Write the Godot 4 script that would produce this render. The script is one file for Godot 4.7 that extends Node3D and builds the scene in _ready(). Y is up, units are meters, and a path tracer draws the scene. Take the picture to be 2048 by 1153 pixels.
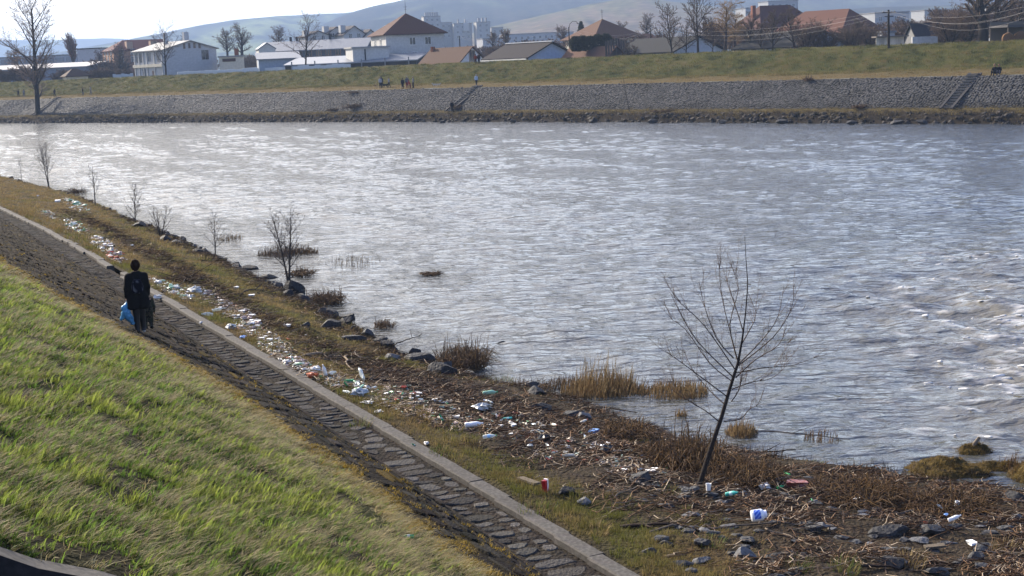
extends Node3D

# ---------------------------------------------------------------- camera geometry (pixels of the 2048 x 1153 photograph -> places)
const FPX := 2900.0
const EYE := 8.1
var R: Vector3
var U: Vector3
var F: Vector3
var C := Vector3(0, EYE, 0)
var DS := Vector3(-0.4368, 0, -0.8996)      # along the near path, away from us
var DT := Vector3(0.8996, 0, -0.4368)       # across the near bank, towards the river
var FE := Vector3(0.7096, 0, 0.7046)        # along the far bank
var FM := Vector3(0.7046, 0, -0.7096)       # away from the river on the far side
var rng := RandomNumberGenerator.new()
var taken := {}
var M := {}
var T := {}

func ray(x: float, y: float) -> Vector3:
	return F * FPX + R * (x - 1024.0) - U * (y - 576.5)
func on_y(x: float, y: float, h: float) -> Vector3:
	var r := ray(x, y)
	return C + r * ((h - EYE) / r.y)
func at(x: float, y: float, depth: float) -> Vector3:
	return C + ray(x, y) * (depth / FPX)
func bend_t(s: float) -> float:           # the path runs nearly, not quite, straight
	return lut(s, [10, 14.3, 18.6, 25, 36, 51, 63, 77, 90], [-0.36, -0.32, -0.17, -0.07, 0.05, 0.2, 0.3, 0.05, -0.4])
func st(s: float, t: float, y: float) -> Vector3:
	return DS * s + DT * (t + bend_t(s)) + Vector3(0, y, 0)
func s_of(p: Vector3) -> float:
	return p.x * DS.x + p.z * DS.z
func t_of(p: Vector3) -> float:
	return p.x * DT.x + p.z * DT.z - bend_t(s_of(p))

func lut(x: float, xs: Array, ys: Array) -> float:
	if x <= xs[0]: return ys[0]
	for i in range(1, xs.size()):
		if x <= xs[i]:
			return lerpf(ys[i - 1], ys[i], (x - xs[i - 1]) / (xs[i] - xs[i - 1]))
	return ys[ys.size() - 1]

var nz := {}
func noise(key: String, freq: float, oct := 3, sd := 1) -> FastNoiseLite:
	if not nz.has(key):
		var n := FastNoiseLite.new()
		n.noise_type = FastNoiseLite.TYPE_SIMPLEX_SMOOTH
		n.frequency = freq
		n.fractal_octaves = oct
		n.seed = sd
		nz[key] = n
	return nz[key]

# heights of the near bank -------------------------------------------------
func shore_t(s: float) -> float:
	return lut(s, [0, 10, 14, 17.7, 20.3, 23.3, 27.1, 30.3, 33.7, 41.6, 50, 66.5, 94.5, 125, 160], [27, 23.5, 20.3, 18.2, 16.5, 15.3, 15.4, 14.4, 13.9, 14.6, 15.0, 15.8, 16.6, 14.6, 13.0]) - bend_t(s)
func grass_edge(s: float) -> float:
	return lut(s, [5, 20, 25, 27, 29, 33, 45], [6.62, 6.45, 6.15, 5.7, 5.15, 4.25, 3.3]) + 0.10 * noise("edge", 0.6).get_noise_1d(s)
func slope_y(s: float, t: float) -> float:
	var y := 1.9
	if t < 6.43: y = 2.66 + (6.43 - t) * 0.5
	elif t < 7.1: y = 2.45 + (7.1 - t) * 0.313
	elif t < 7.85: y = 1.9 + (7.85 - t) * 0.733
	if t < 6.5:
		y += (0.05 * noise("sl", 0.9).get_noise_2d(s, t) + 0.02 * noise("sl2", 3.0).get_noise_2d(s, t)) * clampf((6.5 - t) * 2.0, 0, 1)
	if s < 8.95: y -= 0.38
	return minf(y, 6.6)
func bank_y(s: float, t: float) -> float:
	if t < 8.85: return slope_y(s, t)
	var w := shore_t(s)
	var u := (t - 8.85) / (w - 8.85)
	var y := 1.95
	if u < 0.85: y = lerpf(1.94, 0.85, u / 0.85)
	elif u < 1.0: y = lerpf(0.85, 0.12, (u - 0.85) / 0.15)
	else: y = 0.12 - (u - 1.0) * 4.0
	var k := clampf((t - 8.85) * 1.2, 0, 1)
	return y + k * (0.11 * noise("b1", 0.45).get_noise_2d(s, t) + 0.05 * noise("b2", 1.8).get_noise_2d(s, t) + 0.02 * noise("b3", 6.0).get_noise_2d(s, t))
func near_y(p: Vector3) -> float:
	return bank_y(s_of(p), t_of(p))
func on_bank(x: float, y: float) -> Vector3:      # the place on the near bank seen at a pixel
	var h := 1.6
	var p := Vector3.ZERO
	for i in 14:
		p = on_y(x, y, h)
		h = lerpf(h, maxf(near_y(p), -0.02), 0.6)
	p.y = maxf(near_y(p), -0.02)
	return p

# heights of the far bank --------------------------------------------------
func far_w(u: float) -> float:
	return lut(u, [-420, -285.8, -277.8, -232.3, -196.6, -165.3, -136.4, -115.6, -96.2, -79.4, -63, 40], [128, 134.0, 136.4, 137.6, 139.2, 139.3, 138.7, 137.3, 136.1, 134.6, 134.1, 133.5])
func far_y(u: float, v: float) -> float:
	var crest := lut(u, [-420, -110, -50], [8.0, 8.0, 7.65])
	return lut(v, [-2, 0, 1.5, 4, 9, 10, 20, 28, 32, 40], [-0.7, -0.1, 0.85, 1.3, 4.45, 4.55, 5.0, crest, crest, 5.5])
func far(u: float, v: float, up := 0.0) -> Vector3:
	return FE * u + FM * (far_w(u) + v) + Vector3(0, far_y(u, v) + up, 0)
func far_uv(p: Vector3) -> Vector2:
	var u := p.x * FE.x + p.z * FE.z
	return Vector2(u, p.x * FM.x + p.z * FM.z - far_w(u))
func on_far(x: float, y: float) -> Vector3:
	var r := ray(x, y) / FPX
	for i in 1600:
		var p := C + r * (130.0 + i * 0.2)
		var q := far_uv(p)
		if q.y > 0.0 and p.y <= far_y(q.x, q.y):
			p.y = far_y(q.x, q.y)
			return p
	return C + r * 250.0

# ---------------------------------------------------------------- mesh builder
class MB:
	var v := PackedVector3Array()
	var c := PackedColorArray()
	var i := PackedInt32Array()
	var n := PackedVector3Array()
	func add(p: Vector3, col: Color) -> int:
		v.append(p)
		c.append(col)
		return v.size() - 1
	func tri(a: Vector3, b: Vector3, d: Vector3, col: Color) -> void:      # counter-clockwise seen from outside
		var k := v.size()
		v.append(a); v.append(d); v.append(b)
		c.append(col); c.append(col); c.append(col)
		i.append(k); i.append(k + 1); i.append(k + 2)
	func quad(a: Vector3, b: Vector3, d: Vector3, e: Vector3, col: Color) -> void:
		tri(a, b, d, col)
		tri(a, d, e, col)
	func box(p: Vector3, s: Vector3, col: Color, basis := Basis()) -> void:
		var h := s * 0.5
		var q := []
		for z in [-1, 1]:
			for y in [-1, 1]:
				for x in [-1, 1]:
					q.append(p + basis * Vector3(h.x * x, h.y * y, h.z * z))
		quad(q[4], q[5], q[7], q[6], col)
		quad(q[1], q[0], q[2], q[3], col)
		quad(q[5], q[1], q[3], q[7], col)
		quad(q[0], q[4], q[6], q[2], col)
		quad(q[6], q[7], q[3], q[2], col)
		quad(q[0], q[1], q[5], q[4], col)
	func tube(pts: Array, radii: Array, sides: int, col: Color, col2 := Color(-1, 0, 0)) -> void:   # shared rings, use commit(false)
		var ring := -1
		var side := Vector3.ZERO
		for k in pts.size():
			var dir: Vector3 = (pts[mini(k + 1, pts.size() - 1)] - pts[maxi(k - 1, 0)]).normalized()
			if side == Vector3.ZERO:
				side = dir.cross(Vector3(0.31, 0.2, 0.93)).normalized()
				if side.length() < 0.5: side = Vector3.RIGHT
			side = (side - dir * side.dot(dir)).normalized()
			var up := dir.cross(side)
			var at := v.size()
			var cc := col if col2.r < 0 else col.lerp(col2, float(k) / maxf(1, pts.size() - 1))
			for j in sides:
				var a := TAU * j / sides
				v.append(pts[k] + (side * cos(a) + up * sin(a)) * radii[k])
				c.append(cc)
			if ring >= 0:
				for j in sides:
					var j2 := (j + 1) % sides
					i.append(ring + j); i.append(at + j); i.append(ring + j2)
					i.append(ring + j2); i.append(at + j); i.append(at + j2)
			ring = at
		var first := v.size() - sides * pts.size()
		for j in range(1, sides - 1):
			i.append(first); i.append(first + j); i.append(first + j + 1)
			i.append(ring); i.append(ring + j + 1); i.append(ring + j)
	func lathe(prof: Array, seg: int, xf: Transform3D, col: Color) -> void:
		var ring := -1
		for k in prof.size():
			var at := v.size()
			for j in seg:
				var a := TAU * j / seg
				v.append(xf * Vector3(prof[k].x * cos(a), prof[k].y, -prof[k].x * sin(a)))
				c.append(col)
			if ring >= 0:
				for j in seg:
					var j2 := (j + 1) % seg
					i.append(ring + j); i.append(at + j); i.append(ring + j2)
					i.append(ring + j2); i.append(at + j); i.append(at + j2)
			ring = at
	func grid(nu: int, nv: int) -> void:       # faces of a sheet whose (nu+1)*(nv+1) corners were added last, u slow
		var k := v.size() - (nu + 1) * (nv + 1)
		var w := k + nv / 2
		if (v[w + nv + 1] - v[w]).cross(v[w + 1] - v[w]).y < 0.0:      # face upwards
			for a in nu:
				for b in nv:
					var q := k + a * (nv + 1) + b
					i.append(q); i.append(q + nv + 1); i.append(q + 1)
					i.append(q + 1); i.append(q + nv + 1); i.append(q + nv + 2)
			return
		for a in nu:
			for b in nv:
				var q := k + a * (nv + 1) + b
				i.append(q); i.append(q + 1); i.append(q + nv + 1)
				i.append(q + 1); i.append(q + nv + 2); i.append(q + nv + 1)
	func join(o: MB, xf := Transform3D()) -> void:
		var k := v.size()
		for p in o.v: v.append(xf * p)
		c.append_array(o.c)
		for q in o.i: i.append(q + k)
	func commit(flat := true) -> ArrayMesh:
		var arr := []
		arr.resize(Mesh.ARRAY_MAX)
		if flat:
			var vv := PackedVector3Array()
			var cc := PackedColorArray()
			var nn := PackedVector3Array()
			vv.resize(i.size()); cc.resize(i.size()); nn.resize(i.size())
			for k in range(0, i.size(), 3):
				var a := v[i[k]]
				var b := v[i[k + 1]]
				var d := v[i[k + 2]]
				var m := (d - a).cross(b - a).normalized()
				vv[k] = a; vv[k + 1] = b; vv[k + 2] = d
				nn[k] = m; nn[k + 1] = m; nn[k + 2] = m
				cc[k] = c[i[k]]; cc[k + 1] = c[i[k + 1]]; cc[k + 2] = c[i[k + 2]]
			arr[Mesh.ARRAY_VERTEX] = vv
			arr[Mesh.ARRAY_NORMAL] = nn
			arr[Mesh.ARRAY_COLOR] = cc
		else:
			if n.size() != v.size():
				n.resize(v.size())
				n.fill(Vector3.ZERO)
				for k in range(0, i.size(), 3):
					var a := i[k]
					var b := i[k + 1]
					var d := i[k + 2]
					var m := (v[d] - v[a]).cross(v[b] - v[a])
					n[a] += m; n[b] += m; n[d] += m
				for k in n.size():
					n[k] = n[k].normalized() if n[k].length_squared() > 1e-20 else Vector3.UP
			arr[Mesh.ARRAY_VERTEX] = v
			arr[Mesh.ARRAY_NORMAL] = n
			arr[Mesh.ARRAY_COLOR] = c
			arr[Mesh.ARRAY_INDEX] = i
		var mesh := ArrayMesh.new()
		mesh.add_surface_from_arrays(Mesh.PRIMITIVE_TRIANGLES, arr)
		return mesh

# ---------------------------------------------------------------- nodes
func numbered(called: String) -> String:
	var k: int = taken.get(called, 0)
	taken[called] = k + 1
	return called if k == 0 else "%s_%03d" % [called, k]
func tag(o: Node3D, label: String, category := "", group := "") -> Node3D:
	o.set_meta("label", label)
	if category: o.set_meta("category", category)
	if group: o.set_meta("group", group)
	return o
func thing(called: String, label: String, category: String, where := Vector3.ZERO, turn := 0.0, group := "") -> Node3D:
	var o := Node3D.new()
	o.name = numbered(called)
	add_child(o)
	o.position = where
	o.rotation.y = turn
	tag(o, label, category, group)
	return o
func one(called: String, mesh: Mesh, mat: Material, label: String, category: String, where := Vector3.ZERO, group := "") -> MeshInstance3D:
	var o := MeshInstance3D.new()
	o.name = numbered(called)
	o.mesh = mesh
	o.material_override = mat
	add_child(o)
	o.position = where
	tag(o, label, category, group)
	return o
func part(parent: Node3D, called: String, mesh: Mesh, mat: Material, xf := Transform3D()) -> MeshInstance3D:
	var o := MeshInstance3D.new()
	o.name = called
	o.mesh = mesh
	o.material_override = mat
	o.transform = xf
	parent.add_child(o, true)
	return o
func struct(called: String, mesh: Mesh, mat: Material, label: String) -> MeshInstance3D:
	var o := MeshInstance3D.new()
	o.name = numbered(called)
	o.mesh = mesh
	o.material_override = mat
	add_child(o)
	o.set_meta("kind", "structure")
	o.set_meta("label", label)
	return o
func scatter(called: String, mesh: Mesh, mat: Material, xfs: Array, cols: Array, label: String, parent: Node3D = null) -> void:
	if xfs.is_empty(): return
	var mm := MultiMesh.new()
	mm.transform_format = MultiMesh.TRANSFORM_3D
	mm.use_colors = true
	mm.mesh = mesh
	mm.instance_count = xfs.size()
	for k in xfs.size():
		mm.set_instance_transform(k, xfs[k])
		mm.set_instance_color(k, cols[k])
	var o := MultiMeshInstance3D.new()
	o.multimesh = mm
	o.material_override = mat
	o.set_meta("kind", "stuff")
	if parent:
		o.name = called
		parent.add_child(o, true)
	else:
		o.name = numbered(called)
		add_child(o)
		o.set_meta("label", label)
func copy(o: Node3D, where: Vector3, label: String) -> Node3D:
	var base: String = o.get_meta("kind_name") if o.has_meta("kind_name") else String(o.name).rstrip("0123456789").rstrip("_")
	var r: Node3D = o.duplicate()
	r.name = numbered(base)
	add_child(r)
	r.position = where
	r.set_meta("label", label)
	return r
func lin(r: float, g: float, b: float) -> Color:
	return Color(r, g, b)
func rnd(a: float, b: float) -> float:
	return rng.randf_range(a, b)
func around(b: Basis, p: Vector3) -> Transform3D:
	return Transform3D(b, p)

# ---------------------------------------------------------------- materials
func ntex(key: String, size: int, freq: float, oct: int, lo: float, hi: float, kind := FastNoiseLite.TYPE_SIMPLEX_SMOOTH, sd := 3) -> NoiseTexture2D:
	var n := FastNoiseLite.new()
	n.noise_type = kind
	n.frequency = freq
	n.fractal_octaves = oct
	n.seed = sd
	var t := NoiseTexture2D.new()
	t.width = size
	t.height = size
	t.seamless = true
	t.noise = n
	var g := Gradient.new()
	g.set_color(0, Color(lo, lo, lo))
	g.set_color(1, Color(hi, hi, hi))
	t.color_ramp = g
	T[key] = t
	return t
func mat(key: String, col := Color.WHITE, rough := 0.9, o := {}) -> StandardMaterial3D:
	var m := StandardMaterial3D.new()
	m.resource_name = key
	m.albedo_color = col.linear_to_srgb()
	m.roughness = rough
	m.vertex_color_use_as_albedo = true
	m.cull_mode = BaseMaterial3D.CULL_DISABLED
	if o.has("tex"):
		m.albedo_texture = T[o.tex]
		m.uv1_triplanar = true
		m.uv1_world_triplanar = o.get("world", true)
		m.uv1_scale = o.get("axes", Vector3.ONE * o.get("scale", 1.0))
	if o.has("bump"):
		m.heightmap_enabled = true
		m.heightmap_texture = T[o.bump]
		m.heightmap_scale = o.get("depth", 2.0)
		m.uv1_triplanar = true
		m.uv1_world_triplanar = o.get("world", true)
		m.uv1_scale = o.get("axes", Vector3.ONE * o.get("scale", 1.0))
	m.metallic = o.get("metal", 0.0)
	m.metallic_specular = o.get("spec", 0.5)
	if o.has("back"):
		m.backlight_enabled = true
		m.backlight = Color(o.back, o.back, o.back)
	if o.has("alpha"):
		m.transparency = BaseMaterial3D.TRANSPARENCY_ALPHA
		m.albedo_color.a = o.alpha
	M[key] = m
	return m

func make_materials() -> void:
	ntex("grain", 512, 0.03, 4, 0.55, 1.0)
	ntex("rough", 512, 0.012, 5, 0.0, 1.0)
	ntex("cells", 512, 0.02, 2, 0.6, 1.0, FastNoiseLite.TYPE_CELLULAR)
	ntex("soft", 512, 0.008, 4, 0.86, 1.0)
	ntex("blotch", 512, 0.008, 5, 0.6, 1.0)
	var w := ntex("ripple", 1024, 0.010, 5, 0.0, 1.0)
	(w.noise as FastNoiseLite).domain_warp_enabled = true
	(w.noise as FastNoiseLite).domain_warp_amplitude = 18.0
	(w.noise as FastNoiseLite).domain_warp_frequency = 0.012
	mat("soil", Color.WHITE, 0.95, {"tex": "grain", "bump": "rough", "scale": 1.3, "depth": 5.0, "spec": 0.15})
	mat("earth_far", Color.WHITE, 0.95, {"tex": "grain", "bump": "rough", "scale": 0.25, "depth": 25.0, "spec": 0.1})
	mat("grass", Color.WHITE, 0.6, {"back": 1.0, "spec": 0.3})
	mat("dry", Color.WHITE, 0.7, {"back": 0.8, "spec": 0.25})
	mat("twig", Color.WHITE, 0.8, {"spec": 0.25})
	mat("bark", Color.WHITE, 0.9, {"tex": "grain", "scale": 3.0, "spec": 0.2})
	mat("stone", Color.WHITE, 0.62, {"tex": "grain", "bump": "rough", "scale": 2.2, "depth": 1.6, "spec": 0.4})
	mat("dark_stone", Color.WHITE, 0.9, {"tex": "grain", "bump": "rough", "scale": 2.2, "depth": 2.0, "spec": 0.15})
	mat("rock", Color.WHITE, 0.75, {"tex": "blotch", "bump": "rough", "scale": 1.5, "depth": 3.0, "spec": 0.35})
	mat("concrete", Color.WHITE, 0.85, {"tex": "blotch", "bump": "grain", "scale": 2.6, "depth": 0.5, "spec": 0.3})
	mat("plaster", Color.WHITE, 0.9, {"tex": "soft", "scale": 0.35, "spec": 0.2})
	mat("tile", Color.WHITE, 0.85, {"tex": "grain", "bump": "cells", "scale": 0.9, "depth": 4.0, "spec": 0.25})
	mat("metal_roof", Color.WHITE, 0.4, {"tex": "soft", "scale": 0.3, "metal": 0.6})
	mat("plain", Color.WHITE, 0.8, {"spec": 0.3})
	mat("pane", Color.WHITE, 0.15, {"spec": 0.6})
	mat("cloth", Color.WHITE, 0.9, {"tex": "grain", "scale": 6.0, "spec": 0.2})
	mat("skin", Color.WHITE, 0.55, {"spec": 0.35})
	mat("plastic", Color.WHITE, 0.3, {"spec": 0.5, "back": 0.35})
	mat("film", Color.WHITE, 0.4, {"spec": 0.5, "back": 0.6})
	mat("clear", Color.WHITE, 0.15, {"spec": 0.6, "alpha": 0.55})
	mat("hill", Color.WHITE, 1.0, {"tex": "blotch", "scale": 0.01, "spec": 0.0})
	mat("water", Color.WHITE, 0.07, {"bump": "ripple", "axes": Vector3(0.06, 0.1, 0.15), "depth": 12.5, "spec": 0.5})

# ---------------------------------------------------------------- near bank
func spaced(a: float, b: float, first: float, growth: float) -> Array:
	var out := [a]
	var k := first
	var x := a
	while x < b:
		x += k
		k *= growth
		out.append(x)
	return out

func soil_color(s: float, t: float) -> Color:
	var a := noise("ca", 0.35, 4, 5).get_noise_2d(s, t)
	var b := noise("cb", 1.6, 3, 6).get_noise_2d(s, t)
	var dirt := lin(0.078, 0.060, 0.042)
	var moss := lin(0.075, 0.072, 0.020)
	var ochre := lin(0.125, 0.088, 0.036)
	var c := dirt
	if t < 8.85:
		c = lin(0.050, 0.041, 0.022).lerp(lin(0.045, 0.05, 0.018), clampf(0.5 + a, 0, 1))
		if t > grass_edge(s) - 0.05: c = lin(0.045, 0.038, 0.028)
		elif t > grass_edge(s) - 0.45: c = c.lerp(lin(0.17, 0.11, 0.02), clampf(0.45 + 1.5 * b, 0, 0.95))
		return c
	var g := grassy(s, t)
	c = dirt.lerp(moss.lerp(ochre, clampf(0.5 + a * 1.2 + clampf((s - 40) / 60, 0, 0.4), 0, 1)), g)
	return c.lerp(lin(0.03, 0.024, 0.018), clampf(b * 0.9, 0, 0.6))
func grassy(s: float, t: float) -> float:         # 0 bare and strewn, 1 overgrown
	var w := shore_t(s)
	var g := clampf(1.2 - absf(t - 9.5) * 0.9, 0, 1)
	g = maxf(g, clampf((s - 26) / 7.0, 0, 0.95))
	g = maxf(g, clampf(1.0 - absf(s - 16) * 0.35 - absf(t - 11) * 0.35, 0, 0.8))
	if t > w - 1.3: g *= 0.35
	g += 0.55 * noise("gr", 0.5, 3, 9).get_noise_2d(s, t)
	g -= litter(s, t) * 0.9 * clampf((37.0 - s) / 8.0, 0.22, 1.0)
	return clampf(g, 0, 1)
func litter(s: float, t: float) -> float:          # the band where the flood left its driftwood
	var mid := lut(s, [0, 13, 18, 22, 27, 32, 40, 50, 60, 75, 100], [16, 14.2, 13.0, 12.0, 11.6, 10.9, 10.7, 11.2, 11.6, 12.0, 12.4])
	var wide := lut(s, [0, 14, 19, 24, 28, 34, 60, 80], [4.0, 3.6, 2.8, 2.0, 1.5, 0.9, 0.7, 0.6])
	return clampf(1.25 - absf(t - mid) / wide, 0, 1)

func build_near() -> void:
	# grass slope
	var ss := spaced(3.0, 150.0, 0.16, 1.012)
	var b := MB.new()
	var nt := 120
	for s in ss:
		for k in nt + 1:
			var t := lerpf(-7.0, 7.9, k / float(nt))
			b.add(st(s, t, slope_y(s, t)), soil_color(s, t))
	b.grid(ss.size() - 1, nt)
	struct("grass_slope", b.commit(false), M.soil, "grass covered embankment slope on the near side falling to the stone path")
	# river bank between kerb and water
	b = MB.new()
	nt = 90
	for s in ss:
		var w := shore_t(s)
		for k in nt + 1:
			var t := lerpf(8.8, w + 2.2, k / float(nt))
			b.add(st(s, t, bank_y(s, t)), soil_color(s, t))
	b.grid(ss.size() - 1, nt)
	struct("river_bank", b.commit(false), M.soil, "muddy grassy river bank between the kerb and the water")
	build_path()
	concrete_edge()
	build_grass()

func slab(poly: Array, y0: Callable, thick: float, col: Color, jit: float) -> MB:    # a stone from its outline (s, t): a bevelled cap and a skirt
	var m := MB.new()
	var mid := Vector2.ZERO
	for p in poly: mid += p
	mid /= poly.size()
	var tilt := Vector2(rnd(-jit, jit), rnd(-jit, jit))
	var top := []
	var low := []
	for p in poly:
		var q: Vector2 = mid + (p - mid) * 0.9
		var h: float = thick + (q - mid).dot(tilt)
		top.append(st(q.x, q.y, y0.call(q.x, q.y) + h))
		low.append(st(p.x, p.y, y0.call(p.x, p.y) + h - 0.018))
	var cc := st(mid.x, mid.y, y0.call(mid.x, mid.y) + thick + 0.004)
	for k in poly.size():
		var k2 := (k + 1) % poly.size()
		m.tri(cc, top[k2], top[k], col)
		m.quad(top[k], top[k2], low[k2], low[k], col)
		m.quad(low[k], low[k2], low[k2] - Vector3(0, 0.07, 0), low[k] - Vector3(0, 0.07, 0), col)
	return m

func pave(s0: float, s1: float, t0: Callable, t1: Callable, ds: float, dt: float, gap: float, y0: Callable, thick: float, tone: Callable, jit: float, parent: Node3D, called: String, m_: Material) -> void:
	var rows := []
	var s := s0
	var count := 0
	var rest := MB.new()
	while s < s1:
		var grow := 1.0 + maxf(0, s - 45) * 0.012
		var d := rnd(0.62, 1.45) * ds * grow
		var t: float = t0.call(s)
		var tb: float = t1.call(s)
		while t < tb - 0.04:
			var e := minf(tb, t + rnd(0.6, 1.5) * dt)
			if tb - e < dt * 0.35: e = tb
			var cs := s + d * 0.5
			var ct := (t + e) * 0.5
			var poly := []
			var corners := 6 + rng.randi() % 3
			for k in corners:
				var a := TAU * (k + rnd(-0.36, 0.36)) / corners + 0.3
				var x := cos(a)
				var z := sin(a)
				var q := 1.0 / pow(pow(absf(x), 4.5) + pow(absf(z), 4.5), 1.0 / 4.5)
				q *= rnd(0.74, 1.04)
				poly.append(Vector2(cs + x * q * (d * 0.5 - gap), ct + z * q * ((e - t) * 0.5 - gap)))
			var skip := rng.randf() < 0.05
			if not skip:
				var m := slab(poly, y0, thick * rnd(0.3, 1.25) * clampf(1.5 - cs * 0.015, 0.6, 1.0), tone.call(cs, ct), jit * clampf(1.5 - cs * 0.02, 0.3, 1.0))
				if count < 300:
					part(parent, called, m.commit(), m_)
				else:
					rest.join(m)
				count += 1
			t = e
		s += d
	if rest.v.size():
		var o := part(parent, called + "_rows", rest.commit(), m_)
		o.set_meta("kind", "stuff")

func build_path() -> void:
	# bed of the path, dark mortar and earth
	var b := MB.new()
	var ss := spaced(4.0, 130.0, 0.2, 1.012)
	for s in ss:
		for k in 9:
			var t := lerpf(7.7, 8.66, k / 8.0)
			var y := 1.9 + 0.012 * noise("bed", 4.0).get_noise_2d(s, t)
			if t < 7.85: y += 0.05
			if t > 8.5: y -= 0.05
			b.add(st(s, t, y), lin(0.062, 0.050, 0.039).lerp(lin(0.036, 0.031, 0.026), clampf(0.5 + noise("cb", 1.6).get_noise_2d(s * 2, t * 2), 0, 1)))
	b.grid(ss.size() - 1, 8)
	var bed := struct("path", b.commit(false), M.soil, "narrow path of flat stones between the embankment and the kerb")
	pave(11.0, 95.0, func(_s): return 7.82, func(_s): return 8.5, 0.29, 0.40, 0.026, func(_s, t): return 1.9 + maxf(0.0, 7.95 - t) * 0.25, 0.016, func(s, t): return lin(0.122, 0.114, 0.103).lerp(lin(0.078, 0.070, 0.061), clampf((s - 22) / 16.0, 0, 1)) * (0.5 + 0.8 * rng.randf()) , 0.05, bed, "flagstone", M.dark_stone)
	# stone pitching on the foot of the slope
	b = MB.new()
	for s in ss:
		var ge := grass_edge(s)
		for k in 11:
			var t := lerpf(ge - 0.12, 7.86, k / 10.0)
			b.add(st(s, t, slope_y(s, t) + (0.006 if k > 0 else -0.03)), lin(0.024, 0.020, 0.016).lerp(lin(0.052, 0.040, 0.027), clampf((s - 24) / 14.0, 0, 1)).lerp(lin(0.16, 0.11, 0.02), clampf(noise("mo", 1.3, 3, 12).get_noise_2d(s, t) * 2.2 - (t - ge) * 1.1, 0, 0.8)))
	b.grid(ss.size() - 1, 10)
	var pit := struct("stone_pitching", b.commit(false), M.soil, "dark stone pitching along the foot of the grass slope")
	pave(11.0, 80.0, func(s): return grass_edge(s) + 0.12, func(_s): return 7.84, 0.55, 0.125, 0.009, func(s, t): return slope_y(s, t), 0.034, func(s, t): return (lin(0.040, 0.036, 0.031).lerp(lin(0.060, 0.047, 0.032), clampf((s - 24) / 14.0, 0, 1)) if rng.randf() < 0.95 else lin(0.10, 0.07, 0.02)) * (0.35 + 1.0 * rng.randf()), 0.06, pit, "pitching_stone", M.dark_stone)
	# kerb of cast concrete lengths
	var k0 := MB.new()
	k0.box(Vector3.ZERO, Vector3(0.2, 0.02, 0.2), lin(0.1, 0.1, 0.1))
	var kb := Node3D.new()
	kb.name = numbered("kerb")
	add_child(kb)
	kb.set_meta("kind", "structure")
	kb.set_meta("label", "pale concrete kerb of cast lengths along the river side of the path")
	var shapes := []
	for q in 5:
		var m := MB.new()
		var n := 8
		var tone := lin(0.115, 0.106, 0.096) * rnd(0.85, 1.08)
		var prof := [Vector2(-0.125, -0.12), Vector2(-0.125, 0.085), Vector2(-0.105, 0.105), Vector2(0.095, 0.105), Vector2(0.12, 0.08), Vector2(0.13, -0.12)]
		for a in n + 1:
			for p in prof:
				var x := lerpf(-0.472, 0.472, a / float(n))
				m.add(Vector3(x, p.y + rnd(-0.003, 0.002), p.x + rnd(-0.002, 0.002)), tone * rnd(0.9, 1.06))
		m.grid(n, prof.size() - 1)
		for e in [0, n]:
			var f0: int = e * prof.size()
			for r in range(1, prof.size() - 1):
				m.tri(m.v[f0], m.v[f0 + r], m.v[f0 + r + 1], tone)
		shapes.append(m.commit())
	var s := 10.0
	while s < 96.0:
		if not (s > 46.5 and s < 49.0):
			var bas := Basis(DS, Vector3.UP, -DT).orthonormalized()
			bas = Basis(DS, Vector3.UP, DS.cross(Vector3.UP))
			var off := rnd(-0.012, 0.012) + (rnd(-0.1, 0.12) if s > 44 and s < 58 else 0.0)
			part(kb, "kerb_length", shapes[rng.randi() % 5], M.concrete, Transform3D(bas.rotated(Vector3.UP, rnd(-0.008, 0.008) * (4 if s > 44 and s < 58 else 1)), st(s, 8.70 + off, 1.84 + rnd(-0.01, 0.008))))
		s += 0.955

func concrete_edge() -> void:      # side wall of the stairs by which one comes down the slope
	var m := MB.new()
	for k in 12:
		var t0 := -1.0 + k * 0.4
		var t1 := t0 + 0.4
		var y0 := slope_y(9.2, t0) + 0.03
		var y1 := slope_y(9.2, t1) + 0.03
		var c := lin(0.13, 0.12, 0.105) * rnd(0.9, 1.1)
		m.quad(st(8.9, t0, y0), st(8.9, t1, y1), st(9.12, t1, y1), st(9.12, t0, y0), c)
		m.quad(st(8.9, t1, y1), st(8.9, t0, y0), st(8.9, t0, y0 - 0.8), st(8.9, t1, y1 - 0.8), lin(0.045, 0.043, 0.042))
		m.quad(st(9.12, t0, y0), st(9.12, t1, y1), st(9.12, t1, y1 - 0.5), st(9.12, t0, y0 - 0.5), c)
	one("stair_wall", m.commit(), M.concrete, "dark concrete side wall of stairs in the grass at the bottom left corner", "wall")

func tuft(blades: int, h: float, spread: float, lean: Vector3, bw: float, curl: float) -> ArrayMesh:
	var m := MB.new()
	for k in blades:
		var a := rnd(0, TAU)
		var r := sqrt(rng.randf()) * spread
		var p := Vector3(cos(a) * r, -0.02, sin(a) * r)
		var hh := h * rnd(0.5, 1.15)
		var out := Vector3(cos(a + rnd(-0.8, 0.8)), 0, sin(a + rnd(-0.8, 0.8))) * curl * hh * rnd(0.2, 1.0) + lean * hh * rnd(0.5, 1.2)
		var q := p + Vector3(0, hh * 0.55, 0) + out * 0.35
		var e := p + Vector3(0, hh * rnd(0.75, 1.0), 0) + out
		var w := Vector3(-sin(a * 3.0), 0, cos(a * 3.0)) * bw * rnd(0.6, 1.2)
		var c := Color.WHITE * rnd(0.7, 1.15)
		var k0 := m.add(p - w, c)
		m.add(p + w, c); m.add(q + w * 0.8, c); m.add(q - w * 0.8, c); m.add(e, c)
		m.i.append_array(PackedInt32Array([k0, k0 + 1, k0 + 2, k0, k0 + 2, k0 + 3, k0 + 3, k0 + 2, k0 + 4]))
	return m.commit(false)

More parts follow.
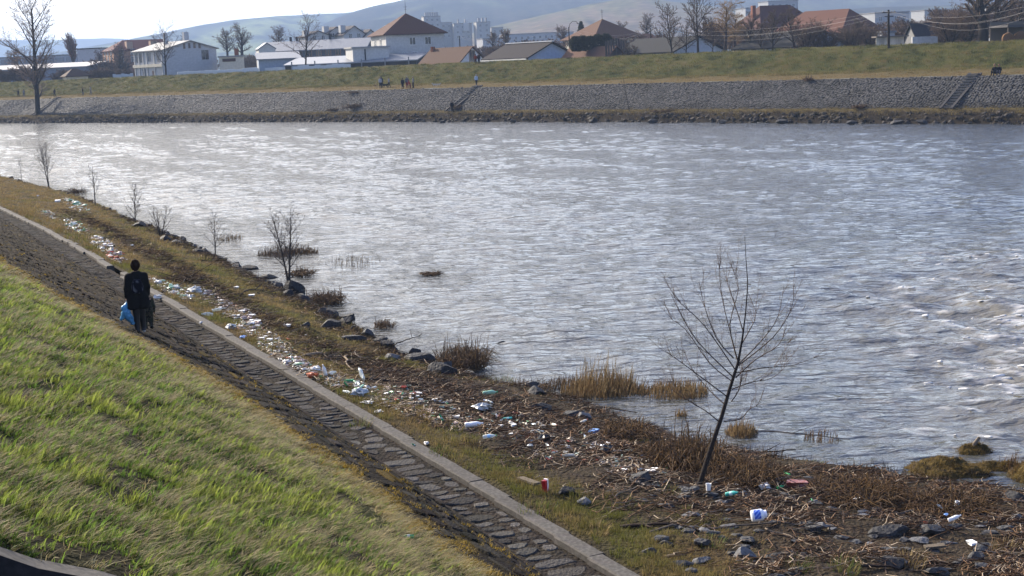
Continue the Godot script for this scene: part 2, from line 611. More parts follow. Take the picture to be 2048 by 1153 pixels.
func build_grass() -> void:
	var up_lean := (R * 0.9 + Vector3(0, 0, 0.1))
	var green := [tuft(11, 0.115, 0.045, up_lean * 0.30, 0.0042, 0.55), tuft(9, 0.165, 0.04, up_lean * 0.45, 0.0044, 0.5), tuft(13, 0.075, 0.06, up_lean * 0.2, 0.0040, 0.8)]
	var dry := [tuft(11, 0.10, 0.07, up_lean * 0.8, 0.0036, 1.4), tuft(9, 0.13, 0.06, up_lean * 1.1, 0.0034, 1.0)]
	var gx := [[], [], []]
	var gc := [[], [], []]
	var dx := [[], []]
	var dc := [[], []]
	var zones := [[7.0, 14.0, 640.0, 0.95], [14.0, 20.0, 430.0, 1.0], [20.0, 30.0, 250.0, 1.15], [30.0, 60.0, 100.0, 1.5]]
	for z in zones:
		var n := int((z[1] - z[0]) * 6.3 * z[2])
		for k in n:
			var s := rnd(z[0], z[1])
			var t := rnd(0.0, 6.5)
			if t > grass_edge(s) - 0.12 + rnd(-0.15, 0.15): continue
			if s < 9.16: continue
			var patch := noise("gp", 0.55, 3, 21).get_noise_2d(s, t)
			var bare := noise("gb", 0.9, 3, 22).get_noise_2d(s * 0.5, t * 1.3)
			if bare > 0.24 and rng.randf() < 0.85: continue
			var e := grass_edge(s)
			var near_edge := clampf(1.0 - (e - t) / 1.9, 0, 1)
			var tall: float = (0.62 + 0.45 * maxf(0, patch)) * lerpf(1.0, 0.45, near_edge) * sqrt(z[3])
			var bas := Basis(Vector3.UP, rnd(-1.3, 1.3)).scaled(Vector3(z[3], tall, z[3]) * rnd(0.75, 1.25))
			var xf := Transform3D(bas, st(s, t, slope_y(s, t)))
			if rng.randf() < 0.27 + near_edge * 0.42 - patch * 0.35 + 0.25 * noise("gq", 4.0).get_noise_2d(s, t):
				var v := rnd(0.35, 1.3)
				var q := rng.randi() % 2
				dx[q].append(xf)
				dc[q].append(lin(0.38, 0.33, 0.17).lerp(lin(0.28, 0.22, 0.10), rng.randf()) * v if rng.randf() < 0.75 or near_edge < 0.7 else lin(0.30, 0.20, 0.03) * v)
			else:
				var v := rnd(0.35, 1.4)
				var q := rng.randi() % 3
				gx[q].append(xf)
				gc[q].append(lin(0.080, 0.148, 0.022).lerp(lin(0.20, 0.235, 0.046), clampf(0.4 + patch + rnd(-0.5, 0.5) + near_edge * 0.4, 0, 1)) * v)
	for q in 3: scatter("green_grass", green[q], M.grass, gx[q], gc[q], "green grass growing on the near embankment slope")
	for q in 2: scatter("dry_grass", dry[q], M.dry, dx[q], dc[q], "dry straw coloured grass among the green on the near slope")
	# ochre moss along the edge of the stones
	var mo := tuft(16, 0.035, 0.05, Vector3.ZERO, 0.006, 1.6)
	var mx := []
	var mc := []
	for k in 9000:
		var s := 10.0 + pow(rng.randf(), 1.4) * 50.0
		var e := grass_edge(s)
		var t := e + rng.randfn(0.0, 0.14) if rng.randf() < 0.75 else e + rng.randf() * (7.7 - e)
		if t > 7.75 or noise("mo", 1.3, 3, 12).get_noise_2d(s, t) < -0.12 + (t - e) * 0.16: continue
		mx.append(Transform3D(Basis(Vector3.UP, rnd(0, TAU)).scaled(Vector3.ONE * rnd(0.5, 1.3) * (1.0 + s * 0.012)), st(s, t, slope_y(s, t) + 0.012)))
		mc.append(lin(0.36, 0.235, 0.025).lerp(lin(0.16, 0.12, 0.03), rng.randf()) * rnd(0.5, 1.1))
	scatter("moss", mo, M.dry, mx, mc, "ochre moss along the upper edge of the stone pitching")
	# river bank turf
	var low := [tuft(16, 0.06, 0.08, up_lean * 0.3, 0.004, 1.2), tuft(14, 0.13, 0.07, up_lean * 0.3, 0.0035, 0.9)]
	var bx := [[], []]
	var bc := [[], []]
	for z in [[9.0, 20.0, 150.0, 1.0], [20.0, 32.0, 90.0, 1.2], [32.0, 55.0, 45.0, 1.5], [55.0, 130.0, 14.0, 2.3]]:
		for k in int((z[1] - z[0]) * 8.0 * z[2]):
			var s := rnd(z[0], z[1])
			var t := rnd(8.9, 18.5)
			if t > shore_t(s) - 0.1: continue
			var g := grassy(s, t)
			if rng.randf() > g * 0.95: continue
			var edge := clampf(1.3 - absf(t - 9.1) * 1.1, 0, 1)
			var q := 1 if rng.randf() < edge * 0.8 else 0
			var warm := clampf(0.45 + noise("ca", 0.35).get_noise_2d(s, t) * 1.3 + (s - 30) / 120.0 + rnd(-0.35, 0.35), 0, 1)
			bx[q].append(Transform3D(Basis(Vector3.UP, rnd(-1, 1)).scaled(Vector3.ONE * z[3] * rnd(0.7, 1.3)), st(s, t, bank_y(s, t))))
			bc[q].append(lin(0.15, 0.15, 0.035).lerp(lin(0.26, 0.185, 0.08), warm) * rnd(0.6, 1.15))
	for q in 2: scatter("bank_grass", low[q], M.dry, bx[q], bc[q], "short olive and ochre grass on the river bank")

# ---------------------------------------------------------------- river
func rapids(s: float, t: float) -> float:
	return clampf((50.0 - s) / 16.0, 0, 1) * clampf((62.0 - t) / 16.0, 0, 1) * clampf((t - 20.0 - (s - 24.0) * 0.72) / 9.0 + 0.25, 0, 1) * clampf((t - shore_t(s) - 1.5) / 4.0, 0, 1)
func build_river() -> void:
	var ss := spaced(2.0, 345.0, 0.105, 1.0056)
	var tt := spaced(10.5, 155.0, 0.09, 1.006)
	var b := MB.new()
	var n1 := noise("w1", 0.16, 3, 31)
	var n2 := noise("w2", 0.62, 3, 32)
	var n3 := noise("w3", 0.055, 2, 33)
	var n4 := noise("w4", 1.9, 2, 34)
	var fx := []
	var fc := []
	var n5 := noise("w5", 4.2, 2, 35)
	for s in ss:
		for t in tt:
			var r := rapids(s, t)
			var calm: float = clampf((t - shore_t(s) - 0.2) / 5.0, 0.12, 1)
			var q := st(s, t, 0)
			var x: float = q.x * 0.62 + q.z * 0.12
			var z: float = q.z
			var a := n1.get_noise_2d(x * 1.1, z)
			var c := n2.get_noise_2d(x * 0.9, z * 1.05)
			var g := 0.5 + 0.5 * n3.get_noise_2d(x, z)
			var streak := clampf(0.5 + 1.6 * n3.get_noise_2d(s * 0.35, t * 2.6 + 90.0), 0.0, 1.0)
			var h := (0.085 * a + 0.075 * c + 0.022 * n4.get_noise_2d(x, z)) * (0.25 + 0.6 * g + 0.75 * streak)
			var crest := 1.0 - absf(a + 0.25 * c)
			h += r * (0.19 * a + 0.10 * c + 0.05 * pow(clampf(crest, 0, 1), 4.0) + 0.05 * n4.get_noise_2d(x, z) + 0.03 * n5.get_noise_2d(x, z) - 0.06)
			h *= calm
			var col := lin(0.045, 0.050, 0.050).lerp(lin(0.100, 0.092, 0.070), clampf(r * 1.3, 0, 1))
			var f := 0.0
			if r > 0.12: f = clampf((pow(clampf(1.0 - absf(n1.get_noise_2d(x * 2.1 + 40, z * 1.1)), 0, 1), 7.0) * 0.8 + 0.9 * n4.get_noise_2d(x * 1.3, z * 1.3) + 1.3 * n5.get_noise_2d(x, z) + 0.7 * c - 1.25 + 0.42 * r) * 3.4, 0, 1) * clampf(r * 2.0 - 0.2, 0, 1)
			b.add(st(s, t, h), col.lerp(lin(0.62, 0.60, 0.56), f * 0.55))
			if f > 0.2 and rng.randf() < 0.42 * f:
				fx.append(Transform3D(Basis(Vector3.UP, rnd(-0.5, 0.5)).scaled(Vector3(rnd(0.7, 2.2), rnd(0.3, 0.6), rnd(0.5, 1.0)) * rnd(0.04, 0.15)), st(s + rnd(-0.1, 0.1), t + rnd(-0.1, 0.1), h)))
				fc.append(lin(0.72, 0.71, 0.67) * rnd(0.7, 1.1))
	b.grid(ss.size() - 1, tt.size() - 1)
	scatter("whitewater", rock_mesh(55, 4), M.plain, fx, fc, "white foam flecks breaking on the rapids at the right")
	struct("river", b.commit(false), M.water, "broad grey rippled river, breaking into brown rapids on the right")

# ---------------------------------------------------------------- far bank
func build_far_bank() -> void:
	var us := []
	var u := -430.0
	while u < 40.0:
		us.append(u)
		u += 1.1
	var b := MB.new()
	var vs := [-2.0, -0.6, 0.0, 0.4, 0.8, 1.2, 1.6, 2.0, 2.4, 2.8, 3.3, 3.8, 4.2]
	for x in us:
		for v in vs:
			var k := clampf(1.0 - absf(v - 1.2) / 2.2, 0, 1)
			var a := noise("f1", 0.35, 3, 41).get_noise_2d(x, v)
			var c := noise("f2", 1.1, 3, 42).get_noise_2d(x, v * 1.5)
			b.add(far(x, v + 0.8 * a * k, k * (0.6 * c + 0.35 * a)), lin(0.040, 0.033, 0.026).lerp(lin(0.15, 0.115, 0.045), clampf((v - 1.9) * 0.5 + c * 0.9 + a * 0.4, 0, 1)))
	b.grid(us.size() - 1, vs.size() - 1)
	struct("far_riverbank", b.commit(false), M.soil, "rough dark earth edge and dry berm of the far river bank")
	b = MB.new()
	for x in us:
		for v in [4.1, 9.05]:
			b.add(far(x, v), lin(0.04, 0.038, 0.035))
	b.grid(us.size() - 1, 1)
	var rev := struct("stone_revetment", b.commit(false), M.soil, "long grey stone faced slope along the far bank")
	var sx := []
	var sc := []
	var stone := MB.new()
	stone.v.clear()
	var ring := []
	for k in 7:
		var a := TAU * k / 7.0
		ring.append(Vector3(cos(a) * rnd(0.42, 0.55), 0, -sin(a) * rnd(0.42, 0.55)))
	for k in 7:
		var p: Vector3 = ring[k]
		var q: Vector3 = ring[(k + 1) % 7]
		stone.tri(Vector3(0.03, 0.26, 0.02), p * 0.72 + Vector3(0, 0.2, 0), q * 0.72 + Vector3(0, 0.2, 0), Color.WHITE)
		stone.quad(p + Vector3(0, -0.1, 0), q + Vector3(0, -0.1, 0), q * 0.72 + Vector3(0, 0.2, 0), p * 0.72 + Vector3(0, 0.2, 0), Color.WHITE)
	var nrm := (Vector3.UP * 5.0 - FM * 3.15).normalized()
	var upv := nrm.cross(FE).normalized()
	if upv.y < 0: upv = -upv
	var x := -425.0
	while x < 35.0:
		var size := 0.36 if x > -190 else 0.52
		var v := 4.1
		while v < 8.95:
			var w := size * rnd(0.75, 1.35)
			var hgt := size * rnd(0.6, 1.0) * 0.72
			var bas := Basis(FE, nrm, FE.cross(nrm)) * Basis(Vector3.UP, rnd(-0.5, 0.5))
			sx.append(Transform3D(bas.scaled_local(Vector3(w, rnd(0.18, 0.5), hgt * 1.25)), far(x + rnd(-0.1, 0.1), v + rnd(-0.04, 0.04), rnd(-0.03, 0.03))))
			var g := rnd(0.6, 1.2) * (1.0 - 0.35 * clampf(noise("rv", 0.16, 3, 61).get_noise_2d(x, v * 1.5) * 2.5, 0, 1)) * (0.8 if v < 4.9 else 1.0)
			sc.append(lin(0.062, 0.060, 0.058) * g)
			v += hgt * 0.83
		x += size * 0.92
	scatter("facing_stone", stone.commit(), M.plain, sx, sc, "", rev)
	# shelf and levee
	b = MB.new()
	vs = [9.0, 9.6, 11.0, 13.0, 15.0, 17.0, 18.5, 20.0, 21.0, 22.0, 23.0, 24.0, 25.0, 26.0, 27.0, 28.0, 28.8, 32.0, 36.0, 40.0, 60.0]
	for xx in us:
		for v in vs:
			var a := noise("l1", 0.12, 3, 44).get_noise_2d(xx, v)
			var c := noise("l2", 0.5, 3, 45).get_noise_2d(xx, v)
			var green := lin(0.075, 0.085, 0.026).lerp(lin(0.105, 0.10, 0.030), clampf(0.5 + a * 1.6, 0, 1)).lerp(lin(0.12, 0.09, 0.04), clampf(c * 1.3, 0, 0.7)).lerp(lin(0.04, 0.045, 0.018), clampf(-c * 1.0 - 0.1, 0, 0.5))
			var tan_ := lin(0.19, 0.14, 0.062).lerp(lin(0.145, 0.115, 0.05), clampf(0.5 + c, 0, 1))
			b.add(far(xx, v, (0.10 * a if v < 26 else 0.22 * a) + (0.12 * c if v > 10 else 0.0)), tan_.lerp(green, clampf((v - 14.5 - 3.0 * a) / 5.0, 0, 1)))
	b.grid(us.size() - 1, vs.size() - 1)
	struct("far_levee", b.commit(false), M.soil, "grass covered levee with a dry footpath shelf beyond the river")
	# coarse grass on it
	var gt := tuft(18, 0.30, 0.32, R * 0.2, 0.012, 0.9)
	var gx := []
	var gc := []
	for k in 34000:
		var xx := rnd(-330, 20)
		var v := rnd(15.0, 28.6) if rng.randf() < 0.8 else rnd(9.4, 15.0)
		var a := noise("l1", 0.12).get_noise_2d(xx, v)
		var c := noise("l2", 0.5).get_noise_2d(xx, v)
		var f := clampf((v - 14.5 - 3.0 * a) / 5.0, 0, 1)
		gx.append(Transform3D(Basis(Vector3.UP, rnd(0, 6.0)).scaled(Vector3.ONE * rnd(0.5, 1.3) * (1.0 if f > 0.4 else 0.5)), far(xx, v)))
		gc.append(lin(0.23, 0.165, 0.07).lerp(lin(0.145, 0.145, 0.038).lerp(lin(0.045, 0.055, 0.02), clampf(-c * 1.2 - a + rnd(-0.4, 0.4), 0, 1)).lerp(lin(0.21, 0.155, 0.06), clampf(c * 1.2 + rnd(-0.4, 0.5), 0, 1)), f) * rnd(0.65, 1.15))
	scatter("levee_grass", gt, M.dry, gx, gc, "green and ochre grass on the far levee")
	gx = []
	gc = []
	for k in 9000:
		var xx := rnd(-330, 20)
		var v := rnd(0.5, 4.2)
		gx.append(Transform3D(Basis(Vector3.UP, rnd(0, 6.0)).scaled(Vector3.ONE * rnd(0.5, 1.3) * (0.6 if v > 2.6 else 1.0)), far(xx, v, 0.1)))
		gc.append((lin(0.17, 0.13, 0.055) if rng.randf() < 0.5 + 0.2 * (v - 2) else lin(0.055, 0.043, 0.03)) * rnd(0.6, 1.2))
	scatter("berm_grass", gt, M.dry, gx, gc, "dead brown grass along the edge of the far bank")
	var clod := rock_mesh(77, 9)
	gx = []
	gc = []
	for k in 2200:
		var xx := rnd(-330, 20)
		var v := rnd(-0.1, 1.9)
		gx.append(Transform3D(Basis(Vector3.UP, rnd(0, 6.0)).scaled(Vector3(1, rnd(0.5, 0.9), 1) * rnd(0.15, 0.6)), far(xx, v, 0.08)))
		gc.append(lin(0.030, 0.026, 0.022).lerp(lin(0.07, 0.055, 0.04), pow(rng.randf(), 2.0)) * rnd(0.5, 1.3))
	scatter("bank_clods", clod, M.plain, gx, gc, "dark stones and earth clods along the far waterline")
	# land behind the levee
	b = MB.new()
	for a in 41:
		for c in 41:
			var uu := lerpf(-3600, 3000, a / 40.0)
			var vv := 38.0 + pow(c / 40.0, 2.0) * 5200.0
			b.add(FE * uu + FM * (far_w(uu) + vv) + Vector3(0, 5.2, 0), lin(0.075, 0.07, 0.04))
	b.grid(40, 40)
	struct("plain", b.commit(false), M.hill, "flat ground of the town behind the levee")

func stairs(x0: float, y0: float, v0: float, v1: float, wide: float, label: String) -> void:
	var q := far_uv(on_far(x0, y0))
	var t := thing("stairs", label, "stairs", far(q.x, v0), 0.0, "")
	var n := 14
	var sm := MB.new()
	sm.box(Vector3.ZERO, Vector3(wide, 0.14, 0.36), lin(0.16, 0.155, 0.15))
	var step := sm.commit()
	var bas := Basis(FE, Vector3.UP, FE.cross(Vector3.UP))
	for k in n:
		var v := lerpf(v0, v1, (k + 0.5) / n)
		part(t, "step", step, M.concrete, Transform3D(bas, far(q.x, v, 0.16) - t.position))
	var cm := MB.new()
	for side in [-1, 1]:
		var m := MB.new()
		var a := far(q.x + side * wide * 0.56, v0 - 0.3, 0.1) - t.position
		var e := far(q.x + side * wide * 0.56, v1 + 0.2, 0.1) - t.position
		var w := FE * 0.14
		var up := Vector3(0, 0.17, 0)
		m.quad(a - w + up, a + w + up, e + w + up, e - w + up, lin(0.06, 0.058, 0.055))
		m.quad(a - w, a - w + up, e - w + up, e - w, lin(0.06, 0.058, 0.055))
		m.quad(a + w + up, a + w, e + w, e + w + up, lin(0.06, 0.058, 0.055))
		m.quad(a - w, a + w, a + w + up, a - w + up, lin(0.06, 0.058, 0.055))
		part(t, "stair_cheek", m.commit(), M.concrete)

# ---------------------------------------------------------------- hills
func hill(called: String, ridge: Array, depth: float, front: float, base: float, colour: Callable, label: String) -> void:
	var b := MB.new()
	var n := 90
	var rows := 22
	var x0: float = ridge[0].x
	var x1: float = ridge[ridge.size() - 1].x
	var xs := ridge.map(func(p): return p.x)
	var ys := ridge.map(func(p): return p.y)
	var nn := noise("h1", 0.004, 4, 51)
	for a in n + 1:
		var x := lerpf(x0, x1, a / float(n))
		var y := lut(x, xs, ys)
		var top := at(x, y, depth)
		for r in rows + 1:
			var f := r / float(rows)
			var d: float
			var h: float
			if f < 0.8:
				f = f / 0.8
				d = lerpf(front, depth, f)
				h = lerpf(base, top.y, smoothstep(0.0, 1.0, f) * 0.55 + f * 0.45)
			else:
				f = (f - 0.8) / 0.2
				d = lerpf(depth, depth * 1.35, f)
				h = lerpf(top.y, base, f * f)
			var q := Vector3(top.x * d / depth, h, top.z * d / depth)
			if r > 0: q.y += nn.get_noise_2d(q.x, q.z) * (top.y - base) * 0.10 * sin(PI * minf(1.0, r / (rows * 0.8)))
			b.add(q, colour.call(q, r / float(rows)))
	b.grid(n, rows)
	struct(called, b.commit(false), M.hill, label)

func build_hills() -> void:
	var n := noise("hc", 0.0035, 4, 52)
	var n2 := noise("hd", 0.012, 4, 53)
	var field := func(q: Vector3, _f): 
		var a := n.get_noise_2d(q.x * 0.7, q.z * 0.25)
		return lin(0.075, 0.08, 0.045).lerp(lin(0.22, 0.25, 0.09), clampf(a * 6.0 - 0.3, 0, 1)).lerp(lin(0.02, 0.022, 0.02), clampf(n2.get_noise_2d(q.x, q.z * 0.5) * 5.0 - 0.5, 0, 1))
	var wood := func(q: Vector3, f: float):
		var a := n2.get_noise_2d(q.x * 1.5, q.z * 0.8)
		return lin(0.032, 0.032, 0.03).lerp(lin(0.06, 0.055, 0.045), clampf(0.5 + a * 2.0, 0, 1)).lerp(lin(0.10, 0.11, 0.06), clampf(n.get_noise_2d(q.x, q.z) * 5.0 - 1.0, 0, 0.8))
	var brown := func(q: Vector3, f: float):
		var a := n2.get_noise_2d(q.x * 1.4, q.z * 0.6)
		return lin(0.19, 0.145, 0.095).lerp(lin(0.13, 0.13, 0.06), clampf((f - 0.4) * 2.0 + a, 0, 1)).lerp(lin(0.045, 0.042, 0.035), clampf(a * 6.0 - 1.6 + (0.35 - f) * 2.0, 0, 1))
	hill("far_ridge", [Vector2(-400, 80), Vector2(-100, 80), Vector2(0, 80), Vector2(60, 79.5), Vector2(128, 79), Vector2(140, 77), Vector2(195, 77), Vector2(203, 75.5), Vector2(240, 77), Vector2(320, 84), Vector2(420, 110), Vector2(560, 140)], 6200, 4800, 5, field, "pale flat topped ridge on the left horizon")
	hill("left_hill", [Vector2(-200, 172), Vector2(20, 122), Vector2(150, 98), Vector2(230, 84), Vector2(270, 76), Vector2(330, 65), Vector2(400, 50), Vector2(470, 39), Vector2(560, 31), Vector2(690, 25.5), Vector2(800, 14), Vector2(1000, 0), Vector2(1200, 0)], 3900, 2300, 5, field, "long smooth grassy hill with pale green fields rising to the right")
	hill("wooded_hill", [Vector2(430, 146), Vector2(560, 88), Vector2(640, 52), Vector2(686, 30), Vector2(740, 14), Vector2(790, 3), Vector2(860, -14), Vector2(960, -32), Vector2(1100, -40), Vector2(1300, -30), Vector2(1500, -25), Vector2(1700, -30), Vector2(2100, -38), Vector2(2400, -40)], 3100, 1500, 5, wood, "blue wooded hill rising behind the roofs")
	hill("bare_hill", [Vector2(760, 131), Vector2(900, 82), Vector2(980, 54), Vector2(1050, 38), Vector2(1120, 22), Vector2(1180, 8), Vector2(1240, -2), Vector2(1290, -5), Vector2(1350, 4), Vector2(1440, 14), Vector2(1560, 34), Vector2(1700, 60), Vector2(1800, 88)], 2000, 1150, 5, brown, "bare brown hillside with dark bushes on the right")
	hill("right_hill", [Vector2(1150, 114), Vector2(1300, 66), Vector2(1500, 34), Vector2(1640, 22), Vector2(1760, 14), Vector2(1900, 10), Vector2(2060, 2), Vector2(2300, 0)], 1900, 1100, 5, wood, "low grey brown hill behind the apartment blocks on the right")

# ---------------------------------------------------------------- bare trees
func limb(trunk: MB, crown: MB, p: Vector3, dir: Vector3, length: float, r: float, level: int, o: Dictionary) -> void:
	var n := 6 if level == 0 else (5 if level == 1 else 3)
	var pts := [p]
	var rad := [r]
	var q := p
	var d := dir
	var wander: float = o.get("wander", 0.12) * (0.5 if level == 0 else 1.2)
	for k in n:
		d = (d + Vector3(rnd(-1, 1), rnd(-0.6, 0.6), rnd(-1, 1)) * wander + Vector3.UP * float(o.get("up", 0.12)) * (0.3 if level == 0 else 1.0)).normalized()
		if level > 0: d = (d + Vector3.DOWN * float(o.get("droop", 0.0)) * float(k)).normalized()
		q += d * length / n
		pts.append(q)
		rad.append(maxf(float(o.get("fine", 0.004)), r * lerpf(1.0, 0.32 if level > 0 else 0.25, (k + 1.0) / n)))
	var sides := 8 if level == 0 else (5 if level == 1 else 3)
	var col: Color = o.get("bark", lin(0.05, 0.042, 0.036))
	var tip: Color = o.get("tip", col)
	if level == 0: trunk.tube(pts, rad, sides, col)
	else: crown.tube(pts, rad, sides, col.lerp(tip, clampf((level - 1) / 2.0, 0, 1)), col.lerp(tip, clampf(level / 2.0, 0, 1)))
	var kids: Array = o.kids
	if level >= kids.size(): return
	var bare: float = o.get("bare", 0.3) if level == 0 else 0.15
	var az := rnd(0, TAU)
	for k in kids[level]:
		var f := lerpf(bare, 0.98, (k + rnd(0.1, 0.9)) / kids[level])
		var x := f * n
		var a: int = mini(int(x), n - 1)
		var from: Vector3 = (pts[a] as Vector3).lerp(pts[a + 1], x - a)
		var pd: Vector3 = (pts[a + 1] - pts[a]).normalized()
		az += 2.4 + rnd(-0.5, 0.5)
		var side := pd.cross(Vector3(cos(az), 0.15, sin(az))).normalized()
		var ang: float = deg_to_rad(float(o.get("angle", 45.0)) * rnd(0.7, 1.25)) * (1.0 if level > 0 else lerpf(1.15, 0.65, f))
		var cd := pd.rotated(side, ang)
		var cl: float = length * float(o.ratio[level]) * rnd(0.65, 1.15) * (float(o.get("low", 1.0)) if level == 0 and f < 0.5 else 1.0) * lerpf(1.0, float(o.get("taper", 0.55)), f)
		limb(trunk, crown, from, cd, cl, maxf(float(o.get("fine", 0.004)), float(lerpf(rad[a], rad[a + 1], x - a)) * float(o.get("thin", 0.55))), level + 1, o)

func tree(called: String, label: String, where: Vector3, height: float, r: float, o: Dictionary, group := "", category := "tree") -> Node3D:
	var trunk := MB.new()
	var crown := MB.new()
	var stems: int = o.get("stems", 1)
	for k in stems:
		var lean: Vector3 = o.get("lean", Vector3.ZERO)
		if stems > 1:
			var a := TAU * k / stems + rnd(-0.4, 0.4)
			lean += Vector3(cos(a), 0, sin(a)) * float(o.get("splay", 0.25))
		limb(trunk, crown, Vector3(rnd(-0.5, 0.5) * r, -0.15, rnd(-0.5, 0.5) * r) if stems > 1 else Vector3(0, -0.15, 0), (Vector3.UP + lean).normalized(), height * rnd(0.9, 1.0) if stems > 1 else height, r, 0, o)
	var t := thing(called, label, category, where, 0.0, group)
	part(t, "trunk", trunk.commit(false), M.bark)
	part(t, "crown", crown.commit(false), M.twig)
	return t

func near_tree() -> void:
	var base := on_bank(1399, 972)
	var depth := (base - C).dot(F)
	var zx := func(x: float, y: float, dz := 0.0) -> Vector3: return at(1300.0 + x / 2.0975, 450.0 + y / 2.0975, depth + dz) - base
	var trunk := MB.new()
	var crown := MB.new()
	var bark := lin(0.062, 0.05, 0.042)
	var tip := lin(0.085, 0.055, 0.042)
	var tp := [zx.call(196, 1125), zx.call(215, 1070), zx.call(262, 920), zx.call(300, 810), zx.call(335, 690), zx.call(370, 580), zx.call(388, 480), zx.call(402, 370), zx.call(411, 250), zx.call(404, 150), zx.call(398, 45)]
	trunk.tube(tp, [0.056, 0.046, 0.039, 0.033, 0.028, 0.023, 0.015, 0.011, 0.008, 0.006, 0.0035], 8, bark)
	var arms := [
		[370, 575, 345, 480, 302, 300, 290, 150, -0.3], [366, 565, 336, 420, 372, 270, 350, 190, 0.4], [358, 608, 230, 425, 130, 330, 80, 282, 0.5], [350, 640, 200, 490, 128, 370, 88, 290, -0.4],
		[342, 655, 250, 580, 150, 440, 78, 390, 0.8], [325, 722, 205, 632, 110, 562, 58, 528, -0.6], [312, 752, 245, 690, 175, 600, 140, 520, 0.9], [288, 825, 232, 780, 130, 720, 88, 688, 0.3],
		[374, 582, 470, 485, 538, 385, 562, 255, 0.4], [370, 592, 515, 475, 588, 365, 606, 285, -0.5], [365, 622, 480, 600, 600, 590, 712, 548, 0.7], [360, 642, 445, 565, 540, 505, 575, 420, -0.8],
		[342, 742, 370, 700, 386, 640, 390, 600, -0.3], [310, 825, 378, 816, 420, 772, 455, 760, -0.5], [386, 500, 425, 430, 443, 390, 446, 320, 0.5], [352, 560, 282, 480, 232, 350, 206, 238, -0.7],
		[392, 450, 365, 360, 330, 260, 318, 215, 0.6], [345, 690, 430, 660, 520, 640, 600, 560, 0.9]]
	for a in arms:
		var pts := []
		for k in 4: pts.append(zx.call(a[k * 2], a[k * 2 + 1], a[8] * k / 3.0))
		var fine := []
		var rad := []
		for k in 10:
			var f := k / 9.0 * 3.0
			var i := mini(int(f), 2)
			var q: Vector3 = (pts[i] as Vector3).cubic_interpolate(pts[i + 1], pts[maxi(i - 1, 0)], pts[mini(i + 2, 3)], f - i)
			fine.append(q)
			rad.append(lerpf(0.0105, 0.003, k / 9.0))
		crown.tube(fine, rad, 5, bark, tip)
		for k in 8:
			var i := 2 + rng.randi() % 7
			var d: Vector3 = (fine[mini(i + 1, 9)] - fine[i - 1]).normalized()
			limb(trunk, crown, fine[i], (d + Vector3(rnd(-1, 1), rnd(-0.1, 0.9), rnd(-1, 1)) * 0.75).normalized(), rnd(0.18, 0.6), 0.0042, 2, {"kids": [0, 0, 2], "ratio": [0.5, 0.5, 0.5], "fine": 0.0024, "bark": bark, "tip": tip, "up": 0.15})
	var t := thing("young_tree", "bare young tree leaning right over the water from the debris covered bank", "tree", base)
	part(t, "trunk", trunk.commit(false), M.bark)
	part(t, "crown", crown.commit(false), M.twig)

func clump(n: int, rx: float, rz: float, h: float, w: float, lean: float, c0: Color, c1: Color, bent := 0.3) -> ArrayMesh:    # reeds and dry stalks
	var m := MB.new()
	for k in n:
		var a := rnd(0, TAU)
		var r := sqrt(rng.randf())
		var p := Vector3(cos(a) * r * rx, -0.12, sin(a) * r * rz)
		var hh := h * (0.35 + 0.65 * pow(rng.randf(), 1.6)) * lerpf(1.0, 0.6, r)
		var d := Vector3(rnd(-1, 1), 0, rnd(-1, 1)) * lean * hh + R * 0.12 * hh
		var q := p + Vector3(0, hh * 0.6, 0) + d * 0.45
		var e := p + Vector3(0, hh, 0) + d
		if rng.randf() < bent: e = q + Vector3(rnd(-0.5, 0.5), rnd(-0.5, 0.2), rnd(-0.5, 0.5)) * hh * 0.6
		var col := c0.lerp(c1, rng.randf()) * rnd(0.6, 1.15)
		m.tube([p, q, e], [w, w * 0.8, w * 0.3], 3, col)
	return m.commit(false)

func brush(n: int, rx: float, rz: float, h: float, w: float, c0: Color, c1: Color) -> ArrayMesh:      # a tangle of thin twigs
	var m := MB.new()
	for k in n:
		var a := rnd(0, TAU)
		var r := sqrt(rng.randf())
		var p := Vector3(cos(a) * r * rx, rnd(-0.05, 0.25) * h, sin(a) * r * rz)
		var d := Vector3(rnd(-1, 1) * rx * 0.8, rnd(-0.05, 0.8) * h * lerpf(1.0, 0.5, r), rnd(-1, 1) * rz * 0.8)
		if rng.randf() < 0.09: d = Vector3(rnd(-0.3, 0.4) * h, h * rnd(0.6, 1.3), rnd(-0.3, 0.3) * h)
		var q := p + d * 0.5 + Vector3(0, rnd(0, 0.5) * h, 0)
		var e := p + d
		e.y = maxf(e.y, 0.0)
		m.tube([p, q, e], [w, w * 0.75, w * 0.3], 3, c0.lerp(c1, rng.randf()) * rnd(0.6, 1.2))
	return m.commit(false)

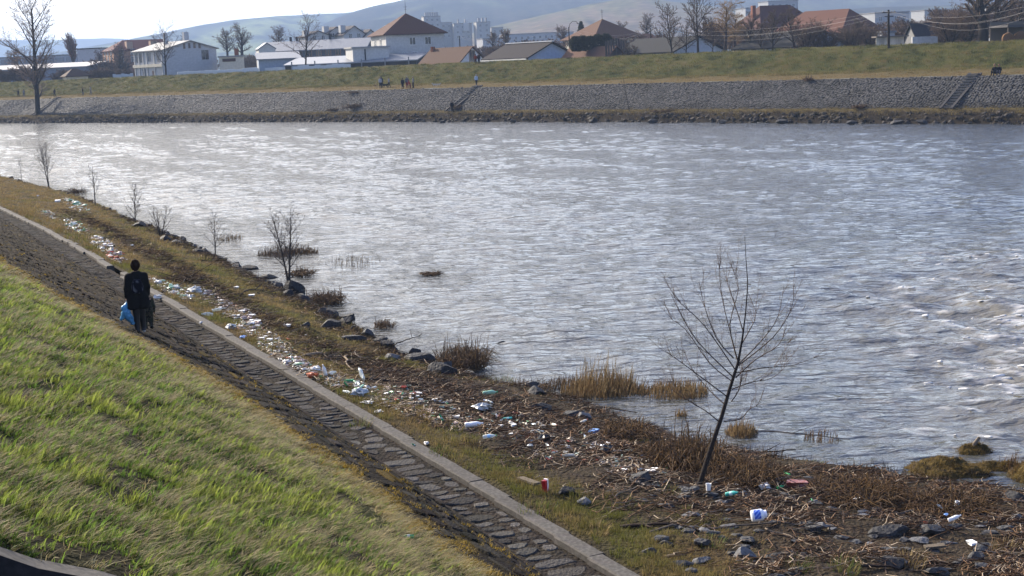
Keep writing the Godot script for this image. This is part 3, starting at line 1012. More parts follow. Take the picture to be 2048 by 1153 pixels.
func build_plants() -> void:
	near_tree()
	var bark := lin(0.085, 0.07, 0.06)
	var sap := [
		[577, 563, 143, 0.048, {"kids": [18, 7, 3], "ratio": [0.5, 0.38, 0.4], "bare": 0.22, "angle": 50.0, "up": 0.07, "fine": 0.0052, "taper": 0.6, "stems": 2, "splay": 0.07}, "two-stemmed bare young tree standing on a dark rock at the water"],
		[430, 513, 85, 0.035, {"kids": [14, 6, 2], "ratio": [0.52, 0.38, 0.4], "bare": 0.25, "angle": 54.0, "up": 0.06, "fine": 0.006}, "small bare sapling on the rocky edge left of the two-stemmed tree"],
		[320, 474, 62, 0.03, {"kids": [8, 4, 1], "ratio": [0.6, 0.35, 0.4], "bare": 0.1, "angle": 35.0, "up": 0.08, "fine": 0.006, "stems": 3, "splay": 0.3}, "low bare many-stemmed sapling among the dark stones at the bank edge"],
		[270, 446, 74, 0.035, {"kids": [16, 6, 2], "ratio": [0.55, 0.38, 0.4], "bare": 0.15, "angle": 48.0, "up": 0.12, "fine": 0.007}, "bare twiggy sapling behind a dark boulder at the water's edge"],
		[190, 410, 72, 0.04, {"kids": [8, 5, 2], "ratio": [0.55, 0.4, 0.4], "bare": 0.3, "angle": 42.0, "up": 0.15, "fine": 0.008}, "thin bare sapling with few branches, second along the far end of the bank"],
		[97, 374, 78, 0.045, {"kids": [16, 6, 2], "ratio": [0.55, 0.35, 0.4], "bare": 0.35, "angle": 40.0, "up": 0.08, "fine": 0.007, "stems": 2, "splay": 0.06}, "bare young tree with two crossing stems, farthest along the near bank"],
		[42, 362, 46, 0.03, {"kids": [8, 3], "ratio": [0.4, 0.3], "bare": 0.3, "angle": 40.0, "up": 0.08, "fine": 0.009}, "tall dead weed stalk at the farthest left of the near bank"]]
	for q in sap:
		var p := on_bank(q[0], q[1])
		var o: Dictionary = q[4]
		o["bark"] = bark
		tree("sapling", q[5], p, q[2] / (FPX / (p - C).dot(F)), q[3], o, "bare saplings along the near shore")
	# dry reeds and brush; pixel of the foot, half width px, depth m, height px, stalks
	var rust := lin(0.20, 0.115, 0.045)
	var straw := lin(0.34, 0.25, 0.125)
	var dark := lin(0.06, 0.042, 0.032)
	var reeds := [
		[1205, 782, 85, 0.9, 62, 700, rust, straw, "rust brown reed bed standing in the shallows left of the leaning tree"],
		[1345, 785, 72, 0.8, 46, 620, rust, straw, "right end of the reed bed, lower and rustier, in front of the leaning tree"],
		[1205, 775, 65, 0.6, 100, 110, straw, straw, "tall pale reed stalks rising from the reed bed"],
		[1482, 866, 32, 0.4, 48, 260, straw, rust, "small straw coloured reed tuft in the water right of the leaning trunk"],
		[1362, 832, 12, 0.15, 42, 50, rust, straw, "narrow reed tuft in the pool behind the leaning trunk"],
		[575, 508, 62, 0.9, 34, 420, rust, dark, "brown reed patch in the water behind the two-stemmed tree"],
		[460, 478, 26, 0.8, 26, 60, straw, rust, "few thin pale reeds in the water beside the small sapling"],
		[700, 525, 60, 1.4, 36, 34, dark, rust, "scattered thin stalks standing in the water right of the two-stemmed tree"],
		[1640, 872, 40, 0.5, 30, 70, rust, dark, "thin dead twigs sticking out of the shallow water right of the leaning tree"],
		[1130, 770, 45, 0.5, 40, 180, rust, dark, "dark dead weeds at the left end of the reed bed"],
		[1265, 890, 70, 0.5, 40, 70, dark, rust, "sparse dark stalks along the pool edge behind the litter"],
		[1560, 930, 90, 0.6, 34, 60, dark, straw, "thin stalks at the water's edge below the leaning tree"],
		[1830, 985, 60, 0.4, 38, 220, straw, rust, "dry grass fringe at the edge of the small pool on the right"],
		[2030, 940, 26, 0.4, 62, 80, dark, rust, "dark twigs rising at the right edge of the picture above the pool"],
		[760, 712, 40, 0.5, 34, 60, rust, dark, "dead stalks among the shore rocks left of the bramble bush"]]
	for q in reeds:
		var p := on_y(q[0], q[1], 0.02)
		if near_y(p) > 0.1: p = on_bank(q[0], q[1])
		var k := FPX / (p - C).dot(F)
		one("reed_clump", clump(int(q[5] * 1.7), q[2] / k, q[3], q[4] / k, 0.0085 if k > 60 else 0.012, 0.18, q[6], q[7]), M.dry, q[8], "reeds", p, "dry reeds and stalks in the shallows")
	var bush := [
		[925, 735, 52, 0.8, 50, 420, "dark bramble bush hanging over the shore rocks in the middle of the bank"],
		[862, 550, 18, 0.4, 7, 90, "dark tangle of flood wood stranded alone in the open water"],
		[770, 655, 22, 0.4, 16, 110, "small dark twig tuft in the water near the shore rocks"],
		[350, 563, 34, 0.7, 14, 160, "heap of dark branches on the grass right of the walking woman"],
		[650, 608, 38, 0.6, 26, 190, "brown brush on the shore rocks right of the two-stemmed tree"],
		[1375, 935, 70, 0.8, 62, 620, "dense dark brush around the foot of the leaning tree"],
		[1480, 960, 70, 0.7, 40, 420, "low brown brush right of the leaning tree's foot"],
		[1700, 995, 90, 0.7, 32, 520, "reddish brown brush along the water's edge on the right"],
		[1880, 1020, 90, 0.6, 32, 460, "tangled dead stems in front of the small pool"],
		[1060, 790, 36, 0.5, 30, 190, "dark weeds over rocks left of the reed bed"],
		[150, 388, 24, 0.8, 14, 100, "dark low brush on the bank edge far left"],
		[605, 552, 26, 0.5, 16, 120, "dark dead grass tuft in the water by the two-stemmed tree"],
		[1250, 870, 50, 0.5, 26, 260, "brown brush between the litter and the pool"],
		[1640, 975, 70, 0.5, 28, 300, "red brown brush at the waterline right of the tree"]]
	for q in bush:
		var p := on_y(q[0], q[1], 0.0)
		if near_y(p) > 0.05: p = on_bank(q[0], q[1])
		var k := FPX / (p - C).dot(F)
		one("dead_brush", brush(int(q[5] * 1.6), q[2] / k, q[3], q[4] / k, 0.009 if k > 60 else 0.014, dark, rust * 0.62), M.twig, q[6], "brush", p, "dead brush along the near shore")
	var slopes := [[712, 214, 44, 10, "brown brush patch growing low on the far stone slope left of the middle stairs"], [668, 219, 20, 5, "small brown weed patch low on the far stone slope"], [1330, 222, 40, 5, "flat dark weed patch at the bottom of the far stone slope"], [1725, 214, 34, 7, "brown weeds at the bottom of the far slope before the right stairs"], [1617, 160, 14, 8, "dark tuft at the top edge of the far stone slope"], [915, 216, 14, 9, "dark bush at the foot of the middle stairs beside the person in black"], [710, 184, 26, 3, "dark weed strip at the top of the far stone slope"]]
	for q in slopes:
		var p := on_far(q[0], q[1] + 3)
		var k := FPX / (p - C).dot(F)
		one("dead_brush", brush(150, q[2] / k * 0.6, 0.7, q[3] / k * 1.2, 0.03, dark, rust * 0.55), M.twig, q[4], "brush", p, "dead brush on the far bank")
	var clumps := [[1690, 1142, 34, 30, "pale green grass clump at the bottom edge of the picture"], [1480, 968, 20, 18, "green grass clump at the leaning tree's foot"], [1338, 985, 24, 14, "green grass clump below the big blue grey rock"], [1250, 1010, 46, 18, "broad grass clump right of the red and white carton"], [1075, 1020, 50, 20, "bright grass clump between carton and kerb"], [720, 850, 30, 16, "green grass clump beside the kerb near the bottle heap"], [880, 905, 30, 14, "grass clump beside the kerb below the white lying bottle"], [1195, 1065, 26, 20, "tuft of brown dry grass right beside the kerb"], [1820, 1125, 40, 26, "straw coloured grass clump among the stones at the lower right"], [2020, 1110, 44, 34, "ochre grass clump at the bottom right corner"], [1600, 1130, 34, 16, "low green grass clump beside the long dark slab"], [1420, 1085, 40, 14, "green grass clump in front of the drift heap"], [1275, 888, 24, 14, "green grass clump in the dark debris near the pool"], [1010, 762, 26, 14, "mossy grass clump left of the reed bed"]]
	for q in clumps:
		var p := on_bank(q[0], q[1])
		var k := FPX / (p - C).dot(F)
		var straw_ : bool = "straw" in q[4] or "ochre" in q[4] or "brown" in q[4]
		var m := MB.new()
		for j in 130:
			var a := rnd(0, TAU)
			var r := sqrt(rng.randf())
			var b0 := Vector3(cos(a) * r * q[2] / k * 0.8, -0.02, sin(a) * r * 0.3)
			var hh: float = q[3] / k * rnd(0.5, 1.1)
			var o := Vector3(cos(a), 0, sin(a)) * hh * rnd(0.1, 0.7) + R * hh * 0.25
			var w := Vector3(-sin(a * 3), 0, cos(a * 3)) * 0.0045
			var c := (lin(0.30, 0.22, 0.10) if straw_ or rng.randf() < 0.3 else lin(0.13, 0.16, 0.04)) * rnd(0.5, 1.2)
			m.tri(b0 - w, b0 + w, b0 + Vector3(0, hh * 0.6, 0) + o * 0.4, c)
			m.quad(b0 - w, b0 + w, b0 + Vector3(0, hh * 0.55, 0) + o * 0.35 + w * 0.7, b0 + Vector3(0, hh * 0.55, 0) + o * 0.35 - w * 0.7, c)
			m.tri(b0 + Vector3(0, hh * 0.55, 0) + o * 0.35 - w * 0.7, b0 + Vector3(0, hh * 0.55, 0) + o * 0.35 + w * 0.7, b0 + Vector3(0, hh * 0.9, 0) + o, c)
		one("grass_clump", m.commit(), M.dry, q[4], "grass", p, "grass clumps on the near bank")
	# weeds fringing the whole shoreline
	var tw := clump(26, 0.25, 0.25, 0.45, 0.006, 0.3, Color.WHITE * 0.8, Color.WHITE, 0.4)
	var gx := []
	var gc := []
	for k in 1500:
		var s := pow(rng.randf(), 1.5) * 120.0 + 12.0
		var t := shore_t(s) + rnd(-1.6, 0.15)
		gx.append(Transform3D(Basis(Vector3.UP, rnd(0, TAU)).scaled(Vector3.ONE * rnd(0.4, 1.2)), st(s, t, bank_y(s, t))))
		gc.append(lin(0.075, 0.05, 0.036).lerp(lin(0.22, 0.15, 0.07), pow(rng.randf(), 2.0)) * rnd(0.6, 1.1))
	scatter("shore_weeds", tw, M.dry, gx, gc, "dead brown weeds fringing the near shoreline")
	mounds()

func mounds() -> void:
	var list := [[1898, 945, 0.95, 0.62, 0.26, "moss covered mound of earth standing at the water's edge on the right"], [1950, 908, 0.46, 0.3, 0.2, "small mossy tussock with a broken stub alone in the rapids"], [2075, 955, 0.6, 0.5, 0.3, "brown grassy mound at the right edge of the picture"], [2000, 938, 0.75, 0.3, 0.14, "low flat mossy hump behind the small pool"]]
	for q in list:
		var p := on_y(q[0], q[1], 0.0)
		var b := MB.new()
		for a in 25:
			for c in 13:
				var th := TAU * a / 24.0
				var r := c / 12.0
				var x: float = cos(th) * r * q[2] * (1.0 + 0.25 * noise("md", 1.2).get_noise_2d(cos(th) * 2 + q[0], sin(th) * 2))
				var z: float = sin(th) * r * q[3] * (1.0 + 0.25 * noise("md", 1.2).get_noise_2d(cos(th) * 2 + 9, sin(th) * 2 + q[0]))
				var h: float = q[4] * (1.0 - pow(r, 3.0)) * (1.0 + 0.5 * noise("me", 1.8).get_noise_2d(x + p.x, z + p.z)) + 0.10 * noise("mf", 5.0).get_noise_2d(x, z) - 0.12 * r
				b.add(Vector3(x, h, z), lin(0.12, 0.085, 0.028).lerp(lin(0.045, 0.034, 0.024), clampf(r * 0.6 + 1.3 * noise("mf", 5.0).get_noise_2d(x + 3, z), 0, 1)))
		b.grid(24, 12)
		var t := thing("mossy_mound", q[5], "mound", p, -0.35, "mossy mounds in the water")
		part(t, "earth", b.commit(false), M.soil)
		var gx := []
		var gc := []
		for k in int(500 * q[2]):
			var th := rnd(0, TAU)
			var r := sqrt(rng.randf()) * 0.92
			var x: float = cos(th) * r * q[2]
			var z: float = sin(th) * r * q[3]
			gx.append(Transform3D(Basis(Vector3.UP, rnd(0, 6)).scaled(Vector3.ONE * rnd(0.3, 0.8)), Vector3(x, q[4] * (1.0 - pow(r, 3.0)) * (1.0 + 0.5 * noise("me", 1.8).get_noise_2d(x + p.x, z + p.z)) - 0.1 * r, z)))
			gc.append(lin(0.16, 0.11, 0.03).lerp(lin(0.26, 0.18, 0.07), rng.randf()) * rnd(0.5, 1.1))
		scatter("moss_tufts", tuft(14, 0.08, 0.06, Vector3.ZERO, 0.004, 1.1), M.dry, gx, gc, "", t)
		if q[2] < 0.5:
			part(t, "stalks", clump(30, 0.2, 0.15, 0.5, 0.004, 0.5, lin(0.12, 0.09, 0.05), lin(0.2, 0.15, 0.08), 0.1), M.twig, Transform3D(Basis(), Vector3(0.1, 0.1, 0)))
			var m := MB.new()
			m.tube([Vector3(-0.05, 0.05, 0), Vector3(0.0, 0.2, 0), Vector3(0.09, 0.34, 0)], [0.05, 0.045, 0.03], 7, lin(0.3, 0.25, 0.19))
			part(t, "stub", m.commit(false), M.bark)

# ---------------------------------------------------------------- rocks and driftwood
func rock_mesh(sd: int, cuts: int) -> ArrayMesh:
	var r2 := RandomNumberGenerator.new()
	r2.seed = sd
	var n := FastNoiseLite.new()
	n.seed = sd
	n.frequency = 0.9
	var planes := []
	for k in cuts:
		var d := Vector3(r2.randf_range(-1, 1), r2.randf_range(-0.6, 1), r2.randf_range(-1, 1)).normalized()
		planes.append([d, r2.randf_range(0.46, 0.8)])
	var b := MB.new()
	var nu := 16
	var nv := 9
	for a in nu:
		for c in nv + 1:
			var th := TAU * a / nu
			var ph := PI * c / nv
			var p := Vector3(sin(ph) * cos(th), cos(ph), sin(ph) * sin(th))
			p *= 1.0 + 0.12 * n.get_noise_3dv(p * 2.0)
			for q in planes:
				var over: float = p.dot(q[0]) - q[1]
				if over > 0: p -= q[0] * over
			var g := 0.85 + 0.3 * n.get_noise_3dv(p * 4.0)
			b.add(p * 0.62, lin(g, g, g))
	for a in nu:
		var a2 := (a + 1) % nu
		for c in nv:
			var p0 := a * (nv + 1) + c
			var p1 := a2 * (nv + 1) + c
			b.i.append_array(PackedInt32Array([p0, p0 + 1, p1, p1, p0 + 1, p1 + 1]))
	return b.commit()

func tint_mat(key: String, col: Color, base: String) -> StandardMaterial3D:
	if not M.has(key):
		var m: StandardMaterial3D = M[base].duplicate()
		m.albedo_color = Color(col.linear_to_srgb(), m.albedo_color.a)
		M[key] = m
	return M[key]

var rocks := []
func rock(x: float, y: float, w: float, h: float, label: String, tone := 1, up := 0.0, called := "rock", group := "dark rocks along the near shore") -> void:    # width and height in pixels
	var p := on_bank(x, y)
	var k := FPX / (p - C).dot(F)
	var tones := [lin(0.045, 0.043, 0.043), lin(0.085, 0.083, 0.083), lin(0.20, 0.20, 0.205), lin(0.12, 0.115, 0.11)]
	var o := one(called, rocks[rng.randi() % rocks.size()], tint_mat("rock%d" % tone, tones[tone], "rock"), label, "rock", p + Vector3(0, h / k * (0.10 + up), 0), group)
	o.transform.basis = (Basis(Vector3.UP, rnd(0, TAU)) * Basis(Vector3.RIGHT, rnd(-0.25, 0.25))).scaled(Vector3(w / k * 1.1, h / k * 1.15, w / k * rnd(0.7, 1.0)))

func build_rocks() -> void:
	for k in 12: rocks.append(rock_mesh(100 + k, 15))
	rock(588, 588, 48, 38, "big dark boulder under the two-stemmed young tree", 0)
	rock(660, 632, 46, 30, "dark boulder on the shore right of the two-stemmed tree", 0)
	rock(662, 656, 46, 34, "dark squared block of stone on the bank left of the shore rocks", 0)
	rock(612, 655, 20, 17, "small dark stone alone on the bank left of the dark squared block", 1)
	rock(705, 683, 52, 26, "grey boulder on the shore below the dark squared block", 1)
	rock(699, 640, 34, 24, "pointed dark rock at the waterline right of the dark squared block", 0)
	rock(830, 722, 60, 30, "broad grey rock slanting down in front of the bramble bush", 1)
	rock(880, 745, 62, 30, "broad dark rock right of the broad grey slanting rock", 0)
	rock(930, 745, 42, 32, "grey rock under the right side of the bramble bush", 1)
	rock(785, 718, 34, 16, "pale flat rock left of the bramble bush", 2)
	rock(280, 453, 34, 15, "dark boulder in front of the twiggy sapling at the far bank edge", 0)
	rock(330, 480, 26, 13, "dark stone in the row at the bank edge beside the many-stemmed sapling", 0)
	rock(352, 487, 24, 13, "grey stone in the row right of the many-stemmed sapling", 1)
	rock(378, 490, 22, 12, "last grey stone of the row left of the small sapling", 1)
	rock(395, 505, 26, 12, "low dark stone in front of the small sapling", 0)
	rock(500, 540, 34, 14, "low grey rock on the shore left of the two-stemmed tree", 0)
	rock(470, 532, 22, 12, "small rounded dark rock on the shore between sapling and two-stemmed tree", 0)
	rock(535, 558, 36, 17, "dark jutting rock just left of the two-stemmed tree", 0)
	rock(1072, 788, 42, 26, "rounded dark rock at the left end of the reed bed", 1)
	rock(1078, 818, 56, 22, "dark low rock on the bank below the left end of the reed bed", 0)
	rock(1140, 832, 56, 18, "flat grey rock between the reed bed and the litter", 1)
	rock(1168, 835, 30, 20, "slanted pale slab between the reed bed and the litter", 2)
	rock(1285, 966, 44, 34, "big blue grey rock on the bank left of the leaning tree", 1)
	rock(1255, 985, 36, 14, "dark flat rock left of the big blue grey rock", 0)
	rock(1490, 1112, 46, 28, "pale grey boulder at the bottom of the picture below the white jug", 2)
	rock(1555, 1120, 80, 22, "long dark slab beside the pale grey boulder", 0)
	rock(1590, 1145, 46, 14, "pale flat stone at the bottom edge right of the pale grey boulder", 2)
	rock(1768, 1072, 90, 34, "wide dark boulder half buried in dead stems at the lower right", 0)
	rock(1862, 1066, 58, 28, "grey boulder in front of the white and blue bottle", 1)
	rock(1780, 1130, 90, 26, "long dark slanting slab under a bent stick at the bottom right", 0)
	rock(1950, 1118, 36, 20, "blue grey stone with a flat top at the lower right", 1)
	rock(2030, 1005, 60, 30, "large dark slab tilted at the right edge of the picture", 0)
	rock(2035, 1042, 26, 22, "pale blue grey stone at the right edge below the tilted slab", 2)
	rock(1905, 1090, 24, 10, "flat pale stone among shards at the lower right", 2)
	rock(1975, 1095, 30, 10, "thin pale stone shard right of the flat pale stone", 2)
	rock(1330, 1090, 30, 14, "flat grey stone between kerb and drift heap", 1)
	rock(1300, 1105, 28, 14, "grey stone close to the near end of the kerb", 1)
	rock(1132, 985, 36, 15, "dark slate stone right of the red and white carton", 0)
	rock(1168, 1005, 32, 13, "pale splinter of stone below the dark slate stone", 2)
	rock(1000, 690, 22, 12, "small dark rock in the water edge beyond the bramble bush", 0)
	far_rocks()
	# the stony edge in between
	for k in 130:
		var s := lut(k / 130.0, [0, 0.45, 0.8, 1], [27, 48, 75, 120]) + rnd(-0.6, 0.6)
		var t := shore_t(s) + rnd(-1.0, 0.15)
		var p := st(s, t, bank_y(s, t))
		var w := rnd(0.18, 0.55)
		var o := one("shore_rock", rocks[rng.randi() % rocks.size()], tint_mat("rock%d" % (rng.randi() % 2), lin(0.05, 0.05, 0.05), "rock"), "%s dark angular rock at the waterline %s" % ["small" if w < 0.3 else ("middling" if w < 0.43 else "large"), "right of the bramble bush" if s < 32 else ("between the dark squared block and the bramble bush" if s < 41 else ("between the two-stemmed tree and the dark squared block" if s < 49.5 else ("between the small sapling and the two-stemmed tree" if s < 58 else ("beside the low many-stemmed sapling" if s < 72 else "towards the far end of the bank"))))], "rock", p + Vector3(0, w * 0.15, 0), "small rocks of the stony water's edge")
		o.transform.basis = Basis(Vector3.UP, rnd(0, TAU)).scaled(Vector3(w, w * rnd(0.45, 0.8), w * rnd(0.6, 1)))
	for k in 190:
		var s := rnd(13.0, 18.5)
		var t := rnd(9.4, 15.5)
		if t > shore_t(s) - 1.0 or (t < 10.6 and s > 16.4): continue
		var p := st(s, t, bank_y(s, t))
		var w := rnd(0.08, 0.30)
		var tone := 1 + rng.randi() % 3
		var o := one("stone_shard", rocks[rng.randi() % rocks.size()], tint_mat("rock%d" % tone, lin(0.1, 0.1, 0.1), "rock"), "%s %s slate shard lying %s" % ["little" if w < 0.15 else ("middling" if w < 0.23 else "broad"), ["dark", "dark grey", "pale", "brownish"][tone], "close to the near end of the kerb" if t < 11.0 else ("below the white jug" if t < 12.3 else ("between the jug and the dark boulders" if t < 13.4 else "on the ground at the lower right"))], "stone", p + Vector3(0, w * 0.08, 0), "slate shards on the foreground bank")
		o.transform.basis = (Basis(Vector3.UP, rnd(0, TAU)) * Basis(Vector3.RIGHT, rnd(-0.3, 0.3))).scaled(Vector3(w, w * rnd(0.2, 0.4), w * rnd(0.5, 0.9)))

func far_rocks() -> void:
	var list := [[1984, 237, 40, 26, "big pale grey boulder at the far waterline near the right edge"], [1840, 243, 24, 9, "dark rock at the far waterline left of the big pale boulder"], [1790, 243, 30, 8, "long dark rock at the far waterline below the power pole"], [1700, 244, 22, 8, "dark stone at the far waterline under the middle of the right slope"], [1560, 243, 26, 9, "dark stone at the far waterline left of the right stairs"], [1440, 242, 20, 8, "dark stone at the far waterline"], [1300, 241, 18, 7, "dark stone at the far waterline near the far sapling"], [1180, 241, 18, 7, "dark stone at the far waterline left of the far sapling"], [1020, 241, 16, 6, "small dark stone at the far waterline right of the middle stairs"], [880, 241, 14, 5, "small dark stone at the far waterline below the person in black"]]
	for q in list:
		var p := on_y(q[0], q[1] + 4, 0.1) + FM * 0.5
		var k := FPX / (p - C).dot(F)
		var o := one("rock", rocks[rng.randi() % rocks.size()], tint_mat("rock%d" % (2 if q[2] > 35 else 0), lin(0.05, 0.05, 0.05), "rock"), q[4], "rock", p + Vector3(0, q[3] / k * 0.3, 0), "rocks along the far waterline")
		o.transform.basis = Basis(Vector3.UP, rnd(0, TAU)).scaled(Vector3(q[2] / k, q[3] / k * 1.2, q[2] / k * 0.8))

func stick(a: Vector2, b: Vector2, r: float, col: Color, label: String, bend := 0.06, forks := 0, water := false) -> void:
	var p := on_y(a.x, a.y, 0.03) if water else on_bank(a.x, a.y)
	var q := on_y(b.x, b.y, 0.03) if water else on_bank(b.x, b.y)
	var m := MB.new()
	var pts := []
	var rad := []
	var l := (q - p).length()
	for k in 8:
		var f := k / 7.0
		var w := p.lerp(q, f) + Vector3(rnd(-1, 1) * bend * l * 0.5, 0, rnd(-1, 1) * bend * l * 0.5)
		w.y = maxf(w.y, (near_y(w) if not water else 0.0) + r * 0.6) + sin(PI * f) * bend * l * rnd(0.1, 0.6)
		pts.append(w - p)
		rad.append(r * lerpf(1.0, 0.5, f))
	m.tube(pts, rad, 6, col)
	for k in forks:
		var i := 2 + rng.randi() % 5
		var d: Vector3 = (pts[i + 1 if i < 7 else 7] - pts[i - 1]).normalized().rotated(Vector3.UP, rnd(-1, 1)) + Vector3(0, rnd(0.0, 0.5), 0)
		m.tube([pts[i], pts[i] + d * l * 0.14, pts[i] + d * l * 0.28 + Vector3(0, 0.02, 0)], [r * 0.6, r * 0.45, r * 0.2], 5, col)
	one("driftwood", m.commit(false), M.bark, label, "driftwood", p, "driftwood sticks on the near bank")

func build_driftwood() -> void:
	var pale := lin(0.33, 0.26, 0.19)
	var grey := lin(0.17, 0.14, 0.115)
	var dark := lin(0.06, 0.046, 0.037)
	stick(Vector2(602, 713), Vector2(695, 718), 0.03, pale, "bent pale forked branch lying across the bank beside the litter trail", 0.10, 3)
	stick(Vector2(560, 700), Vector2(700, 735), 0.02, grey, "long grey branch below the bent pale forked branch", 0.05, 2)
	stick(Vector2(690, 712), Vector2(702, 742), 0.028, pale, "hooked pale end of driftwood right of the bent branch", 0.05, 0)
	stick(Vector2(720, 757), Vector2(900, 778), 0.022, dark, "long dark straight stick lying behind the bottle heap", 0.02, 1)
	stick(Vector2(735, 762), Vector2(780, 745), 0.014, grey, "thin grey stick crossing the long dark stick", 0.03, 0)
	stick(Vector2(880, 832), Vector2(1000, 860), 0.014, pale, "long thin pale stick in the litter near the white lying bottle", 0.02, 0)
	stick(Vector2(770, 792), Vector2(808, 812), 0.02, pale, "short pale stick left of the red caps", 0.03, 0)
	stick(Vector2(905, 783), Vector2(935, 806), 0.02, pale, "short pale stick near the pale green bottle", 0.03, 0)
	stick(Vector2(955, 828), Vector2(975, 845), 0.024, pale, "thick short pale stick below the crumpled clear sheet", 0.03, 0)
	stick(Vector2(1250, 948), Vector2(1268, 930), 0.02, pale, "pale stick leaning on debris right of the orange scraps", 0.03, 0)
	stick(Vector2(1280, 926), Vector2(1298, 938), 0.018, pale, "short bright pale stick left of the white crumpled bag", 0.02, 0)
	stick(Vector2(1230, 995), Vector2(1282, 972), 0.016, pale, "pale stick propped against the big blue grey rock", 0.03, 0)
	stick(Vector2(1244, 1057), Vector2(1400, 1068), 0.03, dark, "dark crooked branch lying in front of the drift heap", 0.05, 2)
	stick(Vector2(1300, 1066), Vector2(1600, 1052), 0.018, grey, "long grey stem lying over the drift heap below the white jug", 0.02, 1)
	stick(Vector2(1530, 1060), Vector2(1600, 1085), 0.016, pale, "pale stem right of the white jug", 0.04, 1)
	stick(Vector2(1776, 1036), Vector2(1850, 1016), 0.022, grey, "grey straight pole in the debris in front of the small pool", 0.02, 0)
	stick(Vector2(1850, 1012), Vector2(1985, 1013), 0.014, dark, "thin dark stem stretched across debris in front of the pool", 0.02, 0)
	stick(Vector2(1700, 1140), Vector2(1800, 1142), 0.022, dark, "bent dark stick on the bottom right slab", 0.12, 0)
	stick(Vector2(1985, 1020), Vector2(2016, 1030), 0.024, pale, "short white stick right of the pool at the picture's right", 0.02, 0)
	stick(Vector2(2010, 1045), Vector2(2060, 1060), 0.014, pale, "pale yellow stem at the right edge of the picture", 0.02, 0)
	stick(Vector2(405, 560), Vector2(330, 590), 0.02, dark, "dark branch end beside the heap of dark branches", 0.06, 2)
	stick(Vector2(470, 590), Vector2(530, 580), 0.03, dark, "dark log lying between the litter trail and the two-stemmed tree", 0.05, 1)
	stick(Vector2(1475, 912), Vector2(1592, 900), 0.022, dark, "dark branch floating in the shallows right of the leaning trunk", 0.03, 1, true)
	stick(Vector2(1500, 862), Vector2(1700, 880), 0.012, dark, "thin dark stem lying on the water behind the small reed tuft", 0.03, 1, true)
	stick(Vector2(1180, 812), Vector2(1275, 826), 0.02, dark, "dark stick in the pool in front of the reed bed", 0.02, 0, true)
	stick(Vector2(790, 690), Vector2(840, 672), 0.018, dark, "dark branch sticking out from the shore rocks into the water", 0.06, 2, true)
	# planks
	for q in [[1775, 1020, 1840, 1008, "flat grey plank end in the debris in front of the pool"], [1850, 1100, 1890, 1104, "weathered board on the stony ground at the lower right"], [1040, 962, 1075, 978, "small weathered board right above the red and white carton"]]:
		var a := on_bank(q[0], q[1])
		var b := on_bank(q[2], q[3])
		var m := MB.new()
		var d := (b - a)
		m.box(Vector3.ZERO, Vector3(d.length(), 0.03, 0.11), lin(0.20, 0.165, 0.125))
		var o := one("plank", m.commit(), M.bark, q[4], "plank", a.lerp(b, 0.5) + Vector3(0, 0.06, 0))
		o.rotation.y = -atan2(d.z, d.x)
		o.rotation.z = 0.06
	# twigs and broken reed left by the flood
	var twig := []
	for k in 4:
		var m := MB.new()
		var pts := []
		for j in 4: pts.append(Vector3((j / 3.0 - 0.5) * 0.42, rnd(0, 0.03), rnd(-0.04, 0.04)))
		m.tube(pts, [0.006, 0.0065, 0.0055, 0.003], 3, Color.WHITE)
		twig.append(m.commit(false))
	var tx := [[], [], [], []]
	var tc := [[], [], [], []]
	var want := 70000
	for k in want:
		var s := 12.5 + pow(rng.randf(), 1.7) * 65.0
		var t := rnd(9.0, 19.0)
		if t > shore_t(s) + 0.1: continue
		var l := maxf(litter(s, t), 0.8 * clampf(1.0 - absf(t - shore_t(s) + 0.8) * 0.8, 0, 1))
		if s < 24: l = maxf(l, 0.9 * clampf((t - 10.6) / 2.0, 0, 1))
		if s < 24: l *= clampf(0.42 + (s - 15.0) * 0.06 + noise("dr", 0.5).get_noise_2d(s, t) * 2.2, 0.05, 1)
		if rng.randf() > l: continue
		var q := rng.randi() % 4
		var big := rnd(0.35, 1.3) * (1.0 + maxf(0, s - 25) * 0.012)
		var mat_y := 0.09 * maxf(0, noise("dr", 0.5).get_noise_2d(s, t)) * rng.randf() if s < 26 else 0.0
		tx[q].append(Transform3D(Basis(Vector3.UP, (0.5 if rng.randf() < 0.5 else 0.0) + rnd(-1.2, 1.2)) * Basis(Vector3.BACK, rnd(-0.22, 0.28)) * Basis().scaled(Vector3(big, rnd(0.7, 1.5), rnd(0.7, 1.5))), st(s, t, bank_y(s, t) + 0.012 + mat_y * 1.6)))
		var c := rng.randf()
		tc[q].append((lin(0.075, 0.048, 0.034) if c < 0.45 else (lin(0.17, 0.10, 0.055) if c < 0.82 else lin(0.38, 0.30, 0.21))) * rnd(0.6, 1.2))
	for q in 4: scatter("flood_twigs", twig[q], M.twig, tx[q], tc[q], "twigs and broken reed stems left on the bank by high water")

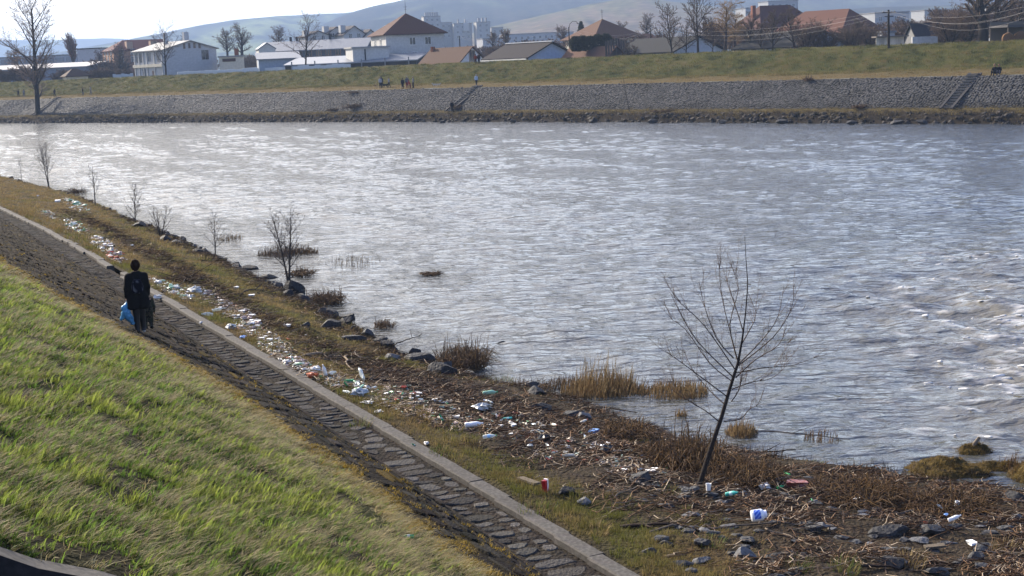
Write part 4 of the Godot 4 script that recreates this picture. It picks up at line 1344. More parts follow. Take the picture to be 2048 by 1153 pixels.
# ---------------------------------------------------------------- litter left by the flood
var proto := {}
func squash(m: MB, sd: int, amount: float, flat: float) -> void:
	var n := FastNoiseLite.new()
	n.seed = sd
	n.frequency = 9.0
	for k in m.v.size():
		var p := m.v[k]
		p.z *= flat
		p += Vector3(n.get_noise_3d(p.x, p.y, p.z), 0.4 * n.get_noise_3d(p.y, p.z + 3, p.x), n.get_noise_3d(p.z, p.x + 7, p.y)) * amount
		m.v[k] = p
func bottle(key: String, body: Material, cap: Color, band: Color, crush: float) -> void:
	var o := Node3D.new()
	var m := MB.new()
	m.lathe([Vector2(0.001, 0.004), Vector2(0.038, 0), Vector2(0.046, 0.012), Vector2(0.046, 0.06), Vector2(0.0425, 0.075), Vector2(0.046, 0.09), Vector2(0.046, 0.18), Vector2(0.043, 0.2), Vector2(0.03, 0.235), Vector2(0.0145, 0.262), Vector2(0.0135, 0.285)], 12, Transform3D(), Color.WHITE)
	if crush > 0: squash(m, hash(key), 0.03 * crush, 1.0 - 0.5 * crush)
	part(o, "body", m.commit(false), body)
	if cap.r >= 0:
		m = MB.new()
		m.lathe([Vector2(0.017, 0.278), Vector2(0.017, 0.3), Vector2(0.001, 0.301)], 10, Transform3D(), cap)
		part(o, "cap", m.commit(false), M.plastic)
	if band.r >= 0:
		m = MB.new()
		m.lathe([Vector2(0.0466, 0.095), Vector2(0.0466, 0.165)], 12, Transform3D(), band)
		if crush > 0: squash(m, hash(key), 0.03 * crush, 1.0 - 0.5 * crush)
		part(o, "paper_band", m.commit(false), M.plastic)
	proto[key] = o
func crumple(key: String, material: Material, col: Color, flat: float, rough: float) -> void:     # a bag or piece of film
	var m := MB.new()
	var n := FastNoiseLite.new()
	n.seed = hash(key)
	n.frequency = 2.2
	for a in 13:
		for c in 8:
			var th := TAU * a / 12.0
			var ph := PI * c / 7.0
			var p := Vector3(sin(ph) * cos(th), cos(ph), sin(ph) * sin(th))
			p *= 0.15 * (1.0 + rough * n.get_noise_3dv(p * 1.4) + 0.6 * rough * n.get_noise_3dv(p * 4.0))
			m.add(Vector3(p.x, p.y * flat + 0.15 * flat * 0.8, p.z * 0.8), col * (0.9 + 0.2 * n.get_noise_3dv(p * 30)))
	for a in 12:
		for c in 7:
			var q := a * 8 + c
			m.i.append_array(PackedInt32Array([q, q + 1, q + 8, q + 8, q + 1, q + 9]))
	var o := Node3D.new()
	part(o, "film", m.commit(), material)
	proto[key] = o
func chunk(key: String, size: Vector3, col: Color, material: Material, extra := Color(-1, 0, 0)) -> void:
	var m := MB.new()
	var j := []
	for k in 8: j.append(Vector3(rnd(-1, 1), rnd(-1, 1), rnd(-1, 1)) * 0.12)
	m.box(Vector3(0, size.y * 0.5, 0), size, col)
	for k in m.v.size():
		var p := m.v[k] - Vector3(0, size.y * 0.5, 0)
		var id := (1 if p.x > 0 else 0) + (2 if p.y > 0 else 0) + (4 if p.z > 0 else 0)
		m.v[k] += (j[id] as Vector3) * size
	var o := Node3D.new()
	part(o, "shell", m.commit(), material)
	if extra.r >= 0:
		m = MB.new()
		m.box(Vector3(size.x * 0.32, size.y * 0.55, 0), Vector3(size.x * 0.42, size.y * 1.02, size.z * 1.04), extra)
		part(o, "printed_end", m.commit(), material)
	proto[key] = o
func cup(key: String, col: Color) -> void:
	var m := MB.new()
	m.lathe([Vector2(0.001, 0), Vector2(0.03, 0), Vector2(0.042, 0.11), Vector2(0.044, 0.112), Vector2(0.040, 0.11), Vector2(0.028, 0.006), Vector2(0.001, 0.006)], 12, Transform3D(), col)
	var o := Node3D.new()
	part(o, "wall", m.commit(false), M.plastic)
	proto[key] = o
func jug() -> void:                 # white jug with a blue print and a wide ribbed lid
	var o := Node3D.new()
	var m := MB.new()
	m.lathe([Vector2(0.001, 0), Vector2(0.085, 0), Vector2(0.1, 0.02), Vector2(0.1, 0.17), Vector2(0.088, 0.2), Vector2(0.062, 0.215)], 18, Transform3D(), lin(0.78, 0.79, 0.82))
	part(o, "body", m.commit(false), M.plastic)
	m = MB.new()
	m.lathe([Vector2(0.068, 0.212), Vector2(0.07, 0.255), Vector2(0.064, 0.262), Vector2(0.03, 0.262), Vector2(0.03, 0.256), Vector2(0.001, 0.256)], 18, Transform3D(), lin(0.8, 0.78, 0.84))
	part(o, "lid", m.commit(false), M.plastic)
	m = MB.new()
	for a in 9:
		for c in 5:
			var th := lerpf(-0.9, 0.9, a / 8.0)
			m.add(Vector3(sin(th) * 0.1025, lerpf(0.045, 0.155, c / 4.0), cos(th) * 0.1025), lin(0.03, 0.09, 0.5) if (a + c) % 3 != 0 else lin(0.25, 0.4, 0.8))
	m.grid(8, 4)
	part(o, "blue_print", m.commit(false), M.plastic)
	proto["jug"] = o

func make_litter() -> void:
	var none := Color(-1, 0, 0)
	var white := lin(0.72, 0.71, 0.68)
	bottle("clear", tint_mat("clear_pet", lin(0.66, 0.72, 0.70), "clear"), none, none, 0.8)
	bottle("clear_cap", tint_mat("clear_pet", lin(0.6, 0.66, 0.64), "clear"), lin(0.05, 0.15, 0.5), lin(0.5, 0.6, 0.68), 0.3)
	bottle("blue_band", tint_mat("clear_pet", lin(0.6, 0.66, 0.64), "clear"), lin(0.02, 0.3, 0.1), lin(0.30, 0.52, 0.75), 0.2)
	bottle("green", tint_mat("green_pet", lin(0.01, 0.22, 0.06), "plastic"), none, none, 0.7)
	bottle("green_cap", tint_mat("green_pet", lin(0.01, 0.2, 0.06), "plastic"), lin(0.02, 0.3, 0.1), lin(0.5, 0.55, 0.5), 0.3)
	bottle("pale_green", tint_mat("pale_pet", lin(0.30, 0.52, 0.36), "plastic"), lin(0.03, 0.3, 0.12), none, 0.4)
	bottle("teal", tint_mat("teal_pet", lin(0.03, 0.36, 0.31), "plastic"), none, lin(0.5, 0.7, 0.66), 0.4)
	bottle("milk", tint_mat("white_pet", lin(0.78, 0.78, 0.78), "plastic"), lin(0.7, 0.7, 0.72), none, 0.05)
	bottle("cream", tint_mat("cream_pet", lin(0.66, 0.60, 0.47), "plastic"), lin(0.55, 0.12, 0.03), none, 0.3)
	bottle("brown", tint_mat("brown_pet", lin(0.07, 0.03, 0.015), "plastic"), none, none, 0.5)
	crumple("white_bag", M.film, white, 0.5, 0.9)
	crumple("flat_bag", M.film, lin(0.58, 0.57, 0.54), 0.2, 1.2)
	crumple("grey_film", M.film, lin(0.42, 0.45, 0.46), 0.35, 1.2)
	crumple("pink_film", M.film, lin(0.55, 0.42, 0.38), 0.45, 1.2)
	crumple("red_film", M.film, lin(0.50, 0.06, 0.03), 0.35, 1.1)
	crumple("orange_film", M.film, lin(0.55, 0.13, 0.04), 0.35, 1.0)
	crumple("blue_film", M.film, lin(0.16, 0.32, 0.66), 0.35, 1.0)
	crumple("black_bag", M.film, lin(0.016, 0.015, 0.016), 0.6, 0.6)
	chunk("foam", Vector3(0.2, 0.07, 0.13), lin(0.78, 0.78, 0.76), M.plain)
	chunk("blue_box", Vector3(0.2, 0.1, 0.14), lin(0.15, 0.33, 0.72), M.plastic)
	chunk("red_carton", Vector3(0.085, 0.19, 0.075), lin(0.36, 0.012, 0.02), M.plastic, lin(0.75, 0.68, 0.66))
	chunk("brick_red", Vector3(0.3, 0.08, 0.2), lin(0.25, 0.065, 0.045), M.plastic)
	cup("cup", lin(0.8, 0.8, 0.79))
	jug()

func drop(key: String, called: String, x: float, y: float, size: float, label: String, group := "", up := 0.0, tilt := 1.45, turn := 99.0, cat := "litter") -> void:   # SIZE is the length in pixels
	var p := on_bank(x, y)
	var k := FPX / (p - C).dot(F)
	var o: Node3D = proto[key].duplicate()
	o.name = numbered(called)
	add_child(o)
	tag(o, label, cat, group)
	var nominal := 0.3 if key in ["clear", "clear_cap", "blue_band", "green", "green_cap", "pale_green", "teal", "milk", "cream", "brown", "white_bag", "flat_bag", "grey_film", "pink_film", "red_film", "orange_film", "blue_film", "black_bag", "brick_red"] else (0.26 if key == "jug" else (0.11 if key == "cup" else 0.2))
	var sc := size / k / nominal
	var yaw := rnd(0, TAU) if turn > 50 else turn
	var lying := key in ["clear", "clear_cap", "blue_band", "green", "green_cap", "pale_green", "teal", "milk", "cream", "brown", "cup", "jug"]
	var bas := Basis(Vector3.UP, yaw)
	if lying: bas = bas * Basis(Vector3.BACK, tilt) * Basis(Vector3.UP, rnd(0, TAU) if key != "jug" else PI - 0.55)
	o.transform = Transform3D(bas.scaled(Vector3.ONE * sc), p + Vector3(0, (0.038 if lying else 0.0) * sc + up, 0))

func build_litter() -> void:
	make_litter()
	var L := "plastic bottle"
	drop("milk", "bottle", 930, 858, 37, "white opaque bottle lying on its side at the near edge of the litter", "", 0.02, 1.5, PI)
	drop("blue_band", "bottle", 966, 880, 28, "clear bottle with pale blue band lying below the white opaque bottle", "", 0.01, 1.5, PI)
	drop("green", "bottle", 975, 876, 19, "crushed green bottle piece touching the clear bottle with pale blue band")
	drop("green_cap", "bottle", 886, 848, 16, "green bottle standing tilted left of the white opaque bottle", "", 0.03, 0.5)
	drop("teal", "bottle", 1024, 841, 22, "teal bottle in the dark litter above the right end of the kerb grass", "", 0.01, 1.5, 0.3)
	drop("green", "bottle", 951, 843, 18, "crushed green bottle right above the white opaque bottle")
	drop("green", "bottle", 1055, 846, 18, "dark green bottle right of the teal bottle")
	drop("green", "bottle", 1034, 861, 16, "crushed green bottle below the teal bottle")
	drop("pale_green", "bottle", 966, 793, 30, "pale green bottle lying alone at the upper edge of the litter", "", 0.02, 1.5, PI)
	drop("clear_cap", "bottle", 985, 814, 26, "clear bottle with faded band right of the crumpled clear sheet", "", 0.03)
	drop("grey_film", "plastic_sheet", 966, 820, 34, "crumpled clear plastic sheet below the pale green bottle", "", 0.02)
	drop("cream", "bottle", 1020, 853, 22, "yellowed bottle just below the teal bottle")
	drop("milk", "bottle", 993, 838, 18, "small white bottle left of the teal bottle", "", 0.01)
	drop("white_bag", "plastic_bag", 1068, 866, 14, "small white crumpled bag right of the dark green bottle")
	drop("clear", "bottle", 1087, 866, 18, "clear crushed bottle right of the small white crumpled bag")
	drop("cream", "bottle", 1105, 852, 20, "yellowish bottle lying among sticks right of the clear crushed bottle")
	drop("cream", "bottle", 1160, 850, 24, "cream bottle next to a stick under the slanted pale slab")
	drop("blue_box", "plastic_box", 1187, 870, 20, "bright blue plastic piece beside a pale stick")
	drop("green", "bottle", 1166, 870, 18, "green bottle left of the bright blue plastic piece")
	drop("clear_cap", "bottle", 1172, 880, 20, "clear bottle in front of the bright blue plastic piece")
	drop("black_bag", "plastic_bag", 1089, 887, 30, "black crumpled bag on the edge of the grass below the litter")
	drop("black_bag", "plastic_bag", 1215, 908, 30, "black crumpled bag among sticks right of the orange scraps")
	drop("white_bag", "plastic_bag", 1134, 898, 15, "white cup shaped piece of film above the cream bottle with orange cap")
	drop("cream", "bottle", 1148, 917, 26, "cream bottle with an orange cap lying left to right", "", 0.02, 1.5, 0.1)
	drop("orange_film", "plastic_scrap", 1170, 924, 14, "orange plastic scrap right of the cream bottle with orange cap")
	drop("clear", "bottle", 1100, 900, 26, "two-part clear bottle lying below the black bag on the grass edge")
	drop("green", "bottle", 1107, 893, 14, "small green scrap of bottle beside the two-part clear bottle")
	drop("red_carton", "carton", 1091, 984, 24, "red and white drinks carton standing on the grass beside the kerb", "", 0.01, 0, 0.9)
	drop("white_bag", "plastic_bag", 1356, 933, 34, "white crumpled bag left of the foot of the leaning tree", "", 0.06)
	drop("green", "bottle", 1334, 937, 16, "green scrap of bottle left of the white crumpled bag")
	drop("cup", "cup", 1417, 993, 15, "small white cup standing near the leaning tree's foot", "", 0.04, 0.15)
	drop("teal", "bottle", 1452, 1001, 30, "pale teal bottle lying on reeds right of the small white cup", "", 0.06, 1.3, 2.6)
	drop("jug", "jug", 1503, 1052, 31, "white jug with blue print lying on the drift heap", "", 0.10, 1.45, PI)
	drop("white_bag", "plastic_bag", 1531, 983, 24, "round white bag in the brush right of the leaning tree", "", 0.04)
	drop("green", "bottle", 1555, 984, 18, "green bottle piece right of the round white bag", "", 0.04)
	drop("green", "bottle", 1580, 958, 20, "green bottle at the waterline above the brick red sheet", "", 0.04)
	drop("brick_red", "plastic_sheet", 1595, 977, 38, "brick red plastic sheet in the brush near the waterline", "", 0.03)
	drop("green", "bottle", 1626, 1010, 14, "small green bottle piece below the brick red sheet", "", 0.04)
	drop("foam", "foam_piece", 1722, 1013, 26, "flat white sheet of foam in the brush before the pool", "", 0.05)
	drop("green", "bottle", 1707, 1005, 12, "dark green scrap at the left end of the flat white foam", "", 0.05)
	drop("white_bag", "plastic_bag", 1795, 1006, 16, "round pale lump of film left of the small pool", "", 0.05)
	drop("clear", "bottle", 1890, 1031, 26, "clear bottle leaning in dark debris in front of the pool", "", 0.05, 0.9, 0.4)
	drop("cup", "cup", 1912, 1026, 13, "little white cup right of the clear leaning bottle", "", 0.05, 0.3)
	drop("milk", "bottle", 1897, 1052, 28, "white and blue bottle end on the boulder's top at the lower right", "", 0.05, 1.2, PI)
	drop("blue_film", "plastic_scrap", 1893, 1047, 10, "blue scrap on the white and blue bottle end", "", 0.12)
	drop("red_film", "plastic_scrap", 1848, 1051, 14, "small red scrap left of the grey boulder at the lower right", "", 0.03)
	drop("white_bag", "plastic_bag", 1960, 1026, 14, "small pale bag right of the little white cup", "", 0.03)
	drop("foam", "foam_piece", 1945, 1093, 20, "white angular foam piece among stone shards", "", 0.02)
	drop("green_cap", "bottle", 828, 1083, 26, "crushed green bottle lying in the grass of the near slope", "", 0.03, 1.4, 0.2)
	drop("white_bag", "plastic_bag", 853, 889, 12, "small white lump lying on the grass next to the kerb")
	drop("green_cap", "bottle", 832, 896, 12, "small green and white bottle end on the grass next to the kerb", "", 0.01, 0.9)
	drop("red_film", "plastic_scrap", 827, 791, 9, "small bright red scrap above the middle of the litter", "", 0.03)
	drop("red_film", "plastic_scrap", 795, 807, 11, "dark red scrap lying left of the bright red scrap", "", 0.03)
	drop("red_film", "plastic_scrap", 807, 779, 12, "dull red scrap at the upper edge of the litter", "", 0.03)
	drop("green", "bottle", 780, 788, 16, "green bottle left of the bright red scrap", "", 0.02)
	drop("green", "bottle", 838, 799, 14, "green bottle below the bright red scrap", "", 0.02)
	drop("grey_film", "plastic_bag", 720, 794, 36, "big clear crumpled canister below the green bottles of the heap", "", 0.05)
	drop("clear", "bottle", 728, 772, 34, "clear bottle leaning on the heap above the big clear canister", "", 0.08, 0.9)
	drop("green", "bottle", 711, 787, 24, "bright green bottle left of the big clear canister", "", 0.05)
	drop("green", "bottle", 695, 779, 14, "small green bottle on the left side of the bottle heap", "", 0.04, 0.6)
	drop("green", "bottle", 708, 769, 22, "green bottle at the back of the bottle heap", "", 0.05)
	drop("clear", "bottle", 688, 790, 26, "clear crushed bottle at the foot of the bottle heap", "", 0.03)
	drop("clear", "bottle", 752, 780, 24, "clear bottle at the right end of the bottle heap", "", 0.03)
	drop("flat_bag", "plastic_bag", 735, 808, 24, "flat white bag below the bottle heap", "", 0.01)
	drop("flat_bag", "plastic_bag", 756, 826, 20, "flat pale film on the grass below the flat white bag", "", 0.01)
	drop("milk", "bottle", 652, 757, 27, "white bottle standing upright in the middle of the white heap", "", 0.0, 0.3, 1.0)
	drop("orange_film", "plastic_bag", 627, 757, 26, "orange brown crumpled bag left of the upright white bottle", "", 0.03)
	drop("green", "bottle", 645, 759, 18, "dark green bottle at the foot of the upright white bottle", "", 0.02)
	drop("white_bag", "plastic_bag", 633, 747, 20, "pinkish white bag behind the orange brown bag", "", 0.05)
	drop("orange_film", "plastic_scrap", 577, 722, 10, "small orange scrap at the upper end of the white heap", "", 0.04)
	drop("clear", "bottle", 672, 752, 20, "clear bottle right of the upright white bottle", "", 0.04)
	drop("grey_film", "plastic_bag", 462, 659, 24, "clear crumpled bag on the grass at the left of the pinkish heap", "", 0.03)
	drop("blue_film", "plastic_scrap", 486, 678, 15, "pale blue scrap below the clear crumpled bag", "", 0.02)
	drop("clear", "bottle", 424, 626, 22, "clear bottle lying on the grass left of the litter trail, upper of two", "", 0.02)
	drop("clear", "bottle", 426, 634, 24, "clear bottle lying on the grass left of the litter trail, lower of two", "", 0.02)
	drop("white_bag", "plastic_bag", 314, 599, 17, "white lump on the grass right behind the walking woman", "", 0.02)
	drop("grey_film", "plastic_bag", 389, 586, 30, "large clear crumpled bag in the heap right of the woman", "", 0.04)
	drop("green", "bottle", 343, 583, 13, "bright green bottle in the heap right of the woman", "", 0.05)
	drop("white_bag", "plastic_bag", 402, 648, 9, "small white lump beside the kerb below the woman", "", 0.01)
	drop("foam", "foam_piece", 473, 577, 9, "white scrap on the bare ground left of the dark log", "", 0.01)
	drop("foam", "foam_piece", 503, 594, 11, "white scrap on the grass below the dark log", "", 0.01)
	drop("foam", "foam_piece", 574, 654, 13, "white oval piece of foam alone on the bare ground", "", 0.01)
	drop("white_bag", "plastic_bag", 612, 673, 6, "small pale green white lump alone above the bent branch", "", 0.01)
	drop("orange_film", "plastic_scrap", 576, 682, 10, "orange pink scrap left of the bent pale branch", "", 0.02)
	drop("white_bag", "plastic_bag", 264, 492, 7, "small white bag alone on the grass above the red and white heap", "", 0.01)
	drop("foam", "foam_piece", 115, 405, 14, "white flat piece at the far end of the litter trail", "", 0.01)
	drop("white_bag", "plastic_bag", 75, 393, 6, "small white bag, farthest left on the ochre grass", "", 0.01)
	# heaps: x, y, half width, half height, count, mix, size, what and where
	var heaps := [
		[152, 412, 24, 9, 26, ["clear", "green", "pale_green", "clear", "flat_bag"], 11, "the farthest green and clear bottle heap"],
		[98, 430, 12, 5, 10, ["clear", "pale_green", "clear"], 9, "the small bottle heap by the kerb"],
		[148, 453, 24, 9, 28, ["clear", "pale_green", "green", "clear", "grey_film"], 11, "the pale green bottle heap"],
		[205, 490, 22, 12, 30, ["white_bag", "flat_bag", "clear", "foam", "pink_film"], 11, "the long white heap"],
		[230, 512, 18, 10, 26, ["white_bag", "red_film", "flat_bag", "pink_film", "red_film", "clear"], 12, "the red and white heap"],
		[345, 580, 42, 10, 40, ["clear", "clear", "white_bag", "grey_film", "pale_green", "flat_bag"], 14, "the bottle heap beside the woman"],
		[420, 596, 40, 10, 26, ["flat_bag", "pink_film", "clear", "foam", "grey_film"], 10, "the thin white trail"],
		[493, 645, 24, 22, 34, ["pink_film", "flat_bag", "pink_film", "grey_film", "foam"], 13, "the pinkish heap"],
		[600, 735, 38, 15, 36, ["white_bag", "pink_film", "clear", "pale_green", "flat_bag"], 16, "the white heap beside the kerb"],
		[720, 780, 34, 14, 16, ["clear", "flat_bag", "pale_green", "grey_film"], 18, "the bottle heap behind kerb grass"],
		[455, 618, 26, 12, 10, ["flat_bag", "clear", "pink_film", "foam"], 11, "the trail above the pinkish heap"],
		[545, 690, 30, 18, 12, ["pink_film", "flat_bag", "clear", "foam"], 11, "the trail below the pinkish heap"],
		[660, 758, 26, 12, 12, ["flat_bag", "clear", "white_bag", "pale_green"], 14, "the gap before the bottle heap"],
		[790, 800, 40, 20, 14, ["clear", "flat_bag", "green", "pink_film", "foam"], 13, "the litter below the bottle heap"],
		[860, 815, 70, 26, 22, ["flat_bag", "pink_film", "clear", "foam", "green"], 14, "the litter around the red caps"],
		[1060, 870, 90, 30, 24, ["flat_bag", "clear", "foam", "cream", "grey_film"], 14, "the litter around the black bag"],
		[1250, 925, 70, 30, 14, ["flat_bag", "foam", "grey_film", "clear"], 14, "the dark debris before the tree"],
		[1480, 975, 60, 18, 10, ["flat_bag", "grey_film", "clear"], 15, "the brush beyond the leaning tree"]]
	var what := {"clear": ["bottle", "clear crushed bottle"], "green": ["bottle", "crushed green bottle"], "pale_green": ["bottle", "pale green bottle"], "cream": ["bottle", "yellowed bottle"], "flat_bag": ["plastic_bag", "flat white bag"], "white_bag": ["plastic_bag", "crumpled white bag"], "grey_film": ["plastic_sheet", "crumpled clear film"], "pink_film": ["plastic_scrap", "torn pinkish film"], "red_film": ["plastic_scrap", "torn red film"], "foam": ["foam_piece", "white foam piece"]}
	for h in heaps:
		for k in int(h[4] * 1.4):
			var a := rnd(0, TAU)
			var r := sqrt(rng.randf())
			var key: String = h[5][rng.randi() % h[5].size()]
			var x: float = h[0] + cos(a) * r * h[2]
			var y: float = h[1] + sin(a) * r * h[3] + (x - h[0]) * 0.42
			var sz := rnd(0.6, 1.15)
			var zone := "middle" if r < 0.45 else ("right end" if cos(a) > 0.7 else ("left end" if cos(a) < -0.7 else ("upper edge" if sin(a) < 0 else "lower edge")))
			drop(key, what[key][0], x, y, h[6] * sz * 0.95, "%s %s at the %s of %s" % ["small" if sz < 0.8 else ("middling" if sz < 0.98 else "larger"), what[key][1], zone, h[7]], "litter in " + String(h[7]), (1.0 - r) * 0.10 * rng.randf())
	# small scraps between
	var m := MB.new()
	for a in 4:
		for c in 4: m.add(Vector3((a - 1.5) * 0.03 + rnd(-0.01, 0.01), rnd(0, 0.025), (c - 1.5) * 0.022 + rnd(-0.01, 0.01)), Color.WHITE)
	m.grid(3, 3)
	var xs := []
	var cs := []
	for k in 4200:
		var hi_ := rng.randi() % heaps.size()
		var h = heaps[hi_]
		var a := rnd(0, TAU)
		var r := pow(rng.randf(), 0.6) * 1.25
		var x: float = h[0] + cos(a) * r * h[2]
		var y: float = h[1] + sin(a) * r * h[3] + (x - h[0]) * 0.42
		var p := on_bank(x, y)
		var sc := rnd(0.35, 1.15)
		xs.append(Transform3D((Basis(Vector3.UP, rnd(0, TAU)) * Basis(Vector3.RIGHT, rnd(-0.5, 0.5))).scaled(Vector3.ONE * sc), p + Vector3(0, 0.015, 0)))
		var c := rng.randf()
		if hi_ >= 13 and c < 0.75:
			cs.append(lin(0.30, 0.23, 0.16) * rnd(0.3, 1.2))
			continue
		cs.append((lin(0.60, 0.57, 0.52) if c < 0.5 else (lin(0.40, 0.31, 0.23) if c < 0.82 else (lin(0.35, 0.5, 0.42) if c < 0.95 else lin(0.45, 0.08, 0.04)))) * rnd(0.6, 1.1))
	var tm := MB.new()
	tm.tube([Vector3(-0.16, 0, 0), Vector3(0, 0.02, 0.012), Vector3(0.16, 0, -0.01)], [0.006, 0.006, 0.004], 3, Color.WHITE)
	var wx := []
	var wc := []
	for k in 1900:
		var h = heaps[rng.randi() % heaps.size()]
		var a := rnd(0, TAU)
		var r := pow(rng.randf(), 0.6) * 1.5
		var x: float = h[0] + cos(a) * r * h[2]
		var p := on_bank(x, h[1] + sin(a) * r * h[3] + (x - h[0]) * 0.42)
		wx.append(Transform3D((Basis(Vector3.UP, rnd(0, TAU)) * Basis(Vector3.BACK, rnd(-0.3, 0.3))).scaled(Vector3.ONE * rnd(0.5, 1.6)), p + Vector3(0, 0.03, 0)))
		wc.append((lin(0.36, 0.28, 0.19) if rng.randf() < 0.5 else lin(0.13, 0.085, 0.055)) * rnd(0.6, 1.2))
	scatter("litter_twigs", tm.commit(false), M.twig, wx, wc, "pale and brown twigs tangled into the litter on the near bank")
	scatter("litter_scraps", m.commit(), M.film, xs, cs, "small white scraps strewn through the litter on the near bank")

# ---------------------------------------------------------------- figures: a smooth field round a skeleton, meshed as surface nets
func flesh(bones: Array, cell: float, blend: float) -> MB:      # bone = [a, b, radius a, radius b, colour]
	var lo := Vector3.ONE * 1e9
	var hi := -lo
	for q in bones:
		var r: float = maxf(q[2], q[3]) + blend
		for p in [q[0], q[1]]:
			lo = lo.min(p - Vector3.ONE * r)
			hi = hi.max(p + Vector3.ONE * r)
	lo -= Vector3.ONE * cell * 2
	var nx := int((hi.x - lo.x) / cell) + 3
	var ny := int((hi.y - lo.y) / cell) + 3
	var nzz := int((hi.z - lo.z) / cell) + 3
	var f := PackedFloat32Array()
	f.resize(nx * ny * nzz)
	f.fill(1.0)
	var best := f.duplicate()
	var own := PackedByteArray()
	own.resize(f.size())
	for bi in bones.size():
		var q: Array = bones[bi]
		var a: Vector3 = q[0]
		var b: Vector3 = q[1]
		var ra: float = q[2]
		var rb: float = q[3]
		var reach := Vector3.ONE * (maxf(ra, rb) + blend + cell * 2.0)
		var i0 := ((a.min(b) - reach - lo) / cell).max(Vector3.ZERO)
		var i1 := ((a.max(b) + reach - lo) / cell)
		var ab := b - a
		var l2 := maxf(ab.length_squared(), 1e-9)
		for k in range(int(i0.z), mini(int(i1.z) + 1, nzz - 1) + 1):
			for j in range(int(i0.y), mini(int(i1.y) + 1, ny - 1) + 1):
				var row := (k * ny + j) * nx
				for i in range(int(i0.x), mini(int(i1.x) + 1, nx - 1) + 1):
					var p := lo + Vector3(i, j, k) * cell
					var t := clampf((p - a).dot(ab) / l2, 0, 1)
					var d := (p - a - ab * t).length() - lerpf(ra, rb, t)
					var o := f[row + i]
					var h := maxf(blend - absf(o - d), 0.0) / blend
					f[row + i] = minf(o, d) - h * h * blend * 0.25
					if d < best[row + i]:
						best[row + i] = d
						own[row + i] = bi
	var m := MB.new()
	var id := PackedInt32Array()
	id.resize(f.size())
	id.fill(-1)
	var steps := [1, nx, nx * ny]
	var axes := [Vector3.RIGHT, Vector3.UP, Vector3.BACK]
	for k in nzz - 1:
		for j in ny - 1:
			for i in nx - 1:
				var at := (k * ny + j) * nx + i
				var sum := Vector3.ZERO
				var n := 0
				var s0 := f[at] < 0
				var same := true
				for c in range(1, 8):
					if (f[at + (c & 1) + ((c >> 1) & 1) * nx + (c >> 2) * nx * ny] < 0) != s0:
						same = false
						break
				if same: continue
				for ax in 3:
					for c in 4:
						var u := (ax + 1) % 3
						var w := (ax + 2) % 3
						var e: int = at + (c & 1) * steps[u] + (c >> 1) * steps[w]
						var fa := f[e]
						var fb := f[e + steps[ax]]
						if (fa < 0) != (fb < 0):
							sum += axes[u] * (c & 1) + axes[w] * (c >> 1) + axes[ax] * (fa / (fa - fb))
							n += 1
				id[at] = m.add(lo + (Vector3(i, j, k) + sum / n) * cell, bones[own[at]][4])
	for k in range(1, nzz - 1):
		for j in range(1, ny - 1):
			for i in range(1, nx - 1):
				var at := (k * ny + j) * nx + i
				for ax in 3:
					var fa := f[at] < 0
					if fa == (f[at + steps[ax]] < 0): continue
					var u: int = steps[(ax + 1) % 3]
					var w: int = steps[(ax + 2) % 3]
					var q0 := id[at - u - w]
					var q1 := id[at - w]
					var q2 := id[at]
					var q3 := id[at - u]
					if q0 < 0 or q1 < 0 or q2 < 0 or q3 < 0: continue
					if fa: m.i.append_array(PackedInt32Array([q0, q2, q1, q0, q3, q2]))
					else: m.i.append_array(PackedInt32Array([q0, q1, q2, q0, q2, q3]))
	return m

func hand(w: Vector3, dir: Vector3, side: Vector3, s: float, col: Color) -> MB:     # wrist, direction of the fingers, direction of the thumb
	var nrm := dir.cross(side).normalized()
	var bones := [[w, w + dir * 0.045 * s, 0.022 * s, 0.024 * s, col]]
	var long := [0.066, 0.074, 0.069, 0.054]
	for k in 4:
		var o: Vector3 = w + dir * 0.078 * s + side * (0.028 - 0.0185 * k) * s
		bones.append([w + dir * 0.02 * s + side * (0.018 - 0.012 * k) * s, o, 0.013 * s, 0.0105 * s, col])
		var a: Vector3 = o + (dir * 0.85 + nrm * 0.5).normalized() * float(long[k]) * 0.45 * s
		var b: Vector3 = a + (dir * 0.3 + nrm * 0.95).normalized() * float(long[k]) * 0.33 * s
		var e: Vector3 = b + (dir * -0.5 + nrm * 0.85).normalized() * float(long[k]) * 0.25 * s
		bones.append([o, a, 0.0095 * s, 0.009 * s, col])
		bones.append([a, b, 0.009 * s, 0.0082 * s, col])
		bones.append([b, e, 0.0082 * s, 0.0072 * s, col])
	var t0: Vector3 = w + dir * 0.025 * s + side * 0.018 * s
	var t1: Vector3 = t0 + (dir * 0.7 + side * 0.7).normalized() * 0.036 * s
	var t2: Vector3 = t1 + (dir * 0.8 + side * 0.1 + nrm * 0.6).normalized() * 0.032 * s
	bones.append([t0, t1, 0.013 * s, 0.0105 * s, col])
	bones.append([t1, t2, 0.0105 * s, 0.009 * s, col])
	return flesh(bones, 0.0045 * s, 0.006 * s)

